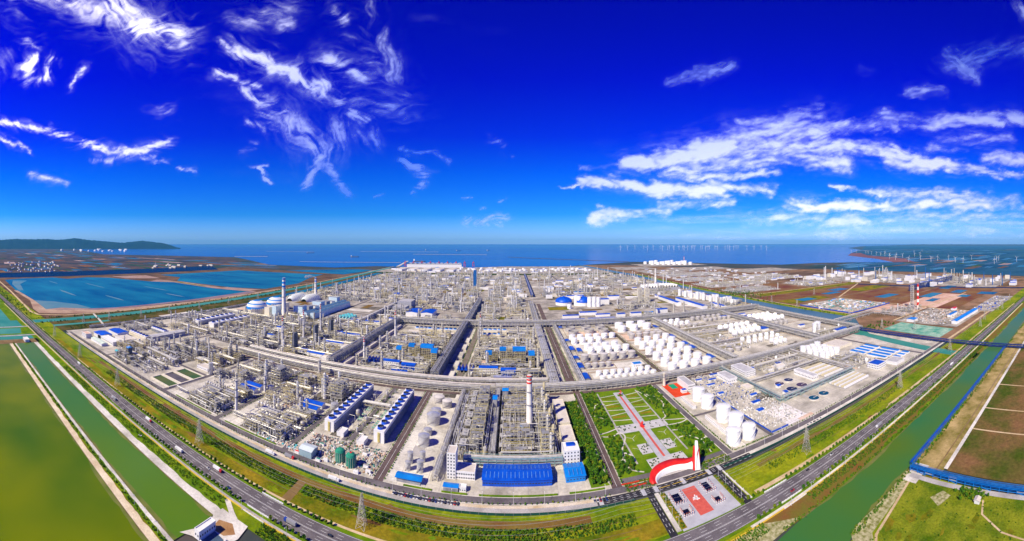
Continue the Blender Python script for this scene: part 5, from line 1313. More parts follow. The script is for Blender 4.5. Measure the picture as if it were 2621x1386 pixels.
# spheres and more tanks east of the sphere rack
GS = 'spherical tanks of the east field'
def srow(y, xs, r0, phrase):
    for i, x in enumerate(xs): sphere_tank(x, y, r0, f'{nth(i)} sphere in the {phrase}', GS)
srow(800, np.linspace(560, 640, 5), 8.5, 'front row of the near sphere field')
srow(828, np.linspace(568, 650, 5), 8.5, 'second row of the near sphere field')
srow(872, np.linspace(560, 655, 6), 8.5, 'rear row of the near sphere field')
srow(718, np.linspace(545, 640, 6), 6.0, 'small row before the low rack')
srow(745, np.linspace(545, 645, 6), 6.0, 'small row behind the low rack')
srow(670, (592, 607, 622), 6.0, 'group of three by the long pale rack')
srow(690, (596, 612, 628), 6.0, 'second group of three by the long pale rack')
srow(880, np.linspace(735, 805, 5), 8.5, 'front row of the far sphere field')
srow(915, np.linspace(728, 805, 5), 8.5, 'middle row of the far sphere field')
srow(948, np.linspace(722, 800, 5), 8.5, 'rear row of the far sphere field')
GT = 'tanks of the east field'
row([(x, 1000) for x in np.linspace(462, 520, 4)], 7, 10, 'dome', 'white domed tank in the front row of the far east field', GT)
row([(x, 1030) for x in np.linspace(458, 500, 3)], 7, 12, 'dome', 'white domed tank in the rear row of the far east field', GT)
row([(x, 968) for x in np.linspace(470, 550, 5)], 7.5, 8, 'grey', 'grey tank below the white domed ones', GT)
row([(x, 1040) for x in np.linspace(560, 660, 6)], 7.5, 11, 'grey', 'grey tank in the farthest east row', GT)
row([(x, 1008) for x in np.linspace(590, 680, 6)], 7.5, 8, 'grey', 'squat grey tank in the second farthest east row', GT)
row([(470, 690), (492, 690), (480, 712)], 7, 8, 'grey', 'squat grey tank by the sphere rack corner', GT)
row([(760, 690), (778, 700)], 9, 24, 'white', 'tall white silo tank near the eastern corner', GT)
row([(x, 830) for x in (735, 755, 775)], 7, 11, 'grey', 'grey tank before the far sphere field', GT)
process_unit('low pump field between the small spheres and rack', 450, 530, 690, 750, 301, 2, 0, 6, 120, 6, 1, 1, 0, 30)
process_unit('low pump field beside the near spheres', 452, 540, 780, 860, 302, 2, 0, 6, 120, 6, 1, 1, 0, 30)
process_unit('low pump field behind the near spheres', 452, 680, 890, 955, 303, 3, 0, 6, 160, 7, 1, 1, 0, 40)
process_unit('vessel yard near the eastern corner', 712, 845, 645, 680, 304, 2, 1, 5, 80, 8, 1, 0, 0, 20)
for i, (x0, x1, y0, y1) in enumerate([(716, 760, 1020, 1030), (730, 775, 985, 995), (795, 840, 640, 655), (655, 680, 800, 830), (660, 684, 1020, 1034), (770, 790, 760, 772)]):
    building('blue_shed', ('long blue roof farthest in the far sphere field', 'long blue roof behind the far spheres', 'blue-roofed white building at the eastern rack corner', 'blue shelter beside the near spheres', 'blue shelter behind the farthest grey tanks', 'blue shelter in the east corner yard')[i], 'shed', x0, x1, y0, y1, 6, 'gable', white_wall, blue_roof, 0, 1.0)
building('dark_basin', 'dark rimmed emergency basin in the east corner yard', 'basin', 706, 740, 718, 752, 2.5, 'flat', concrete_grey, steel_dark)

# ------------------------------------------------------------------ block right of the park
GB = 'big white tanks beside the park'
for i, (x, y, r0, h) in enumerate([(281, 430, 10, 20), (280, 398, 10, 21), (259.5, 374, 9, 17), (283, 373, 8.6, 16), (284, 507, 9.6, 18), (283, 478, 9.4, 17)]):
    tank(x, y, r0, h, 'white', ('big white tank, rearmost of the front four', 'tallest white tank in the middle of the front four', 'white tank closest to the park road corner', 'white tank closest to the outer yard corner', 'white tank next to the red sports court', 'white tank between cross road and sports court tank')[i], GB)
building('dotted_building', 'narrow white two-storey building with dotted windows before big tanks', 'building', 261.5, 266.5, 394, 448, 5, 'flat', white_wall, roof_pale, win=(2, 2, .8, .9, 'l'), winx=18, single=False, parapet=False)
building('dotted_building', 'narrow white two-storey building beside the sports court tanks', 'building', 259.5, 265.5, 481, 521, 5, 'flat', white_wall, roof_pale, win=(2, 2, .8, .9, 'l'), winx=14, single=False, parapet=False)
sc_ = sheet('sports_court', 254, 283.5, 531, 586, 0.14, mat('court_red', (0.62, 0.055, 0.015), 0.85, (0.72, 0.08, 0.03), 0.1))
b = MB(); b.box(265, 276, 564, 584, 0.16, 0.2); b.obj('court_green', mat('court_green', (0.02, 0.32, 0.17), 0.85), sc_)
building('sports_hall', 'white hall with windows beside the red sports court', 'hall', 285.5, 299, 545, 588, 9, 'flat', white_wall, roof_grey, win=(8, 2, 1.2, 1.2, 'f'))
building('court_pavilion', 'small white pavilion with blue roof on the red court', 'pavilion', 272, 281, 540, 548, 5, 'flat', white_wall, blue_roof, parapet=False, win=(4, 1, 1, 1))
t = thing('white_mast_tower', 'slim white round tower beside the red sports court', 'tower', (258, 584, 0))
b = MB(); b.lathe(0, 0, [(2.6, 0), (2.4, 20), (2.6, 20.2), (2.6, 22)], 14); b.obj('shaft', cream_wall, t)
b = MB(); b.lathe(0, 0, [(2.5, 15), (3.4, 15), (3.4, 16)], 14, smooth=False, cap=False); b.obj('gallery', steel_grey, t)
site_clutter('stacked building materials in the yard outside the big white tanks', 314, 382, 372, 450, 520, 8, [concrete_pale, white_wall, steel_grey, steel, concrete_grey, roof_grey, steel, tank_white], 2.4, 1.5)
site_clutter('cabins and materials of the builders yard below the cross rack', 304, 382, 455, 598, 800, 9, [concrete_pale, white_wall, steel_grey, steel, blue_roof, concrete_grey, steel_grey, steel_dark, concrete_grey, roof_grey], 2.4, 1.6)
yb = [(352, 446, 14, 6), (340, 420, 10, 7), (325, 505, 9, 5), (366, 470, 12, 5), (330, 545, 14, 4), (345, 565, 14, 4), (360, 585, 16, 4), (322, 575, 12, 4)]
for i, (x, y, w, d) in enumerate(yb):
    building('site_cabin', f'blue-roofed site cabin in the builders yard, {nth(i)} counted from the river side', 'cabin', x - w / 2, x + w / 2, y - d / 2, y + d / 2, 3.2, 'gable', white_wall, blue_roof, 0, .6, group='blue-roofed cabins of the builders yard')
building('white_depot', 'flat white depot in the builders yard beside the teal rack', 'depot', 362, 380, 535, 575, 8, 'flat', white_wall, roof_grey, win=(4, 1, 1.5, 1.5, 'fl'), winx=9, single=False)
building('cream_depot', 'small cream depot with dark roof rim beside teal rack', 'depot', 366, 381, 488, 506, 6, 'flat', cream_wall, roof_pale, win=(5, 1, 1.2, 1.2, 'fl'), single=False)
yf = MB(); yf.box(312.9, 313.2, 363, 500, 0, 2.4); yf.box(313.2, 343, 361.9, 362.2, 0, 2.4)
tag(yf.obj('hoarding', blue_roof), 'blue hoarding around the builders yard', 'fence')
sheet('bare_concrete', 344, 386, 362, 418, 0.06, mat('concrete_white', (0.70, 0.66, 0.64), 0.85, (0.80, 0.77, 0.76), 0.03))

# ------------------------------------------------------------------ water treatment
def clarifier(x, y, r0, wm, label):
    t = thing('clarifier', label, 'clarifier', (x, y, 0), group='round clarifiers')
    b = MB(); b.lathe(0, 0, [(r0 + .8, 0), (r0 + .8, 2.0), (r0, 2.0), (r0, .3)], 32, smooth=False, cap=False); b.obj('wall', concrete_pale, t)
    b = MB(); b.lathe(0, 0, [(r0 - .02, 1.80), (.05, 1.80)], 32, smooth=False, cap=False); b.obj('water', wm, t)
    b = MB(); b.box(-.5, r0 + .6, -.28, .28, 2.2, 2.45); b.obj('bridge', concrete_pale, t)
    b = MB(); b.cyl(0, 0, 1.0, 1.2, 1.6, 12); b.obj('centre_well', steel_grey, t)
w_dark = mat('clarifier_dark', (0.012, 0.016, 0.020), 0.15, (0.022, 0.030, 0.035), 0.2, spec=0.5)
w_brown = mat('clarifier_brown', (0.06, 0.03, 0.03), 0.25, (0.09, 0.05, 0.045), 0.2, spec=0.5)
w_teal = mat('clarifier_teal', (0.0, 0.06, 0.08), 0.2, (0.005, 0.09, 0.12), 0.2, spec=0.5)
for x, y, r0, m, lb in [(455, 480, 8.2, w_dark, 'dark round clarifier behind the brown one'), (431, 478, 8.2, w_brown, 'dark purple round clarifier near the small blue sheds'), (456, 447, 9.6, w_brown, 'largest brown round clarifier'), (431, 446, 9.6, w_dark, 'large dark round clarifier beside the brown one'),
                        (455, 395, 8.6, w_teal, 'teal round clarifier close to the filter basins'), (431, 395, 8.6, w_teal, 'teal round clarifier close to the white concrete yard')]:
    clarifier(x, y, r0, m, lb)
def basins(label, x0, x1, y0, y1, n):
    t = thing('filter_basin', label, 'basin', ((x0 + x1) / 2, (y0 + y1) / 2, 0), group='striped filter basins'); w, d = x1 - x0, y1 - y0
    b = MB(); b.box(-w / 2, w / 2, -d / 2, d / 2, 0, 1.6); b.obj('slab', concrete_grey, t)
    for i in range(n):
        y = -d / 2 + (i + .5) * d / n
        b = MB(); b.box(-w / 2 + 1, w / 2 - 1, y - d / n * .3, y + d / n * .3, 1.6, 4.0 - .02 * i); b.obj('channel', mat('channel_tan', (0.60, 0.52, 0.30), 0.8, (0.72, 0.64, 0.44), 0.2) if i % 2 else white_wall, t)
basins('striped filter basin block behind the low rack', 512, 566, 438, 500, 8)
basins('striped filter basin block by the perimeter road', 492, 566, 378, 416, 7)
building('long_office', 'long white building with windows between clarifiers and basins', 'building', 486, 500, 447, 498, 8, 'flat', white_wall, roof_grey, win=(3, 1, 1.5, 1.8, 'fl'), winx=14, single=False)
building('office_block', 'white four-storey office block behind the teal rack', 'building', 402, 426, 540, 588, 11, 'flat', white_wall, roof_grey, win=(7, 3, 1.3, 1.4, 'fl'), winx=14, single=False)
building('flat_hall', 'long low white hall near the round clarifiers', 'hall', 458, 500, 536, 548, 5, 'flat', white_wall, roof_pale)
for i, (x, y, w, d) in enumerate([(421, 470, 7, 7), (412, 442, 6, 8), (415, 580, 8, 14), (438, 570, 10, 9), (446, 520, 20, 6), (500, 560, 12, 8)]):
    building('blue_shed', ('small blue shed with dark tank beside the purple clarifier', 'small blue shed beside the teal rack bend', 'dark blue shed behind the office block', 'square blue shed beside the office block', 'angled blue roof behind the clarifiers', 'blue shed by the long pale rack')[i], 'shed', x - w / 2, x + w / 2, y - d / 2, y + d / 2, 4, 'gable', white_wall, blue_roof, 0, .8)
process_unit('orange and grey treatment equipment behind the clarifiers', 440, 565, 525, 600, 310, 1, 0, 8, 140, 5, 1, 0, 0, 30)
process_unit('pump and pipe yard between packed white tanks and the blue building', 590, 660, 420, 505, 311, 3, 0, 8, 160, 7, 0, 0, 0, 40)
GP = 'packed white tanks near the blue roofs'
k = 0
for yi, y in enumerate((516, 536, 556, 578)):
    for xi, x in enumerate((590, 606, 622, 638)):
        x2 = x + yi * 1.5
        tank(x2, y, 7.2, 13 + (2.5 if (xi + yi) % 3 == 0 else 0), 'white', f'{nth(xi)} tank in the {("front", "second", "third", "rear")[yi]} row of packed white tanks', GP)
building('flat_reservoir', 'flat cream reservoir with dark edge behind the packed tanks', 'reservoir', 672, 722, 535, 585, 5, 'flat', cream_wall, roof_pale)
for ci, (y0, y1) in enumerate(((464, 504), (408, 456))):
    for ri, x in enumerate((671, 690, 709, 728)):
        building('blue_cover', f'long flat blue basin cover, {nth(ri)} of four in the {("rear", "front")[ci]} file', 'basin cover', x, x + 12.5, y0, y1, 3, 'flat', white_wall, blue_bright, parapet=False, group='flat blue basin covers')
for ri, x in enumerate((690, 709, 728)):
    building('blue_cover', f'short flat blue basin cover, {nth(ri)} of three by the perimeter road', 'basin cover', x, x + 11, 382, 400, 3, 'flat', white_wall, blue_bright, parapet=False, group='flat blue basin covers')
building('blue_building', 'white two-storey building with blue roof by the perimeter road', 'building', 606, 636, 384, 410, 9, 'flat', white_wall, blue_roof, win=(8, 2, 1.6, 1.6, 'fl'), winx=7, single=False)
building('grey_hall', 'grey roofed hall beside the flat blue covers', 'hall', 648, 682, 366, 392, 6, 'flat', white_wall, roof_grey)

# ------------------------------------------------------------------ power plant beyond the west units
def striped_dome(label, x, y, r0, h0, h, blue_bands):
    t = thing('coal_dome', label, 'dome', (x, y, 0), group='striped domed coal stores')
    b = MB(); b.lathe(0, 0, [(r0, 0), (r0, h0)], 36, cap=False); b.obj('drum', cream_wall, t)
    n = 10
    ang = np.linspace(0, math.pi / 2 * .96, n + 1); pr = [(r0 * math.cos(a), h0 + (h - h0) * math.sin(a)) for a in ang]
    for i in range(n):
        b = MB(); b.lathe(0, 0, [pr[i], pr[i + 1]], 36, cap=(i == n - 1))
        b.obj('shell_ring', blue_bright if i in blue_bands else white_wall, t)
    b = MB()
    for k in range(10):
        a = k * .2 - 1.3; b.cbox((r0 + 1) * math.cos(a), (r0 + 1) * math.sin(a), 0, 2, 5, h0 + 4, rz=a)
    b.obj('buttress', cream_wall, t)
striped_dome('blue and white striped dome nearest the process units', -864, 1010, 40, 14, 44, (0, 1, 4, 8, 9))
striped_dome('blue and white striped dome behind the nearest one', -852, 1110, 38, 18, 46, (0, 1, 4, 8, 9))
building('transfer_house', 'cream ribbed transfer house beside the striped dome', 'building', -812, -790, 990, 1020, 26, 'flat', cream_wall, roof_pale)
building('transfer_house', 'second cream transfer house behind the striped domes', 'building', -800, -785, 1080, 1105, 30, 'flat', cream_wall, roof_pale)
chimney(-742, 1011, 132, 7.5, 'tall pale blue banded chimney of the power plant', 3, blue_bright, base=False, bandz=.75, r1=5.5)
chimney(-876, 1444, 92, 6.0, 'white smoking chimney behind the pale stockpile halls', 2, blue_bright, base=False, bandz=.8, r1=4.5)
ice_wall = mat('wall_ice_blue', (0.50, 0.64, 0.70), 0.6, (0.62, 0.74, 0.78), 0.1)
navy_roof = mat('roof_navy', (0.06, 0.15, 0.27), 0.5, (0.12, 0.22, 0.34), 0.1)
building('boiler_house', 'ice blue boiler house at the foot of the tall chimney', 'building', -778, -760, 990, 1020, 34, 'flat', ice_wall, roof_pale)
building('turbine_hall', 'long ice blue turbine hall of the power plant', 'hall', -676, -654, 1020, 1320, 19, 'gable', ice_wall, navy_roof, 1, 3)
building('turbine_hall', 'second long ice blue hall beside the turbine hall', 'hall', -646, -628, 1030, 1300, 18, 'gable', ice_wall, navy_roof, 1, 2.5)
for i in range(7):
    y = 1040 + i * 42
    building('boiler_house', f'pale boiler block with dark ducts, {nth(i)} behind the long turbine hall', 'building', -722, -684, y, y + 28, 32 - i % 3 * 5, 'flat', (ice_wall, grey_wall, white_wall)[i % 3], steel_grey, group='boiler blocks of the power plant')
for i, (x, y) in enumerate(((-912, 1345), (-850, 1362))):
    t = thing('stockpile_hall', ('outer', 'inner')[i] + ' pale rounded stockpile hall behind the tall chimney', 'hall', (x, y, 0), group='pale rounded stockpile halls')
    b = MB(); P = []
    for u in range(13):
        a = math.pi * u / 12
        for v in range(9):
            s = math.sin(math.pi * (v + .3) / 8.6) ** .35
            P.append((-30 * math.cos(a) * s, -60 + 120 * v / 8, 27 * math.sin(a) * s))
    b.add(P, [(u * 9 + v, u * 9 + v + 1, (u + 1) * 9 + v + 1, (u + 1) * 9 + v) for u in range(12) for v in range(8)], smooth=True); b.obj('roof', mat('membrane_pale', (0.60, 0.64, 0.62), 0.6, (0.74, 0.77, 0.75), 0.05), t)
    b = MB()
    for v in range(9): b.path([(-30.4 * math.cos(math.pi * u / 12), -60 + 120 * v / 8, 27.4 * math.sin(math.pi * u / 12)) for u in range(13)] if 0 < v < 8 else [(0, 0, 26), (0, 1, 26)], .5, 4)
    b.obj('rib', white_wall, t)['kind'] = 'stuff'
for i in range(14):
    x, y = -560 + (i % 4) * 12 + (i // 4) * 3, 1085 + (i // 4) * 14
    tank(x, y, 5.2, 8, 'dome', f'pale cyan tank, {nth(i % 4)} in the {nth(i // 4)} row beside the conveyor', 'pale cyan tanks')
cy_s = [m.copy() for m in tank_proto(5.2, 8, 'dome')]
for m_ in cy_s:
    for k in range(len(m_.materials)): m_.materials[k] = cyan_paint
for o in list(bpy.data.objects):
    if o.get('group') == 'pale cyan tanks':
        for c in o.children:
            if c.name.startswith('shell'): c.data = cy_s[0]
            elif c.name.startswith('roof'): c.data = cy_s[1]
pipe_rack('dark blue covered conveyor running from the dark hall to the units', -470, -455, 1000, 1420, 12, 2, bay=14, npipe=2, roof=2, seed=40, mw=.8, fm=navy_steel, name='conveyor_bridge')
building('dark_hall', 'dark grey ribbed hall at the far conveyor end', 'hall', -440, -385, 1330, 1395, 28, 'flat', grey_wall, roof_grey)
building('dark_hall', 'lower dark grey hall in front of the ribbed one', 'hall', -440, -390, 1270, 1320, 16, 'flat', grey_wall, roof_grey)
building('blue_shed', 'large royal blue roofed shed beyond the high cross rack, first of two', 'shed', -365, -325, 1195, 1270, 14, 'gable', white_wall, blue_roof, 1, 3)
building('blue_shed', 'large royal blue roofed shed beyond the high cross rack, second of two', 'shed', -312, -272, 1195, 1265, 14, 'gable', white_wall, blue_roof, 1, 3)
building('blue_shed', 'long blue-edged white shed behind the cyan tanks', 'shed', -500, -400, 1040, 1054, 9, 'gable', white_wall, blue_roof, 0, 1.5)
building('blue_shed', 'long blue-edged white shed against the cross rack end', 'shed', -395, -300, 1104, 1116, 9, 'gable', white_wall, blue_roof, 0, 1.5)

# ------------------------------------------------------------------ north plant: units row by row
far_units = []
i = 0
for (y0, y1) in ((1125, 1172), (1190, 1280), (1300, 1400), (1420, 1520), (1545, 1660), (1680, 1800), (1830, 2030), (2070, 2240), (2260, 2430), (2470, 2650), (2680, 2870)):
    for (x0, x1) in ((-1000, -885), (-870, -760), (-745, -630), (-610, -480), (-470, -345), (-325, -240), (-232, -160), (-125, -40), (-35, 55), (135, 290), (310, 420), (430, 550), (570, 720), (730, 890)):
        if y1 < 1500 and x1 < -370: continue
        if y0 < 1300 and -370 < x0 < -230 and y0 > 1180: continue
        if x0 > 100 and y1 < 1700 and not (y0 in (1125,)) and x0 < 700: continue
        i += 1
        r = random.Random(i * 3); A = (x1 - x0) * (y1 - y0); far = y0 > 1700
        if x0 > 100 and r.random() < .45: continue
        rowi = {1125: 'just behind the high cross rack', 1190: 'second row', 1300: 'third row', 1420: 'fourth row', 1545: 'fifth row', 1680: 'sixth row', 1830: 'seventh row', 2070: 'eighth row', 2260: 'ninth row', 2470: 'tenth row', 2680: 'last row before the green belt'}[y0]
        ph = 'west file' if x0 < -760 else 'power plant file' if x0 < -480 else 'conveyor file' if x0 < -240 else 'middle rack file' if x0 < -100 else 'avenue file' if x0 < 60 else 'blue dome file' if x0 < 430 else 'silo file' if x0 < 570 else 'canal file'
        process_unit(f'distant {("pale", "beige", "dark grey")[i % 3]} process unit of the {ph}, {rowi}', x0 + 4, x1 - 4, y0 + 3, y1 - 3, 500 + i, max(2, int(A / (2300 if not far else 3600))), max(1, int(A / (2500 if not far else 3800))), 3, int(A / (90 if not far else 190)), 24, 2, i % 3, 1, int(A / 700), colh=(22, 50), group='distant process units of the north plant')
r = random.Random(77)
kinds = [('blue_shed', 'blue-roofed shed', blue_roof, white_wall), ('white_hall', 'white flat-roofed hall', white_wall, white_wall), ('grey_hall', 'pale grey hall', roof_grey, grey_wall), ('cream_hall', 'cream hall', roof_pale, cream_wall), ('sky_blue_shed', 'sky blue roofed shed', blue_bright, white_wall)]
cnt = {}
def far_building(x, y, zone, zl, wr=(18, 55), dr=(10, 26), hr=(6, 14), weights=(4, 5, 3, 3, 2)):
    nm, lb, rm, wm = r.choices(kinds, weights)[0]
    w, d = r.uniform(*wr), r.uniform(*dr)
    if r.random() < .3: w, d = d, w
    ax = 0 if w > d else 1
    building(nm, f'{lb} {zl}', 'building', x - w / 2, x + w / 2, y - d / 2, y + d / 2, r.uniform(*hr), r.choice(('gable', 'flat')), wm, rm, ax, 1.8, parapet=False, group=f'{lb}s {zl}')
for k in range(95):
    x, y = r.uniform(-1000, 50), r.uniform(1540, 2870); far_building(x, y, 0, 'among the distant process units')
for k in range(85):
    x, y = r.uniform(130, 880), r.uniform(1540, 2870); far_building(x, y, 0, 'in the distant blocks before the eastern canal')
for k in range(60):
    x, y = r.uniform(-1150, 760), r.uniform(3040, 3700); far_building(x, y, 0, 'on the port land beyond the green belt', (25, 80), (15, 40))
for k in range(110):
    x, y = r.uniform(1040, 2000), r.uniform(1430, 3300); far_building(x, y, 0, 'beyond the eastern canal', (12, 45), (8, 22), (4, 10))
for k, (x0, x1, y0, y1) in enumerate([(1050, 1350, 1480, 1650), (1060, 1500, 1750, 2000), (1080, 1450, 2100, 2350), (1550, 1850, 1450, 1700), (1100, 1700, 2450, 2750), (1500, 2000, 1900, 2300)]):
    sheet('works_yard', x0, x1, y0, y1, -0.02 + k * .01, far_yard)
    process_unit(f'distant low works beyond the eastern canal, {nth(k)} counted from the conveyor', x0, x1, y0, y1, 940 + k, 9, 6, 4, 420, 18, 2, k % 2, 2, 60, colh=(18, 40), group='low works beyond the eastern canal')
for k in range(40):
    x, y = r.uniform(1050, 1300), r.uniform(785, 1035); far_building(x, y, 0, 'on the fenced building site beyond the canal', (8, 22), (4, 8), (2, 4), (1, 5, 3, 4, 2))
for k in range(70):
    x = r.uniform(2010, 2640); y = 420 + r.random() * 1500; far_building(x - (y - 420) * .12, y, 0, 'of the blue factory on the eastern skyline', (20, 60), (12, 40), (10, 26), (6, 6, 2, 2, 3))

# ------------------------------------------------------------------ blue domes and silos (coal chemical block)
def blue_dome(label, x, y, r0, h0, h):
    t = thing('blue_dome', label, 'dome', (x, y, 0), group='royal blue domes')
    b = MB(); b.lathe(0, 0, [(r0, 0), (r0, h0)], 32, cap=False); b.obj('drum', white_wall, t)
    b = MB(); b.lathe(0, 0, [(r0 * 1.04 * math.cos(a), h0 + (h - h0) * math.sin(a)) for a in np.linspace(0, math.pi / 2 * .98, 9)], 32); b.obj('shell', blue_roof, t)
    b = MB(); b.cyl(0, 0, h - .5, 3, 3, 12); b.obj('lantern', blue_roof, t)
blue_dome('royal blue dome on a white drum beside the avenue', 207, 1480, 34, 12, 32)
blue_dome('royal blue dome partly hidden behind white silos', 282, 1450, 30, 14, 36)
GW = 'white silos beside the blue domes'
for i, (x, y, r0, h) in enumerate([(252, 1445, 8, 40), (264, 1438, 8, 38), (300, 1405, 9, 38), (318, 1405, 9, 38), (335, 1405, 9, 36), (215, 1380, 8, 16)]):
    tank(x, y, r0, h, 'white', f'tall white silo beside the blue domes, {nth(i)} from the avenue', GW, name='silo', cat='silo')
for i, (x0, x1, y0, y1, h, m) in enumerate([(150, 228, 1140, 1156, 8, blue_roof), (240, 330, 1140, 1156, 8, blue_roof), (165, 220, 1200, 1216, 9, blue_roof), (280, 330, 1205, 1220, 8, blue_roof), (345, 372, 1165, 1185, 14, blue_roof), (395, 432, 1170, 1190, 13, blue_roof), (450, 480, 1180, 1196, 10, blue_bright), (500, 540, 1190, 1214, 15, blue_roof),
                                           (640, 690, 1150, 1162, 8, blue_bright), (230, 290, 1240, 1260, 10, blue_roof), (330, 390, 1440, 1470, 22, blue_roof), (240, 320, 1620, 1645, 14, blue_roof), (420, 470, 1560, 1585, 16, blue_roof)]):
    building('blue_shed', f'white-walled blue-roofed block beyond the high cross rack, {nth(i)} counted from the avenue', 'building', x0, x1, y0, y1, h, 'gable', white_wall, m, 0, 1.6, group='blue-roofed blocks beyond the cross rack')
for i, (x, y, h) in enumerate([(533, 1466, 59), (561, 1455, 59)]):
    t = thing('twin_tower', ('pale tower standing nearer the avenue of a twin pair', 'pale tower standing nearer the canal of a twin pair')[i], 'tower', (x, y, 0), group='pale twin towers')
    b = MB(); b.box(-8, 8, -10, 10, 0, h); b.obj('body', cream_wall, t)
    b = MB(); P, Q = [], []
    for z in np.arange(4, h, 6): P += [(-9.5, -11, z), (-9.5, 11, z)]; Q += [(9.5, -11, z), (9.5, 11, z)]
    for x_ in (-9.5, 0, 9.5): P.append((x_, -11, 0)); Q.append((x_, -11, h))
    b.beams(P, Q, .9); b.obj('stair_frame', steel, t)
chimney(846, 2048, 100, 6, 'white chimney with ring galleries near the eastern canal', 0, base=False, r1=4.2)
t = thing('ribbed_hall', 'large white ribbed hall roof beside the white chimney', 'hall', (765, 1800, 0))
b = MB()
for k in range(12):
    x = -95 + k * 16
    b.add([(x, -45, 18), (x, 45, 18), (x + 8, 45, 34 - abs(k - 6) * .6), (x + 8, -45, 34 - abs(k - 6) * .6), (x + 15.6, 45, 18), (x + 15.6, -45, 18)], [(0, 1, 2, 3), (3, 2, 4, 5)])
b.obj('roof', white_wall, t); b = MB(); b.box(-95, 97, -44, 44, 0, 18); b.obj('wall', grey_wall, t)
process_unit('open steel structure below the white ribbed hall', 600, 800, 1640, 1740, 901, 8, 5, 4, 200, 40, 2, 0, 1, 40, colh=(30, 60))
process_unit('dense steel structure before the pale twin towers', 395, 560, 1290, 1420, 902, 8, 4, 4, 200, 34, 2, 0, 1, 40, colh=(24, 50))
for i in range(9):
    x, y = 770 + i * 9, 1560 - i * 42
    tank(x, y, 7, 32 - i % 3 * 5, 'white', f'white silo along the eastern canal, {nth(i)} from the white chimney', 'white silos along the eastern canal', name='silo', cat='silo')
    building('blue_shed', f'white block with blue roof along the eastern canal, {nth(i)} from the white chimney', 'building', x + 12, x + 30, y - 12, y + 8, 22 + i % 2 * 8, 'flat', white_wall, blue_roof, parapet=False, group='blue-roofed blocks along the eastern canal')
for i, (x0, x1, y0, y1) in enumerate([(640, 660, 1320, 1520), (690, 712, 1200, 1440), (760, 775, 1160, 1260)]):
    building('cooling_cells', ('inner', 'middle', 'outer')[i] + ' long white cell row with blue tops before the canal silos', 'cooling tower', x0, x1, y0, y1, 12, 'gable', white_wall, blue_roof, 1, 2)
pipe_rack('royal blue covered conveyor beyond the blue domes', 84, 94, 1690, 2880, 12, 1, bay=20, npipe=2, roof=0, seed=41, mw=1.2, fm=navy_steel, pm=blue_roof, name='conveyor_bridge', deckp=1)
t = thing('blue_flare', 'slender dark blue lattice tower in the far plant', 'tower', (-225, 2120, 0))
b = MB(); b.box(-9, 9, -9, 9, 0, 95); b.obj('body', blue_steel, t)

# storage tanks by the sea, port sheds
for k in range(64):
    if k % 5 in (1, 3): continue
    x = -500 + (k % 32) * 40 + r.uniform(-8, 8); y = 3260 + (k // 32) * 200 + r.uniform(-50, 50)
    tank(x, y, r.choice((12, 15, 18)), r.choice((12, 15, 18)), 'white', f'white coastal tank, {nth(k % 32)} along the {("nearer", "farther")[k // 32]} shore row', 'white tanks along the shore')
t = thing('port_hall', 'huge white barrel-roofed port hall on the shoreline', 'hall', (-830, 3770, 0), .12)
b = MB()
for k in range(12):
    x = -290 + k * 48
    pr = [(x + 24 - 23.5 * math.cos(a), 34 + 10 * math.sin(a)) for a in np.linspace(0, math.pi, 6)]
    b.add([(px_, -60, z) for px_, z in pr] + [(px_, 60, z) for px_, z in pr], [(j, j + 1, 7 + j, 6 + j) for j in range(5)])
b.obj('roof', white_wall, t); b = MB(); b.box(-290, 286, -59, 59, 0, 34); b.obj('wall', white_wall, t)
for i in range(5):
    building('port_shed', f'long white port shed in front of the barrel-roofed hall, {nth(i)} of five', 'shed', -1080 + i * 120, -1010 + i * 120, 3180, 3380, 16, 'gable', white_wall, roof_pale, 1, 3, group='white port sheds')
for i, (p, w) in enumerate([([(-7472, 9224), (-5752, 9425)], 60), ([(-4855, 10833), (-2261, 10807)], 90), ([(-2350, 8303), (-599, 8161)], 80), ([(-2804, 4196), (-1467, 4572)], 26), ([(-4927, 5088), (-4440, 5518)], 60), ([(-102, 6778), (1589, 4790)], 34), ([(-1240, 3750), (-1500, 5000)], 22)]):
    b = MB(); P = np.array(p, float); ribbon(b, p, w, 3.0); ribbon(b, p, w * 1.6, .6)
    o = b.obj('breakwater', concrete_pale if i != 5 else red_soil); o['kind'] = 'structure'
for k in range(16):
    x, y = 1580 + (k % 8) * 62 + (k // 8) * 30, 4150 - (k % 8) * 20 - (k // 8) * 160
    tank(x, y, 22, 30 + k % 3 * 8, 'white', f'large white tank on the eastern headland, {nth(k)} of sixteen', 'large white tanks on the headland')
chimney(2010, 3950, 95, 5, 'red and white stack on the eastern headland', 3, base=False, bandz=.3)
for k, (x0, x1, y0, y1) in enumerate([(1100, 1500, 2850, 3200), (1000, 1400, 3300, 3700), (1500, 2100, 3000, 3400), (1900, 2500, 2500, 2900), (1400, 2200, 3700, 4200)]):
    sheet('works_yard', x0, x1, y0, y1, -0.06 + k * .01, far_yard)
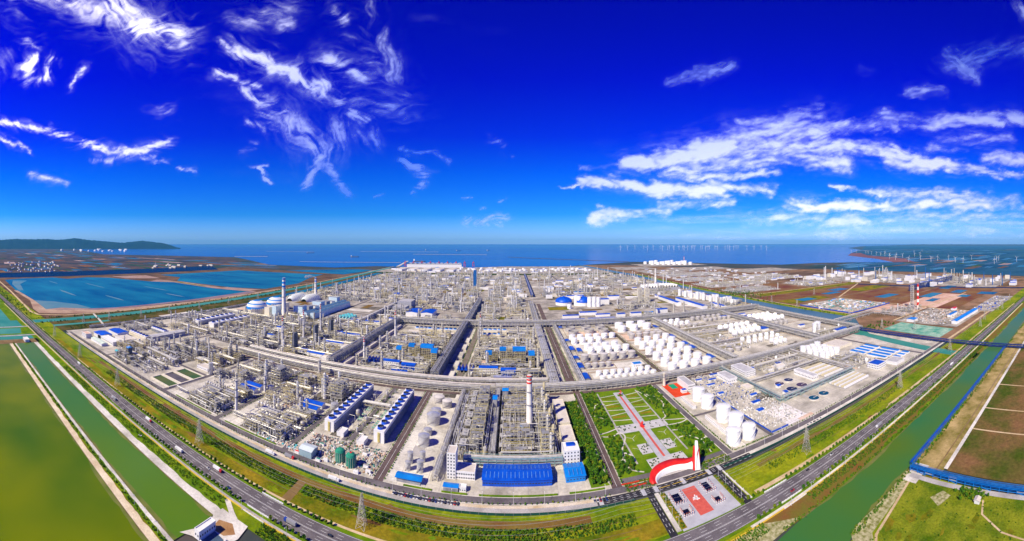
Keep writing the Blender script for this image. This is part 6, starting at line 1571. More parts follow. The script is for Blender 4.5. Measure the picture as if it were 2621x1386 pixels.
# portal cranes and ships
crane = MB(); P = [(-8, -10, 0), (8, -10, 0), (-8, 10, 0), (8, 10, 0), (0, -25, 42), (0, -8, 42), (0, -8, 60)]; Q = [(-8, -10, 42), (8, -10, 42), (-8, 10, 42), (8, 10, 42), (0, 55, 42), (0, -8, 62), (0, 50, 43)]
crane.beams(P, Q, 2.6); crane.box(-9, 9, -12, 12, 40, 45); crane_me = crane.mesh('portal_crane', red_paint)
for k in range(9):
    o = link('portal_crane', crane_me, None, (-1200 + k * 95, 3905 + k * 8, 0)); tag(o, f'red portal crane on the quay, {nth(k)} behind the barrel-roofed hall', 'crane', 'portal cranes on the quay')
for k, (x, y, L) in enumerate([(-1300, 4900, 180), (-2900, 6200, 160), (-5200, 8300, 220), (-1900, 12500, 230), (-900, 13000, 230), (-3300, 13500, 230)]):
    t = thing('cargo_ship', ('small cargo ship off the port breakwater', 'cargo ship between the two breakwaters', 'cargo ship beyond the lagoon coast', 'distant cargo ship off the port, western one', 'distant cargo ship off the port, eastern one', 'cargo ship on the horizon side of the breakwaters')[k], 'ship', (x, y, 0), k * .3)
    b = MB(); b.prism([(-L / 2, -12), (L * .4, -12), (L / 2, 0), (L * .4, 12), (-L / 2, 12)], -1, 11); b.obj('hull', steel_dark, t)
    b = MB(); b.box(-L * .46, -L * .36, -10, 10, 11, 34); b.obj('bridge_house', white_wall, t)

# ------------------------------------------------------------------ east side
chimney(1275, 624, 94, 4.5, 'red and white striped chimney beyond the conveyor bridge', 4, base=False, bandz=.1, r1=3.6)
t = thing('lattice_mast', 'steel lattice tower beside the red and white chimney', 'tower', (1258, 640, 0))
b = MB(); P, Q = [], []
for z0 in range(0, 88, 8):
    for (a, c) in ((-5, -5), (5, -5), (5, 5), (-5, 5)): P.append((a, c, z0)); Q.append((a, c, z0 + 8))
    for (a, c, d, e) in ((-5, -5, 5, -5), (5, -5, 5, 5), (5, 5, -5, 5), (-5, 5, -5, -5)): P += [(a, c, z0), (a, c, z0 + 8)]; Q += [(d, e, z0 + 8), (d, e, z0 + 8)]
b.beams(P, Q, .9); b.obj('lattice_frame', steel, t)
process_unit('pale grey pipe plant at the foot of the striped chimney', 1100, 1260, 590, 690, 911, 10, 4, 5, 240, 18, 1, 0, 1, 60, colh=(16, 30))
building('long_blue_shed', 'long sky blue roofed shed in the eastern yard', 'shed', 1060, 1290, 384, 402, 9, 'gable', white_wall, blue_bright, 0, 2)
building('blue_shed', 'smaller sky blue shed behind the long one', 'shed', 1150, 1220, 440, 452, 8, 'gable', white_wall, blue_bright, 0, 1.5)
building('blue_shed', 'sky blue shed at the near yard corner', 'shed', 1030, 1062, 520, 545, 8, 'gable', white_wall, blue_bright, 0, 1.5)
building('red_shed', 'red roofed shed at the end of the eastern yard', 'shed', 1270, 1300, 470, 484, 8, 'gable', white_wall, red_paint, 0, 1.5)
site_clutter('rows of stacked panels in the eastern yard', 1040, 1280, 420, 570, 520, 21, [concrete_pale, white_wall, steel_grey, steel, red_soil, pink_pad], 9, 2.5)
site_clutter('stacked materials on the far eastern yard', 1320, 1680, 335, 415, 300, 22, [concrete_pale, white_wall, steel_grey, steel, blue_roof], 10, 3)
site_clutter('scattered containers and foundations on the fenced site', 1055, 1300, 790, 1030, 420, 23, [concrete_pale, white_wall, teal_paint, steel, pink_pad, cyan_paint], 9, 3)
b = MB(); b.box(1046, 1047, 775, 1036, 0, 3.5); b.box(1047, 1312, 774, 775, 0, 3.5); tag(b.obj('hoarding', blue_roof), 'blue hoarding around the building site beyond the canal', 'fence')
pipe_rack('blue conveyor rising towards the blue factory', 1700, 2330, 872, 884, 30, 1, bay=30, npipe=2, seed=44, mw=1.6, fm=navy_steel, pm=blue_roof, name='conveyor_bridge', deckp=1)
for k in range(8):
    x = 2050 + (k % 4) * 120 - (k // 4) * 60; y = 620 + (k // 4) * 560 + (k % 4) * 90
    process_unit(f'blue and white factory tower block on the eastern skyline, {nth(k)} of eight', x, x + 110, y, y + 90, 920 + k, 4, 4, 3, 60, 45, 2, k % 2, 0, 20, colh=(40, 80), group='factory blocks on the eastern skyline')
for k in range(26):
    x = 1960 + r.random() * 520; y = 430 + r.random() * 1400; h = r.uniform(40, 90)
    t = thing('slim_stack', 'slim pale stack among the eastern factory blocks', 'chimney', (x, y, 0), group='slim stacks of the eastern factory')
    b = MB(); b.lathe(0, 0, [(3.2, 0), (2.2, h)], 8); b.obj('shaft', (white_wall, blue_steel, steel)[k % 3], t)
for k in range(30):
    x = r.uniform(-900, 860); y = r.uniform(1560, 2860); h = r.uniform(45, 85)
    t = thing('slim_stack', 'slim pale stack rising from the distant north plant', 'chimney', (x, y, 0), group='slim stacks of the north plant')
    b = MB(); b.lathe(0, 0, [(2.2, 0), (1.5, h)], 8); b.obj('shaft', (white_wall, steel)[k % 2], t)

# steam drifting from two stacks
def plume(label, x, y, z, L, seed):
    q = random.Random(seed); b = MB()
    for k in range(9):
        u = k / 8; rr_ = L * (.05 + .11 * u); cx, cy, cz = -L * u + q.uniform(-1, 1), -L * .25 * u + q.uniform(-1, 1), L * .10 * math.sin(u * 3) + L * .04 + q.uniform(-1, 1)
        b.lathe(cx, cy, [(max(.05, rr_ * math.sin(t)), cz - rr_ * math.cos(t)) for t in np.linspace(.05, 3.09, 9)], 12)
    m = MATS.get('steam')
    if m is None:
        m = bpy.data.materials.new('steam'); m.use_nodes = True; m.node_tree.nodes.clear(); o_ = m.node_tree.nodes.new('ShaderNodeOutputMaterial'); v_ = m.node_tree.nodes.new('ShaderNodeVolumePrincipled'); v_.inputs['Color'].default_value = (1, 1, 1, 1); v_.inputs['Density'].default_value = .10; m.node_tree.links.new(v_.outputs[0], o_.inputs['Volume']); MATS['steam'] = m
    o = b.obj('smoke', m, None, (x, y, z)); tag(o, label, 'smoke', kind='stuff')
plume('white steam drifting from the far power plant chimney', -876, 1444, 93, 46, 1)
plume('thin steam puff at the top of the red-banded front chimney', 21, 477, 78, 10, 2)

# villages and works beyond the lagoon
for k in range(110):
    z = r.random()
    if z < .45: a = r.uniform(20, 150); d = r.uniform(3200, 5000); zl = 'in the red-roofed village beyond the lagoon'; rm, wm = red_soil, white_wall
    elif z < .8: a = r.uniform(380, 620); d = r.uniform(3300, 4200); zl = 'of the cream works beyond the lagoon'; rm, wm = roof_pale, cream_wall
    else: a = r.uniform(150, 330); d = r.uniform(11500, 14500); zl = 'in the white town below the hills'; rm, wm = white_wall, white_wall
    x, y = far_dir(a, d); s = d / 3600
    if x > -2950: continue
    w, dd = r.uniform(20, 50) * s, r.uniform(12, 22) * s
    building('house', f'small house {zl}', 'house', x - w / 2, x + w / 2, y - dd / 2, y + dd / 2, r.uniform(6, 14) * s, 'gable', wm, rm, 0, 3 * s, group=f'houses {zl}')
for k, (a, d, h) in enumerate(((398, 3900, 60), (432, 4000, 55))):
    x, y = far_dir(a, d); chimney(x, y, h, 4, ('outer', 'inner')[k] + ' brick stack of the cream works beyond the lagoon', 2, base=False)

# ------------------------------------------------------------------ hills on the horizon
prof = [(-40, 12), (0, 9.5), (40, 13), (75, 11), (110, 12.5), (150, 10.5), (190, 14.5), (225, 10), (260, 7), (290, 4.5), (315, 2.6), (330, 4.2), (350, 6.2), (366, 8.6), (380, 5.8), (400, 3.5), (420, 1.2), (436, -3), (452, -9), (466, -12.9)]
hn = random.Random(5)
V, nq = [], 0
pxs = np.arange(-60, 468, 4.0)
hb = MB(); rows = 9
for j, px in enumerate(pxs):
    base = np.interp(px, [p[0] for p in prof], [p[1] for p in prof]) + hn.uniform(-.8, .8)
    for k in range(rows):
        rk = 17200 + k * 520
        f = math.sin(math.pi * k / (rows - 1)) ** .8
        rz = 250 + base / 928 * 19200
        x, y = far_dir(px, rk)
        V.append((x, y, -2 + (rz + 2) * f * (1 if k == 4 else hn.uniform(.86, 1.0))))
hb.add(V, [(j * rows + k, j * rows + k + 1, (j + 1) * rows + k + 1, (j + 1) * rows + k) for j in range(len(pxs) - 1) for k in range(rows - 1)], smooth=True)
hb.obj('hills', mat('hill_forest_hazed', (0.004, 0.022, 0.040), 0.95, (0.014, 0.042, 0.055), 0.0012, detail=9))['kind'] = 'structure'  # forest green shifted to blue: some distance haze is put into the colour

# ------------------------------------------------------------------ wind turbines
tw = MB(); tw.lathe(0, 0, [(3.2, 0), (2.2, 100)], 8); tw_me = tw.mesh('mast', white_wall)
nb = MB(); nb.box(-2, 2, -5, 5, 99, 103); nb_me = nb.mesh('nacelle', white_wall)
bl = MB(); bl.add([(-2.2, 0, 0), (2.2, 0, 0), (.8, 0, 56), (-.6, 0, 56), (-2.2, .6, 0), (2.2, .6, 0), (.8, .3, 56), (-.6, .3, 56)], MB.BQ); bl_me = bl.mesh('blade', white_wall)
def turbine(x, y, s, label, group):
    t = thing('wind_turbine', label, 'wind turbine', (x, y, 0), math.atan2(-x, y) + r.uniform(-.5, .5), group); t.scale = (s, s, s)
    link('mast', tw_me, t); n_ = link('nacelle', nb_me, t); a0 = r.uniform(0, 2.1)
    for k in range(3):
        o = link('blade', bl_me, n_, (0, -5.6, 101)); o.rotation_euler = (0, a0 + k * 2.0944, 0)
px_sea = [1588, 1606, 1625, 1648, 1657, 1672, 1690, 1696, 1709, 1714, 1723, 1725, 1738, 1748, 1751, 1760, 1770, 1774, 1778, 1794, 1798, 1806, 1812, 1816, 1830, 1836, 1856, 1863, 1868, 1878, 1884, 1889, 1912, 1930, 1948, 1962]
for k, px in enumerate(px_sea):
    x, y = far_dir(px, 13500 + (k * 37 % 7) * 600); turbine(x, y, 1.5, f'offshore wind turbine, {nth(k)} from the port side', 'offshore wind turbines')
px_land = [(2179, 10400, 0), (2192, 9800, 0), (2216, 9000, 0), (2222, 8700, 0), (2231, 8400, 0), (2243, 8000, 0), (2254, 7600, 0), (2265, 7400, 0), (2277, 6900, 0), (2294, 6700, 0), (2265, 8600, 0), (2277, 5900, 0), (2292, 5600, 0), (2310, 6500, 0), (2326, 5000, 0), (2341, 6900, 0), (2355, 7800, 0), (2356, 5600, 0), (2383, 5000, 0), (2400, 5300, 0), (2428, 5700, 0), (2445, 4900, 0), (2465, 4700, 0), (2487, 5700, 0), (2545, 4500, 0), (2551, 5000, 0), (2556, 5400, 0), (2602, 5000, 0), (2340, 9500, 0), (2360, 11000, 0)]
for k, (px, d, _) in enumerate(px_land):
    x, y = far_dir(px, d); turbine(x, y, .62, f'wind turbine among the coastal ponds, {nth(k)} from the sea', 'wind turbines among the coastal ponds')

# ------------------------------------------------------------------ ceremonial gate, plaza and park
plaza_grey = mat('plaza_granite', (0.40, 0.40, 0.43), 0.7, (0.52, 0.52, 0.55), 0.1)
pz = sheet('gate_plaza', 142.5, 204, 280.5, 334, 0.10, plaza_grey)
for x0, x1 in ((118, 140), (206, 222)):
    pass
line('gate_avenue', [(133, 279), (133, 338)], 7, 0.12, asphalt_new)
line('gate_avenue', [(212, 279), (212, 338)], 8, 0.12, asphalt_new)
sheet('gate_street', 80, 262, 336, 345.5, 0.12, asphalt_new)
sheet('gate_sidewalk', 137, 141.5, 282, 335, 0.11, concrete_pale)
sheet('gate_sidewalk', 217, 219, 282, 335, 0.11, concrete_pale)
for x in (141.5, 172, 203.5, 128, 217.5, 84):
    sheet('crosswalk', x - 2.2, x + 2.2, 336, 345.5, 0.14, plaza_grey)
mk = MB()
for y in (338.2, 340.6, 343.0):
    x = 82
    while x < 260: mk.box(x, x + 3.5, y - .13, y + .13, 0.125, 0.15); x += 7
for x in (131.5, 134.5, 210.5, 213.5):
    y = 284
    while y < 332: mk.box(x - .14, x + .14, y, y + 3.5, 0.125, 0.15); y += 7
for x in (145, 160, 176, 190): mk.box(x, x + 12, 340.3, 340.9, .151, .17, 1)
mk.obj('lane_marking', [white_paint, yellow_paint], bpy.data.objects['gate_street'])['kind'] = 'stuff'
sheet('verge_planting', 142.5, 147.5, 283, 333, 0.12, grass_olive)
sheet('verge_planting', 205, 208, 284, 333, 0.11, grass_olive)
rc = sheet('red_carpet_paving', 164.5, 179, 289.5, 329, 0.14, mat('paving_red', (0.56, 0.085, 0.06), 0.8, (0.66, 0.13, 0.09), 0.3))
t = thing('emblem', 'white emblem of raised strokes on the red paving', 'emblem', (171.8, 312, 0.16))
b = MB()
for k in range(9):
    a = k * .7; b.cbox(2.2 * math.cos(a) * (k % 3 + 1) / 2.4, 2.4 * math.sin(a) * (k % 3 + 1) / 2.2, 0, 2.4, 1.1, .3, rz=a)
b.obj('relief', white_paint, t)
for i, (x0, x1, y0, y1) in enumerate([(151, 159, 313, 326), (186, 193, 314, 328), (152, 158, 296, 303), (186.5, 192.5, 296, 303)]):
    t = thing('reflecting_pool', ('large black pool on the western side of the red paving', 'large black pool on the eastern side of the red paving', 'small black pool near the highway, western side', 'small black pool near the highway, eastern side')[i], 'pool', ((x0 + x1) / 2, (y0 + y1) / 2, 0.1), group='black pools of the plaza')
    b = MB(); w, d = x1 - x0, y1 - y0
    for a, b1, c, d1 in ((-w / 2 - .5, w / 2 + .5, -d / 2 - .5, -d / 2), (-w / 2 - .5, w / 2 + .5, d / 2, d / 2 + .5), (-w / 2 - .5, -w / 2, -d / 2, d / 2), (w / 2, w / 2 + .5, -d / 2, d / 2)): b.box(a, b1, c, d1, 0, .45)
    b.obj('rim', plaza_grey, t); b = MB(); b.box(-w / 2, w / 2, -d / 2, d / 2, .02, .25); b.obj('water', mat('pool_black', (0.006, 0.006, 0.012), 0.1, var=.2, spec=.5), t)
    n = 0
    cols = [(x0 - 1.6 + (x1 - x0 + 3.2) * k / 4, y0 - 1.8) for k in range(5)] + [(x0 - 1.8, y0 + (y1 - y0) * k / 4) for k in range(1, 5)] + [(x1 + 1.8, y0 + (y1 - y0) * k / 4) for k in range(1, 5)]
    for (cx, cy) in cols:
        p = thing('banded_pillar', f'slim white and orange banded pillar around the {("large western", "large eastern", "small western", "small eastern")[i]} pool', 'pillar', (cx, cy, 0.1), group=f'banded pillars around pool {("west rear", "east rear", "west front", "east front")[i]}')
        for k in range(4):
            b = MB(); b.cyl(0, 0, k * .9, .34 - .01 * (k % 2), .88, 8); b.obj('shaft_drum', (white_paint, mat('pillar_terracotta', (0.55, 0.16, 0.09), 0.7))[k % 2], p)

# the gate: a crescent that rises into a tall fin
g = thing('ribbon_gate', 'white and red ribbon-shaped entrance gate rising into a tall fin', 'gate', (170, 346, 0))
def gate_path(t):
    a = math.pi * (1.02 - .98 * min(t, 1.0)); cx = 23 * math.cos(a); cy = 11.5 * math.sin(a) + 2
    if t > 1: cx = 23 + 1.2 * (t - 1); cy = 1.0 + 6 * (t - 1)
    return cx, cy
N_ = 40
wf, rb, fl = [], [], []
for i in range(N_ + 1):
    t_ = i / N_ * 1.0
    x, y = gate_path(t_)
    a = math.pi * (1.02 - .98 * t_); nx, ny = math.cos(a), math.sin(a)
    s_ = math.sin(math.pi * min(1, t_ * 1.0)) ** .7
    h = 1.2 + 4.8 * s_ if t_ < .70 else 1.2 + 4.8 * math.sin(math.pi * .70) ** .7 + 19 * ((t_ - .70) / .30) ** 2.0
    wd = 2.6 + 6.5 * math.sin(math.pi * min(1, t_ * 1.05)) ** .6
    wf.append([(x, y, 0), (x + nx * .6, y + ny * .6, h * .40), (x + nx * 1.2, y + ny * 1.2, h * .62), (x + nx * 1.9, y + ny * 1.9, h * .70)])
    rb.append([(x + nx * 1.9, y + ny * 1.9, h * .71), (x + nx * (1.9 + wd * .5), y + ny * (1.9 + wd * .5), h * .98), (x + nx * (1.9 + wd), y + ny * (1.9 + wd), h + 1.4), (x + nx * (2.8 + wd), y + ny * (2.8 + wd), 0)])
def strip(rows_, m, name, closed=True):
    b = MB(); k = len(rows_[0]); V = [p for r_ in rows_ for p in r_]
    b.add(V, [(i * k + j, (i + 1) * k + j, (i + 1) * k + j + 1, i * k + j + 1) for i in range(len(rows_) - 1) for j in range(k - 1)], smooth=True)
    return b.obj(name, m, g)
strip(wf, white_wall, 'facade')
strip(rb, red_paint, 'red_ribbon')
ws = [[(a[2][0], a[2][1], a[2][2] + .5), (a[3][0] + (b_[1][0] - a[3][0]) * .22, a[3][1] + (b_[1][1] - a[3][1]) * .22, a[3][2] + .75)] for a, b_ in zip(wf, rb)]
strip(ws, white_wall, 'white_stripe')
x, y = gate_path(1.0)
b = MB(); b.add([(x - 1, y + 1, 0), (x + 5, y - 1, 0), (x + 7, y + 5, 0), (x + 2, y + 8, 0), (x + .5, y + 4, 29), (x + 3.4, y + 2.6, 29), (x + 4.6, y + 5, 29.6), (x + 2.4, y + 7, 29.6)], MB.BQ); b.obj('fin', white_wall, g)
b = MB(); b.add([(x - 2.2, y + 6, 0), (x - 1.2, y + .6, 0), (x + .45, y + 3.6, 25), (x + .1, y + 6, 25), (x - 2.8, y + 6, 0), (x - 1.8, y + .4, 0), (x + .1, y + 3.5, 25), (x - .2, y + 6, 25)], MB.BQ); b.obj('red_panel', red_paint, g)
arc = [gate_path(i / 24) for i in range(25)]
flat('gate_forecourt', [(170 + x_, 346 + y_) for x_, y_ in arc], 0.13, concrete_grey)

# park
park_pale = mat('park_granite', (0.46, 0.45, 0.46), 0.8, (0.60, 0.58, 0.58), 0.15)
park = flat('park_lawn', rect(112, 238, 360, 598), 0.04, grass_deep)
sheet('park_axis', 164.5, 180.5, 388, 584, 0.12, plaza_grey)
sheet('red_walk', 171, 174, 390, 570, 0.16, MATS['paving_red'])
sheet('park_square', 136, 208, 455, 476, 0.13, park_pale)
sheet('park_square', 150, 196, 372, 391, 0.13, park_pale)
sheet('park_square', 150, 164, 402, 424, 0.14, park_pale)
sheet('park_square', 181, 195, 402, 424, 0.14, park_pale)
for y0, y1 in ((398, 450), (480, 580)):
    for x0, x1 in ((139, 164), (181, 203)):
        sheet('lawn', x0, x1, y0, y1, 0.08, mat('lawn_bright', (0.10, 0.20, 0.008), 0.95, (0.20, 0.28, 0.015), 0.06))
for k, y in enumerate((492, 506, 524, 540, 556, 570)):
    for a, b_ in ((138, 165), (181, 204)):
        m = grass_olive if k % 2 else MATS['lawn_bright']
        line('park_path', [(a, y), (b_, y + (5 if k % 2 else -4))], 1.6, 0.15, concrete_pale)
        if k % 2: sheet('meadow_patch', a + 3, b_ - 3, y - 8, y - 2, 0.11, grass_olive)
line('park_path', [(138, 587), (138, 387)], 2.2, 0.15, concrete_grey)
line('park_path', [(204, 585), (204, 391)], 2.2, 0.15, concrete_grey)
def curve_pts(P, n=10):
    P = [np.array(p, float) for p in P]; out = []
    for i in range(len(P) - 1):
        p0, p1, p2, p3 = P[max(0, i - 1)], P[i], P[i + 1], P[min(len(P) - 1, i + 2)]
        for k in range(n):
            t = k / n; out.append(tuple(.5 * ((2 * p1) + (-p0 + p2) * t + (2 * p0 - 5 * p1 + 4 * p2 - p3) * t * t + (-p0 + 3 * p1 - 3 * p2 + p3) * t ** 3)))
    out.append(tuple(P[-1])); return out
for P in ([(109, 460), (124, 464), (138, 470)], [(109, 456), (126, 452), (138, 458), (142, 446), (130, 420), (128, 405), (122, 398)], [(138, 404), (130, 412), (126, 396), (128, 380), (140, 371)], [(140, 545), (128, 548), (120, 530), (116, 522)], [(138, 490), (124, 505), (116, 512)],
          [(239, 461), (222, 466), (205, 472)], [(239, 459), (226, 454), (208, 455)], [(206, 474), (214, 480), (218, 500), (228, 520), (226, 545), (216, 560), (212, 585)], [(206, 420), (220, 418), (228, 400), (226, 372)], [(206, 440), (214, 436), (220, 418)], [(239, 405), (228, 402)], [(205, 580), (212, 560), (214, 540), (212, 525)]):
    line('park_path', curve_pts(P), 2.0, 0.17, concrete_pale)
for k, (x, y) in enumerate([(150, 440), (194, 440), (150, 414), (196, 414)]):
    for dx, dy in ((-7, 5), (6, 6), (0, -7)): line('lawn_edging', [(x, y), (x + dx, y + dy)], .35, 0.15, white_paint)
t = thing('red_sculpture', 'red sculpture on the crossing of the park walks', 'sculpture', (172.5, 465, 0.1))
b = MB(); b.prism([(-2.6, -2.6), (2.6, -2.6), (2.6, 2.6), (-2.6, 2.6)], 0, 1.2); b.obj('plinth', red_paint, t)
b = MB(); b.lathe(0, 0, [(1.6, 1.2), (1.0, 3), (1.8, 5), (.5, 7)], 8, smooth=False); b.obj('figure', red_paint, t)
t = thing('red_sculpture', 'red spiral sculpture at the far end of the park walk', 'sculpture', (173, 571, 0.1))
b = MB(); b.box(-4, 4, -3, 3, 0, .6); b.obj('plinth', grass_deep, t); b = MB(); b.path([(2 * math.cos(k * .8), 2 * math.sin(k * .8), .6 + k * .7) for k in range(11)], .7, 6); b.obj('figure', red_paint, t)
for k in range(60):
    pass
gr = random.Random(12)
PZ = {(138, 206, 457, 474, 34): 'cross square at the red sculpture', (151, 195, 373, 388, 40): 'square directly behind the ribbon gate', (151, 163, 403, 423, 14): 'avenue side stepped square', (182, 194, 403, 423, 14): 'tank side stepped square'}
n = 0
for zone in ((138, 206, 457, 474, 34), (151, 195, 373, 388, 40), (151, 163, 403, 423, 14), (182, 194, 403, 423, 14)):
    for k in range(zone[4]):
        x, y = gr.uniform(zone[0], zone[1]), gr.uniform(zone[2], zone[3])
        if 163.5 < x < 181: continue
        b = None
        o = thing('planter', f'small planter box with shrub on the {PZ[zone]}', 'planter', (x, y, 0.15), group=f'planters on the {PZ[zone]}')
        if 'pl' not in TANKS:
            p1 = MB(); p1.box(-.8, .8, -.8, .8, 0, .6); p2 = MB(); p2.lathe(0, 0, [(.7, .6), (.9, 1.0), (.3, 1.5)], 6, smooth=False); TANKS['pl'] = (p1.mesh('box', concrete_grey), p2.mesh('shrub', mat('leaf_dark', (0.012, 0.05, 0.008), 0.9, (0.03, 0.09, 0.015), 0.5)))
        link('box', TANKS['pl'][0], o); link('shrub', TANKS['pl'][1], o)
b = MB(); b.box(-14, 14, -.6, .6, 0, 1.0)
for k, (x, y) in enumerate([(126, 352.5), (120, 358.5)]):
    o = link('flower_bed', b.mesh('flower_bed', red_paint), None, (x, y, .1), scale=(.7, .8, .8)); tag(o, ('narrow bed of red flowers beside the gate street', 'narrow bed of red flowers behind the first one')[k], 'flower bed')
sheet('gate_lawn', 112, 146, 346, 359.5, 0.07, grass_olive); sheet('gate_lawn', 198, 238, 346, 359.5, 0.07, grass_olive)
sheet('park_road', 110.5, 152, 360.5, 368, 0.12, asphalt); sheet('park_road', 196, 240, 360.5, 368, 0.12, asphalt)
sheet('tree_belt_ground', 79, 99, 362, 562, 0.05, grass_deep)
line('tree_belt_path', [(98.3, 365), (98.3, 560)], .8, .14, concrete_pale); sheet('tree_belt_path', 79, 99, 426, 428, .14, concrete_pale)

# ------------------------------------------------------------------ sluice house on the canal
flat('sluice_apron', [(-246, 226), (-246, 238), (-214, 238), (-211, 222), (-216, 200), (-240, 196), (-250, 190), (-244, 205), (-241, 218)], 0.16, concrete_pale)
flat('sluice_mud', [(-236, 214), (-222, 216), (-216, 224), (-226, 231), (-238, 226)], 0.2, mat('mud_tan', (0.33, 0.17, 0.07), 0.9, (0.45, 0.27, 0.13), 0.1))
building('sluice_house', 'white sluice house with windows at the canal end', 'building', -238, -232, 197, 216, 7, 'flat', white_wall, white_wall, win=(2, 1, 1.2, 1.6, 'fr'), winx=7)
flat('sluice_basin', [(-231, 198), (-219, 198), (-214, 206), (-219, 213), (-231, 214)], 0.24, mat('basin_blue', (0.06, 0.10, 0.16), 0.5, (0.10, 0.15, 0.2), 0.1))
b = MB(); ribbon(b, curve_pts([(-231, 197), (-219, 197), (-213, 206), (-218, 214)], 8), 1.2, 1.8); ribbon(b, curve_pts([(-231, 197), (-219, 197), (-213, 206), (-218, 214)], 8), 1.6, .9); tag(b.obj('curved_parapet', white_wall), 'curved white parapet around the sluice basin', 'parapet')
line('sluice_road', [(-252, 250), (-236, 240), (-228, 236)], 5, .18, concrete_pale)
building('gate_cabin', 'long white sluice building at the far canal end', 'building', -925, -897, 205, 216, 6, 'flat', white_wall, white_wall, win=(8, 1, 1.4, 1.6), single=False)
for x in (-1070, -968):
    line('link_road', [(x, 40), (x, 257.5)], 9, .14, concrete_grey)
b = MB()
for s in (0, 1):
    for k in range(2): b.box(-1000, -940, 254 + k * 29, 255 + k * 29, 0, 1.4)
tag(b.obj('bridge_parapet', concrete_grey), 'grey concrete parapets of the western highway bridge', 'parapet', kind='stuff')

# white parapets where the highway bridges cross the ditches
for i, (x0, x1) in enumerate(((-232, -206), (232, 262))):
    for j, y in enumerate((257.4, 279.8, 250.2)):
        b = MB(); b.box(x0, x1, y - .25, y + .25, 0, 1.1)
        for k in range(8): b.box(x0 + (k + .1) * (x1 - x0) / 8, x0 + (k + .3) * (x1 - x0) / 8, y - .35, y + .35, 0, 1.4)
        tag(b.obj('bridge_railing', white_wall), f'white railing on the {("plant", "lake", "frontage")[1 - j] if j < 2 else "frontage"} side of the {("western", "eastern")[i]} ditch bridge', 'railing')
tag(MB().obj('tmp', white_wall)) if False else None
b = MB(); b.box(-960, 116, 332.7, 333.0, 0, 2.2)
f_ = thing('mesh_fence', 'long dark green mesh fence between fields and service road', 'fence', (0, 0, 0)); b.obj('mesh_panel', mat('fence_green', (0.006, 0.06, 0.045), 0.8), f_)
b = MB()
for x in np.arange(-960, 116, 8.0): b.box(x - .12, x + .12, 332.5, 332.7, 0, 2.4)
b.obj('post_frame', steel_grey, f_)['kind'] = 'stuff'
b = MB(); b.box(222, 860, 338.4, 338.7, 0, 2.2); f_ = thing('mesh_fence', 'long dark green mesh fence on the gate side fields', 'fence', (0, 0, 0)); b.obj('mesh_panel', MATS['fence_green'], f_)
b = MB(); b.box(-1500, 1500, 250.2, 250.5, 0, 1.3); tag(b.obj('guard_fence', yellow_paint), 'thin yellow fence along the frontage path', 'fence')

# ------------------------------------------------------------------ pylons and cables
def pylon_mesh(H):
    b = MB(); P, Q = [], []
    wz = lambda z: 3.6 * (1 - z / H) ** 1.1 + .55
    zs = [0, H * .18, H * .34, H * .48, H * .6, H * .7, H * .8, H * .9, H]
    c = lambda z, i: (wz(z) * (1 if i in (0, 1) else -1), wz(z) * (1 if i in (0, 3) else -1), z)
    for a, d in zip(zs[:-1], zs[1:]):
        for i in range(4):
            P += [c(a, i), c(a, i), c(d, i), c(a, (i + 1) % 4)]; Q += [c(d, i), c(d, (i + 1) % 4), c(d, (i + 1) % 4), c(d, i)]
    b.beams(P, Q, .17); arms = MB(); P, Q = [], []
    for z, L in ((H * .70, 5.2), (H * .82, 4.4), (H * .94, 3.6)):
        for s in (-1, 1):
            P += [(0, .5, z), (0, -.5, z), (0, 0, z + 1.6)]; Q += [(0, s * L, z + .4)] * 3
            P.append((0, s * L, z + .4)); Q.append((0, s * L, z - 1.2))
    arms.beams(P, Q, .18)
    return b.mesh('lattice_body', steel), arms.mesh('cross_arm', steel)
PM = pylon_mesh(30.0)
py_x = [(-930, 293), (-745, 293), (-567, 294), (-346, 294), (-130, 292), (90, 300), (314, 300), (549, 303), (790, 303), (1050, 305), (1350, 305)]
names = ['far western', 'next to last western', 'third western', 'second western', 'nearest', 'hidden', 'first eastern', 'second eastern', 'third eastern', 'fourth eastern', 'farthest eastern']
py_done = []
for (x, y), nm in zip(py_x, names):
    py_done.append((x, y))
    if nm == 'hidden': continue
    t = thing('transmission_tower', f'{nm} steel lattice pylon in the green belt along the highway', 'pylon', (x, y, 0), group='pylons along the highway')
    link('lattice_body', PM[0], t); link('cross_arm', PM[1], t)
for k, (x, y) in enumerate([(-1060, 430), (-1060, 520), (-1058, 640), (-1060, 760), (-1058, 900), (-1060, 1060), (-1062, 1250), (-1075, 1450), (-1090, 1700), (-1090, 2000)]):
    t = thing('transmission_tower', f'pylon on the western canal strip, {nth(k)} from the highway', 'pylon', (x, y, 0), math.pi / 2, group='pylons on the western strip'); link('lattice_body', PM[0], t); link('cross_arm', PM[1], t)
for k, (x, y) in enumerate([(1012, 760), (1010, 880), (1004, 1010), (1002, 1160), (905, 560), (940, 470), (1150, 320), (1330, 318), (1560, 320), (1310, 1200), (1500, 1500)]):
    t = thing('transmission_tower', f'pylon on the eastern canal strip, {nth(k)} counted from the conveyor bridge', 'pylon', (x, y, 0), math.pi / 2, group='pylons on the eastern strip'); link('lattice_body', PM[0], t); link('cross_arm', PM[1], t)
cm_ = mat('cable_grey', (0.35, 0.36, 0.36), 0.6)
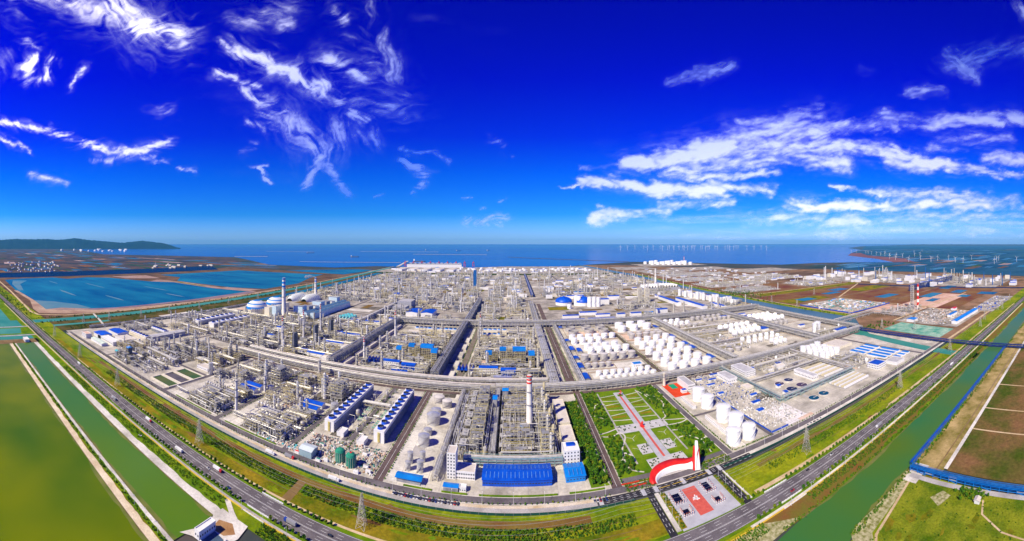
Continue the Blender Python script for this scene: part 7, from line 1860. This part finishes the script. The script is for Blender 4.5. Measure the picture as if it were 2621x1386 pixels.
for k, (z, L) in enumerate(((20.2, 5.2), (20.2, -5.2), (23.8, 4.4), (23.8, -4.4), (27.4, 3.6), (27.4, -3.6))):
    b = MB()
    for (x0, y0), (x1, y1) in zip(py_done[:-1], py_done[1:]):
        pts = [(x0 + (x1 - x0) * t, y0 + L + (y1 - y0) * t, z - 5.0 * 4 * t * (1 - t)) for t in np.linspace(0, 1, 9)]
        b.beams(pts[:-1], pts[1:], .07)
    tag(b.obj('power_cable', cm_), f'{("lower", "lower", "middle", "middle", "upper", "upper")[k]} power cable on the {("plant", "lake")[k % 2]} side of the pylons', 'cable', 'cables between the pylons')

# ------------------------------------------------------------------ lamp posts
lm = MB(); lm.lathe(0, 0, [(.16, 0), (.09, 10)], 6); la = MB(); la.beams([(0, 0, 9.9)], [(0, -2.2, 10.4)], .14); lh = MB(); lh.box(-.22, .22, -3.0, -1.9, 10.32, 10.5)
LM = (lm.mesh('pole', white_wall), la.mesh('arm', white_wall), lh.mesh('lamp_head', white_wall))
def lamp(x, y, rz, label, group):
    t = thing('street_lamp', label, 'street lamp', (x, y, 0), rz, group)
    link('pole', LM[0], t); link('arm', LM[1], t); link('lamp_head', LM[2], t)
for x in np.arange(-600, 120, 30): lamp(x, 346.2, math.pi, 'white street lamp between the service road and perimeter road', 'lamps along the perimeter road')
for x in np.arange(228, 760, 30): lamp(x, 346.8, math.pi, 'white street lamp along the gate side perimeter road', 'lamps along the gate side perimeter')
for x in np.arange(-700, -150, 26): lamp(x, 249.0, 0, 'white lamp along the frontage path beside the canal bank', 'lamps along the canal bank')
for x in np.arange(240, 760, 28): lamp(x, 249.0, 0, 'white lamp along the frontage path beside the river', 'lamps along the river frontage')
for k, y in enumerate((286, 300, 314, 328)):
    lamp(140.5, y, -math.pi / 2, f'white lamp on the western gate avenue, {nth(k)} from the highway', 'lamps of the gate avenues'); lamp(208, y, math.pi / 2, f'white lamp on the eastern gate avenue, {nth(k)} from the highway', 'lamps of the gate avenues')
for x in np.arange(-560, -250, 20): lamp(x, 174.0, 0, 'small white lamp on the grass dike of the lake', 'lamps on the lake dike')

# ------------------------------------------------------------------ vehicles
car_m = {}
def car(x, y, rz, colour, label, group='cars'):
    if colour not in car_m:
        m = mat('car_' + colour, {'white': (.75, .75, .75), 'black': (.015, .015, .018), 'red': (.5, .02, .02), 'silver': (.45, .45, .47), 'blue': (.02, .06, .3)}[colour], .25, var=.03, spec=.6)
        b = MB(); b.prism([(-2.2, -.9), (2.0, -.9), (2.25, -.6), (2.25, .6), (2.0, .9), (-2.2, .9)], .35, .95)
        c = MB(); c.add([(-1.6, -.82, .95), (1.1, -.82, .95), (1.1, .82, .95), (-1.6, .82, .95), (-1.2, -.68, 1.5), (.5, -.68, 1.5), (.5, .68, 1.5), (-1.2, .68, 1.5)], MB.BQ)
        w = MB(); w.tube((0, -.12, .33), (0, .12, .33), .33, 10)
        car_m[colour] = (b.mesh('body', m), c.mesh('cabin', glass_dark), w.mesh('wheel', steel_dark))
    me = car_m[colour]; t = thing('car', label, 'car', (x, y, .12), rz, group)
    link('body', me[0], t); link('cabin', me[1], t)
    for a in (-1.35, 1.35):
        for c in (-.82, .82): link('wheel', me[2], t, (a, c, 0))
truck_m = {}
def truck(x, y, rz, cab, box, label):
    k = (cab, box)
    if k not in truck_m:
        cm = mat('cab_' + cab, {'white': (.75, .75, .75), 'red': (.55, .03, .03), 'blue': (.02, .06, .35)}[cab], .4, var=.03); bm = mat('load_' + box, {'white': (.78, .78, .76), 'grey': (.3, .3, .32), 'brown': (.25, .14, .08)}[box], .6)
        c = MB(); c.box(3.8, 6.2, -1.2, 1.2, .7, 3.1); c.box(5.6, 6.25, -1.1, 1.1, 1.9, 2.9); bd = MB(); bd.box(-6.5, 3.4, -1.25, 1.25, 1.0, 3.6); w = MB(); w.tube((0, -.2, .5), (0, .2, .5), .5, 10)
        truck_m[k] = (c.mesh('cab', cm), bd.mesh('cargo_box', bm), w.mesh('wheel', steel_dark))
    me = truck_m[k]; t = thing('truck', label, 'truck', (x, y, .12), rz, 'trucks on the roads')
    link('cab', me[0], t); link('cargo_box', me[1], t)
    for a in (-5.2, -4.0, 1.5, 4.8):
        for s in (-1.0, 1.0): link('wheel', me[2], t, (a, s, 0))
tr = [(-432, 273.8, 0, 'red', 'white', 'white box truck with red cab on the far lanes before the second western pylon'), (-349, 264, math.pi, 'white', 'white', 'white truck on the near lanes'), (-291, 273.8, 0, 'red', 'white', 'white truck with red cab just before the western ditch bridge'), (-520, 263.8, math.pi, 'white', 'grey', 'grey truck on the highway opposite the settling basins'), (-187, 264, math.pi, 'blue', 'grey', 'grey truck with blue cab near the nearest pylon'), (-700, 274, 0, 'white', 'white', 'white truck far along the western highway'),
      (420, 265, math.pi, 'white', 'grey', 'grey truck on the highway beside the river'), (610, 274, 0, 'blue', 'grey', 'blue-cabbed truck approaching the navy pipe bridge'), (700, 265, math.pi, 'white', 'white', 'white truck under the navy pipe bridge'), (-268, 338, 0, 'white', 'white', 'long white truck parked on the service road'), (-182, 337, 0, 'white', 'white', 'white truck parked on the service road below the nearest pylon'), (-245, 345, 0, 'red', 'grey', 'red-cabbed truck standing by the perimeter road')]
for a in tr: truck(*a)
cols = ['white', 'black', 'silver', 'white', 'red', 'black', 'blue', 'white']
for k in range(22):
    car(-118 + k * 3.1, 343.3, math.pi / 2, cols[k % 8], f'{cols[k % 8]} car in the parked line on the service strip, {nth(k)} from the plant road', 'cars parked beside the service road')
for k, (x, y) in enumerate([(-395, 261, ), (-300, 268), (-262, 262), (-150, 271), (255, 263), (330, 274), (380, 262), (480, 275), (540, 263), (-620, 272), (-820, 262), (290, 275)]):
    car(x, y, math.pi * (k % 2), cols[(k * 3) % 8], f'{cols[(k * 3) % 8]} car driving on the highway, {nth(k)} in the list of lanes from the {("lake", "river")[x > 0]} side', 'cars on the highway')
car(-404, 243, .4, 'white', 'white car parked alone in the grass by the canal bank')
for k in range(10):
    car(78 + (k % 5) * 3, 342.4 + 0 * k, math.pi / 2, cols[(k + 2) % 8], f'{cols[(k + 2) % 8]} car parked near the gate street, {nth(k)} of ten', 'cars parked near the gate street') if k < 5 else car(330 + k * 6.5, 343.2, 0, cols[(k + 2) % 8], f'{cols[(k + 2) % 8]} car on the gate side service road, {nth(k)} of ten', 'cars parked near the gate street')

building('field_hut', 'small white hut at the end of the meadow track', 'hut', 333, 339, 98, 103, 3, 'gable', white_wall, roof_pale, 0, 1)

# ------------------------------------------------------------------ trees
leaf_a = mat('foliage', (0.030, 0.105, 0.006), 0.9, (0.085, 0.190, 0.012), 0.35, detail=3)
leaf_b = mat('foliage_light', (0.095, 0.165, 0.006), 0.9, (0.21, 0.25, 0.014), 0.35, detail=3)
bark = mat('bark', (0.10, 0.07, 0.045), 0.9)
def crown_arrays(rng, n, rx, rz, zc, size):
    """n leaf clumps (quads) through an uneven crown volume"""
    u = rng.normal(size=(n, 3)); u /= np.linalg.norm(u, axis=1, keepdims=True)
    rad = rng.uniform(.35, 1.0, (n, 1)) ** .6 * rng.uniform(.8, 1.15, (n, 1))
    c = u * rad * np.array([rx, rx, rz]) + np.array([0, 0, zc])
    a = rng.normal(size=(n, 3)); a /= np.linalg.norm(a, axis=1, keepdims=True)
    b = np.cross(a, rng.normal(size=(n, 3))); b /= np.linalg.norm(b, axis=1, keepdims=True)
    s = rng.uniform(.6, 1.2, (n, 1)) * size
    return np.stack([c - a * s - b * s * .7, c + a * s - b * s * .7, c + a * s * .8 + b * s, c - a * s + b * s * .8], 1)
rng = np.random.default_rng(4)
PROTO = []
for k in range(4):
    cr = MB(); V = crown_arrays(rng, 70, 1.6, 1.7, 3.0, .55); cr.add(V.reshape(-1, 3), np.arange(280).reshape(-1, 4))
    tk = MB(); tk.lathe(0, 0, [(.2, 0), (.13, 1.8), (.06, 3.4)], 6)
    for j in range(4):
        a = j * 1.6 + k; tk.tube((0, 0, 1.5 + j * .25), (.9 * math.cos(a), .9 * math.sin(a), 2.6 + j * .3), .06, 4)
    PROTO.append((tk.mesh('trunk', bark), cr.mesh('crown', leaf_a if k < 3 else leaf_b)))
n_ind = 0
def tree(x, y, s, label, group):
    global n_ind
    n_ind += 1
    p = RNG.choice(PROTO); t = thing('tree', label, 'tree', (x, y, 0), RNG.uniform(0, 6), group); t.scale = (s, s, s * RNG.uniform(.85, 1.2))
    link('trunk', p[0], t); link('crown', p[1], t)
STUFF = {}
def mass(name, label, pts, n=16, m=leaf_a, rx=1.3, rz=1.4, zc=2.0, size=.6, mats=None):
    """many small trees that read as one belt"""
    if not len(pts): return
    rg = np.random.default_rng(len(pts))
    P = np.array(pts, float); N = len(P)
    base = [crown_arrays(rg, n, rx, rz, zc, size) for _ in range(12)]
    b = MB(); sel = rg.integers(0, 12, N); sc_ = rg.uniform(.7, 1.3, N)
    V = np.stack([base[i] for i in sel]) * sc_[:, None, None, None]
    V[..., 0] += P[:, 0][:, None, None]; V[..., 1] += P[:, 1][:, None, None]
    light = rg.random(N) < .25
    for fl, mi in ((~light, 0), (light, 1)):
        W = V[fl].reshape(-1, 3)
        if len(W): b.add(W, np.arange(len(W)).reshape(-1, 4), m=mi)
    tr_ = []
    T = np.array([(-.12, 0, 0), (.12, 0, 0), (0, 0, 1.8)]); W = (T[None] * sc_[:, None, None]); W[..., 0] += P[:, 0][:, None]; W[..., 1] += P[:, 1][:, None]
    W = W.reshape(-1, 3); b.add(W, tris=np.arange(len(W)).reshape(-1, 3), m=2)
    tag(b.obj(name, [m, leaf_b, bark]), label, 'trees', kind='stuff')
J = lambda v=.5: RNG.uniform(-v, v)
# highway rows: the nearest ones are single trees, the rest belts
for x in np.arange(-520, -152, 6.2):
    if -234 < x < -204: continue
    tree(x + J(), 281.3 + J(.4), .9 * RNG.uniform(.8, 1.2), 'small round tree in the row on the plant side of the highway', 'trees on the plant side of the highway')
for x in np.arange(-470, -160, 6.2):
    if -240 < x < -204: continue
    tree(x + J(), 256.3 + J(.4), .9 * RNG.uniform(.8, 1.2), 'small round tree in the row on the lake side of the highway', 'trees on the lake side of the highway')
for x in np.arange(206, 470, 6.5):
    if 232 < x < 262: continue
    tree(x + J(), 281.6 + J(.4), .85 * RNG.uniform(.8, 1.2), 'small round tree in the row between highway and gate fields', 'trees between highway and gate fields')
    tree(x + J(), 256.2 + J(.4), .9 * RNG.uniform(.8, 1.2), 'small round tree in the row on the river side of the highway', 'trees on the river side of the highway')
mass('tree_belt', 'far tree rows along the highway', [(x + J(), y + J(.4)) for y in (281.3, 256.3) for x in list(np.arange(-1900, -520, 6.5)) + list(np.arange(470, 1700, 6.5))])
# nursery rows
mass('sapling_field', 'rows of saplings in the field below the perimeter fence', [(x + J(.6), y + J(.3)) for y in np.arange(303.5, 317, 2.1) for x in np.arange(-640, -216, 2.6) if RNG.random() < (.9 if (-470 < x < -400 or -330 < x < -216) else .55)], 10, rx=1.0, rz=1.0, zc=1.0, size=.5)
mass('sapling_field', 'rows of saplings in the field below the blue warehouses', [(x + J(.6), y + J(.3)) for y in np.arange(303.5, 316, 1.9) for x in np.arange(-200, 108, 2.5) if RNG.random() < .86], 10, rx=1.0, rz=1.0, zc=1.0, size=.5)
mass('sapling_field', 'rows of saplings in the field beside the gate plaza', [(x + J(.6), y + J(.3)) for y in np.arange(303, 317, 2.4) for x in np.arange(262, 560, 2.6) if RNG.random() < .6], 9, rx=.9, rz=.9, zc=.9, size=.45)
mass('shrub_slope', 'shrub rows on the slope beside the frontage path', [(x + J(.5), y + J(.3)) for y in np.arange(238.5, 250, 2.3) for x in np.arange(-700, -250, 2.8) if RNG.random() < .55], 9, rx=.9, rz=.8, zc=.8, size=.45)
mass('shrub_slope', 'dark shrub rows between frontage path and river', [(x + J(.4), y + J(.3)) for y in np.arange(240, 249.6, 1.9) for x in np.arange(262, 900, 2.6) if RNG.random() < .8], 9, rx=.9, rz=.9, zc=.9, size=.45)
mass('shrub_slope', 'dark shrub rows beside the plaza end of the river', [(x + J(.4), y + J(.3)) for y in np.arange(240, 249.6, 1.9) for x in np.arange(120, 205, 2.4) if RNG.random() < .85], 9, rx=.9, rz=.9, zc=.9, size=.45)
mass('shrub_slope', 'shrubs below the western ditch bridge', [(RNG.uniform(-206, -140), RNG.uniform(236, 250)) for k in range(260)], 9, rx=.9, rz=.9, zc=.9, size=.45)
# road hedges and trees inside the plant
mass('road_trees', 'tree row along the park avenue', [(x + J(.3), y + J(.6)) for x in (99.8, 111.6) for y in np.arange(362, 596, 4.5)], 14)
mass('road_trees', 'tree rows along the perimeter road', [(x + J(.8), 346.6 + J(.3)) for x in np.arange(-940, 96, 5.2)] + [(x + J(.8), 357.0 + J(.3)) for x in np.arange(320, 740, 5)], 12, rx=1.0, rz=1.0, zc=1.2, size=.45)
mass('road_trees', 'dark shrub rows along the brown avenues', [(x + J(.3), y + J(.8)) for x in (-146.5, -133.5, 93.5, 112.5, -108, -94.5, -205, -195.5, -265, -255, -385, -375.5, 274, 282) for y in np.arange(640 if x in (93.5, 112.5, -108, -94.5, 274, 282) else 362, 1060 if x in (93.5, 112.5, -108, -94.5, 274, 282) else 594, 3.6)], 8, rx=.9, rz=.8, zc=.8, size=.5)
# tree belt beside the park
for k in range(70):
    x, y = RNG.uniform(81, 97), RNG.uniform(364, 424)
    tree(x, y, RNG.uniform(.9, 1.5), 'bushy tree in the belt beside the small blue warehouse', 'trees beside the small blue warehouse')
mass('tree_belt', 'dense tree belt beside the beige flat halls', [(RNG.uniform(80, 98), RNG.uniform(429, 560)) for k in range(420)], 22, rx=1.6, rz=1.6, zc=2.2, size=.7)
# park groves
def in_zone(z): return (RNG.uniform(z[0], z[1]), RNG.uniform(z[2], z[3]))
park_m = []
for z, n in (((113, 136, 372, 395), 30), ((113, 134, 400, 450), 75), ((113, 135, 474, 592), 170), ((209, 237, 372, 398), 34), ((209, 237, 402, 450), 80), ((209, 237, 474, 592), 180)):
    park_m += [in_zone(z) for k in range(n)]
mass('park_grove', 'dense groves of park trees on both sides of the park', park_m, 22, rx=1.5, rz=1.4, zc=1.9, size=.65)
for k in range(36):
    x, y = in_zone(((114, 135, 374, 394), (208, 236, 374, 398))[k % 2]); tree(x, y, RNG.uniform(.9, 1.4), f'park tree near the gate on the {("avenue", "tank")[k % 2]} side', f'park trees near the gate, {("avenue", "tank")[k % 2]} side')
mass('park_shrub_rows', 'shrub rows on the lawns before the gate', [in_zone(((112, 146, 346, 359.5), (198, 238, 346, 359.5))[k % 2]) for k in range(280)], 9, rx=.8, rz=.6, zc=.6, size=.4)
mass('verge_shrubs', 'sparse shrubs on the plaza verges', [in_zone(((142.5, 147.5, 284, 332), (205, 208, 285, 332))[k % 2]) for k in range(120)], 9, rx=.7, rz=.8, zc=.8, size=.4)
mass('tank_yard_hedge', 'hedge rows around the big white tanks beside the park', [(x + J(.4), y + J(.8)) for x in (249.5,) for y in np.arange(363, 528, 1.9)] + [(x, 359.4) for x in np.arange(252, 310, 1.8)], 9, rx=.9, rz=.8, zc=.8, size=.5)
# bushes on banks and rough ground
mass('bank_bushes', 'reeds and bushes along the river banks', [(RNG.uniform(215, 800), RNG.gauss(232.5, 1.0)) for k in range(420)] + [(RNG.uniform(362, 800), RNG.gauss(181, 1.2)) for k in range(300)] + [(RNG.uniform(250, 352), RNG.gauss(184, 1.5)) for k in range(120)] + [(RNG.uniform(-900, -250), RNG.gauss(174, .8)) for k in range(300)], 9, rx=.9, rz=.8, zc=.7, size=.5)
mass('rough_bushes', 'bushes scattered over the rough river meadow', [(RNG.uniform(250, 345), RNG.uniform(40, 170)) for k in range(160)], 9, rx=.7, rz=.5, zc=.4, size=.4)
mass('west_bushes', 'dark trees along the western canal strip', [(RNG.gauss(-1010, 8), RNG.uniform(360, 2400)) for k in range(500)] + [(RNG.gauss(-1105, 6), RNG.uniform(300, 1500)) for k in range(220)] + [(RNG.gauss(-1172, 4), RNG.uniform(300, 1800)) for k in range(200)], 12, rx=2.2, rz=1.8, zc=2.4, size=1.0)
mass('east_bushes', 'dark trees along the eastern canal', [(RNG.gauss(1075, 45), RNG.gauss(1480, 90)) for k in range(300)] + [(RNG.gauss(1000, 6), RNG.uniform(760, 2700)) for k in range(240)] + [(RNG.uniform(870, 1000), RNG.uniform(560, 620)) for k in range(60)], 12, rx=2.4, rz=2.0, zc=2.4, size=1.1)
mass('dike_bushes', 'low bushes along the earth road of the lagoon', [(RNG.uniform(-2300, -1230), 300 + RNG.gauss(0, 10)) for k in range(300)], 9, rx=2.0, rz=1.2, zc=1.2, size=1.0)

mass('hut_grove', 'blue-green bushes beside the small meadow hut', [(RNG.gauss(344, 4), RNG.gauss(110, 8)) for k in range(60)], 16, rx=1.6, rz=1.4, zc=1.6, size=.7)

# ------------------------------------------------------------------ clouds: a thin layer of sunlit cirrus far outside everything else
def vnoise(x, y, seed):
    rng = np.random.default_rng(seed)
    tab = rng.random((256, 256))
    xi = np.floor(x).astype(int); yi = np.floor(y).astype(int)
    fx = x - xi; fy = y - yi
    fx = fx * fx * (3 - 2 * fx); fy = fy * fy * (3 - 2 * fy)
    g = lambda i, j: tab[(xi + i) % 256, (yi + j) % 256]
    return (g(0, 0) * (1 - fx) + g(1, 0) * fx) * (1 - fy) + (g(0, 1) * (1 - fx) + g(1, 1) * fx) * fy

def fbm(x, y, seed, octs=5, rough=0.55):
    t, a, n = 0, 1.0, 0
    for o in range(octs):
        t = t + a * vnoise(x * 2 ** o, y * 2 ** o, seed + o); n += a; a *= rough
    return t / n

def _l(*a):
    k = 1.1533
    return [(x1 / k, y1 / k, x2 / k, y2 / k, w / k, s) for (x1, y1, x2, y2, w, s) in a]

def _r(*a):
    return [(x1 + 1311, y1, x2 + 1311, y2, w, s) for (x1, y1, x2, y2, w, s) in _l(*a)]

SKY_LEFT = _l(
    (60, 0, 260, 20, 42, .5), (210, 0, 330, 50, 45, .5), (340, 10, 440, 90, 45, .75), (400, 80, 520, 110, 36, 1.15), (430, 110, 560, 150, 20, .3),
    (60, 120, 100, 150, 12, .5), (105, 150, 70, 215, 15, .95), (150, 180, 110, 230, 13, .95), (250, 195, 205, 255, 9, .85), (20, 160, 20, 210, 30, .25),
    (0, 362, 150, 390, 10, .95), (150, 390, 320, 435, 11, .95), (320, 440, 450, 465, 9, .55), (430, 468, 570, 510, 8, .6), (370, 455, 500, 412, 11, .95),
    (280, 470, 370, 455, 13, .4), (0, 410, 90, 440, 8, .75), (640, 130, 700, 150, 10, .85), (690, 150, 790, 180, 23, 1.1), (790, 195, 880, 215, 18, 1.1),
    (870, 220, 960, 265, 20, 1.15), (940, 265, 1010, 300, 18, .95), (620, 215, 690, 225, 12, .95), (690, 235, 770, 255, 12, .7), (710, 260, 760, 300, 14, .65),
    (770, 300, 850, 330, 22, .75), (730, 360, 780, 380, 12, .55), (780, 340, 860, 390, 25, .85), (850, 350, 940, 430, 38, .65), (1000, 380, 960, 470, 40, .85),
    (960, 470, 900, 555, 18, .8), (970, 490, 1030, 565, 14, .75), (1060, 400, 1110, 425, 28, .5), (970, 180, 1090, 225, 30, .8), (980, 190, 1010, 180, 12, .55),
    (1050, 120, 1180, 280, 42, .42), (1090, 20, 1165, 240, 28, .42), (985, 45, 1020, 65, 16, .65), (1045, 340, 1095, 360, 14, 1.05), (1060, 300, 1200, 340, 48, .42),
    (750, 495, 795, 485, 8, .75), (770, 495, 800, 545, 7, .85), (720, 445, 765, 435, 12, .4), (1180, 440, 1290, 450, 10, .65), (1270, 445, 1330, 480, 8, .65),
    (1200, 470, 1255, 520, 17, .8), (1255, 540, 1215, 575, 10, .8), (1380, 650, 1490, 645, 15, .55), (1400, 655, 1480, 665, 9, .45), (820, 60, 850, 70, 22, .55),
    (700, 60, 840, 20, 42, .33), (100, 515, 190, 540, 13, .4), (460, 330, 520, 320, 22, .33), (1440, 410, 1480, 425, 12, .45), (1470, 450, 1512, 460, 9, .4),
    (1110, 580, 1135, 575, 6, .55), (1360, 585, 1390, 582, 4, .5), (1410, 620, 1430, 615, 4, .55), (1470, 600, 1490, 595, 5, .55),
)
SKY_STROKES = SKY_LEFT + _r(
    (330, 485, 560, 490, 24, 1.05), (430, 470, 640, 430, 30, 1.05), (560, 470, 900, 400, 48, .95), (640, 400, 900, 350, 36, .6), (880, 390, 1120, 365, 24, 1.0),
    (660, 360, 860, 340, 20, .5), (700, 440, 960, 430, 30, .85), (640, 480, 980, 480, 22, .65), (1100, 345, 1300, 355, 22, .65), (1250, 350, 1512, 350, 26, .7),
    (1400, 355, 1450, 358, 14, .75), (200, 530, 420, 550, 18, 1.05), (420, 555, 620, 560, 22, .95), (600, 540, 780, 570, 14, .65), (140, 552, 210, 548, 6, .75),
    (190, 495, 330, 490, 9, .55), (430, 520, 780, 520, 12, .55), (990, 435, 1200, 465, 22, 1.0), (1200, 470, 1400, 500, 20, .95), (1380, 505, 1512, 520, 12, .65),
    (1420, 460, 1512, 470, 22, .65), (1250, 415, 1480, 410, 24, .55), (1100, 470, 1250, 490, 22, .65), (830, 605, 1100, 600, 18, .95), (1100, 600, 1512, 600, 24, .8),
    (940, 543, 1080, 565, 8, .65), (1080, 565, 1512, 590, 18, .6), (230, 650, 460, 620, 20, .6), (440, 605, 650, 595, 18, .65), (250, 620, 270, 615, 6, .45),
    (400, 600, 640, 590, 12, .35), (470, 245, 640, 190, 18, .45), (1030, 210, 1050, 220, 25, .2), (1290, 170, 1350, 210, 26, .65), (1310, 180, 1512, 130, 36, .47),
    (1350, 200, 1360, 230, 16, .4), (1180, 265, 1270, 260, 20, .6), (1490, 10, 1512, 40, 20, .65), (700, 645, 1512, 640, 34, .42), (900, 680, 1512, 675, 30, .36),
)

def build_clouds():
    nu, nv = 1000, 250
    az = np.linspace(-1.50, 1.50, nu); el = np.linspace(0.0, 0.72, nv)
    U, V = np.meshgrid(az, el)
    wx = U + (fbm(U * 7, V * 9, 11) - .5) * 0.05 + (fbm(U * 26, V * 34, 15) - .5) * 0.024 + (fbm(U * 90, V * 120, 16, 3) - .5) * 0.014
    wy = V + (fbm(U * 7, V * 9, 31) - .5) * 0.04 + (fbm(U * 26, V * 34, 35) - .5) * 0.020 + (fbm(U * 90, V * 120, 36, 3) - .5) * 0.012
    m = np.zeros_like(U)
    nleft = len(SKY_LEFT)
    for i, (x1, y1, x2, y2, w, s) in enumerate(SKY_STROKES):
        A = np.array([(x1 - 1314) / 928, (624.5 - y1) / 928]); d = np.array([(x2 - x1) / 928, (y1 - y2) / 928])
        box = (U > min(A[0], A[0] + d[0]) - .2) & (U < max(A[0], A[0] + d[0]) + .2) & (V > min(A[1], A[1] + d[1]) - .2) & (V < max(A[1], A[1] + d[1]) + .2)
        X, Y = wx[box], wy[box]
        t = np.clip(((X - A[0]) * d[0] + (Y - A[1]) * d[1]) / (d @ d), 0, 1)
        dist = np.hypot(X - A[0] - t * d[0], Y - A[1] - t * d[1])
        cirrus = i < nleft
        ang = math.atan2(d[1], d[0]) + (.45 if i % 2 else -.3) * (1 if cirrus else .25)
        c_, s_ = math.cos(ang), math.sin(ang)
        al, ac = U[box] * c_ + V[box] * s_, -U[box] * s_ + V[box] * c_
        bend = (fbm(U[box] * 9, V[box] * 12, 300 + i % 5, 3) - .5) * (.10 if cirrus else .05)
        fib = fbm(al * 8 + 3 * bend, (ac + bend) * (46 if cirrus else 40), 200 + i % 7, 4, .55)
        fin = fbm(al * 26, (ac + bend * .8) * (150 if cirrus else 90), 230 + i % 7, 3, .6)
        f = np.clip((fib * .62 + fin * .38 - .34) / .34, 0, 1)
        wr = w / 928
        core = np.clip(1 - dist / (wr * 1.25), 0, 1)
        halo = np.clip(1 - dist / (wr * (3.8 if cirrus else 3.4)), 0, 1) ** 1.6
        val = s * (core ** (1.3 if cirrus else 1.0) * ((.16 if cirrus else .40) + .86 * f) + (.66 if cirrus else .60) * halo * f ** 1.3)
        m[box] = np.maximum(m[box], val)
    wisp = np.clip(fbm(U * 4 + 9, V * 16, 51) - .58, 0, 1) * 1.2 * np.clip(1.2 - np.abs(U + .35), 0, 1)
    veil = np.clip(fbm(U * 5, V * 60, 61, 5) - .36, 0, 1) * 1.5 * np.clip((U - .05) / .5, 0, 1) * np.exp(-((V - .055) / .06) ** 2)
    m = np.maximum(np.maximum(m, wisp * 0.4), veil * .75)
    m = m + (fbm(U * 60, V * 110, 81, 4, .65) - .5) * .38 * np.clip(m * 2, 0, 1)
    # curl of each sheet towards the horizon: far clouds lie farther out
    D = 120000.0 + 30000 * (1 - V)
    h = 1 / np.sqrt(1 + V * V)
    co = np.stack([D * h * np.sin(U), D * h * np.cos(U), CAM_H + D * h * V], -1).reshape(-1, 3)
    idx = np.arange(nu * nv).reshape(nv, nu)
    q = np.stack([idx[:-1, :-1], idx[:-1, 1:], idx[1:, 1:], idx[1:, :-1]], -1).reshape(-1, 4)
    mf = np.clip(m, 0, 1).reshape(-1)
    keep = mf[q].max(1) > 0.015
    q = q[keep]
    used, inv = np.unique(q, return_inverse=True)
    co = co[used]; mf = mf[used]; q = inv.reshape(-1, 4)
    me = bpy.data.meshes.new('clouds')
    me.vertices.add(len(co)); me.vertices.foreach_set('co', co.astype(np.float32).ravel())
    me.loops.add(q.size); me.loops.foreach_set('vertex_index', q.astype(np.int32).ravel())
    me.polygons.add(len(q)); me.polygons.foreach_set('loop_start', np.arange(0, q.size, 4, dtype=np.int32))
    me.update(calc_edges=True)
    at = me.attributes.new('thickness', 'FLOAT', 'POINT'); at.data.foreach_set('value', mf.astype(np.float32))
    me.polygons.foreach_set('use_smooth', np.ones(len(q), bool))
    mt = bpy.data.materials.new('cloud_white'); mt.use_nodes = True
    nt = mt.node_tree; nt.nodes.clear()
    N = lambda k: nt.nodes.new(k)
    o = N('ShaderNodeOutputMaterial'); mix = N('ShaderNodeMixShader'); tr = N('ShaderNodeBsdfTransparent')
    df = N('ShaderNodeBsdfDiffuse'); tl = N('ShaderNodeBsdfTranslucent'); m2 = N('ShaderNodeAddShader'); at = N('ShaderNodeAttribute'); mr = N('ShaderNodeMapRange')
    at.attribute_name = 'thickness'; mr.interpolation_type = 'SMOOTHSTEP'
    mr.inputs[1].default_value = 0.02; mr.inputs[2].default_value = 1.12; mr.inputs[4].default_value = 0.97
    for n in (df, tl): n.inputs[0].default_value = (1.0, 0.99, 0.98, 1)
    L = nt.links.new
    L(at.outputs['Fac'], mr.inputs[0]); L(mr.outputs[0], mix.inputs[0]); L(tr.outputs[0], mix.inputs[1]); L(df.outputs[0], m2.inputs[0]); L(tl.outputs[0], m2.inputs[1])
    L(m2.outputs[0], mix.inputs[2]); L(mix.outputs[0], o.inputs[0])
    me.materials.append(mt)
    ob = bpy.data.objects.new('clouds', me); sc.collection.objects.link(ob)
    ob['kind'] = 'stuff'; ob['label'] = 'white streaks of cirrus cloud across the deep blue sky'; ob['category'] = 'cloud'
    return ob
build_clouds()

# ------------------------------------------------------------------ haze: the blue air over the plain
hz = MB(); hz.box(-34000, 34000, -3200, 34000, -4, 640)
hzm = bpy.data.materials.new('haze_air'); hzm.use_nodes = True
nt = hzm.node_tree; nt.nodes.clear()
ho = nt.nodes.new('ShaderNodeOutputMaterial'); hv = nt.nodes.new('ShaderNodeVolumePrincipled')
hv.inputs['Color'].default_value = (0.14, 0.62, 1.0, 1); hv.inputs['Density'].default_value = 2.2e-5; hv.inputs['Anisotropy'].default_value = 0.0
nt.links.new(hv.outputs[0], ho.inputs['Volume'])
hzo = hz.obj('haze', hzm); hzo['kind'] = 'stuff'; hzo['label'] = 'thin blue haze over the coastal plain'; hzo['category'] = 'haze'
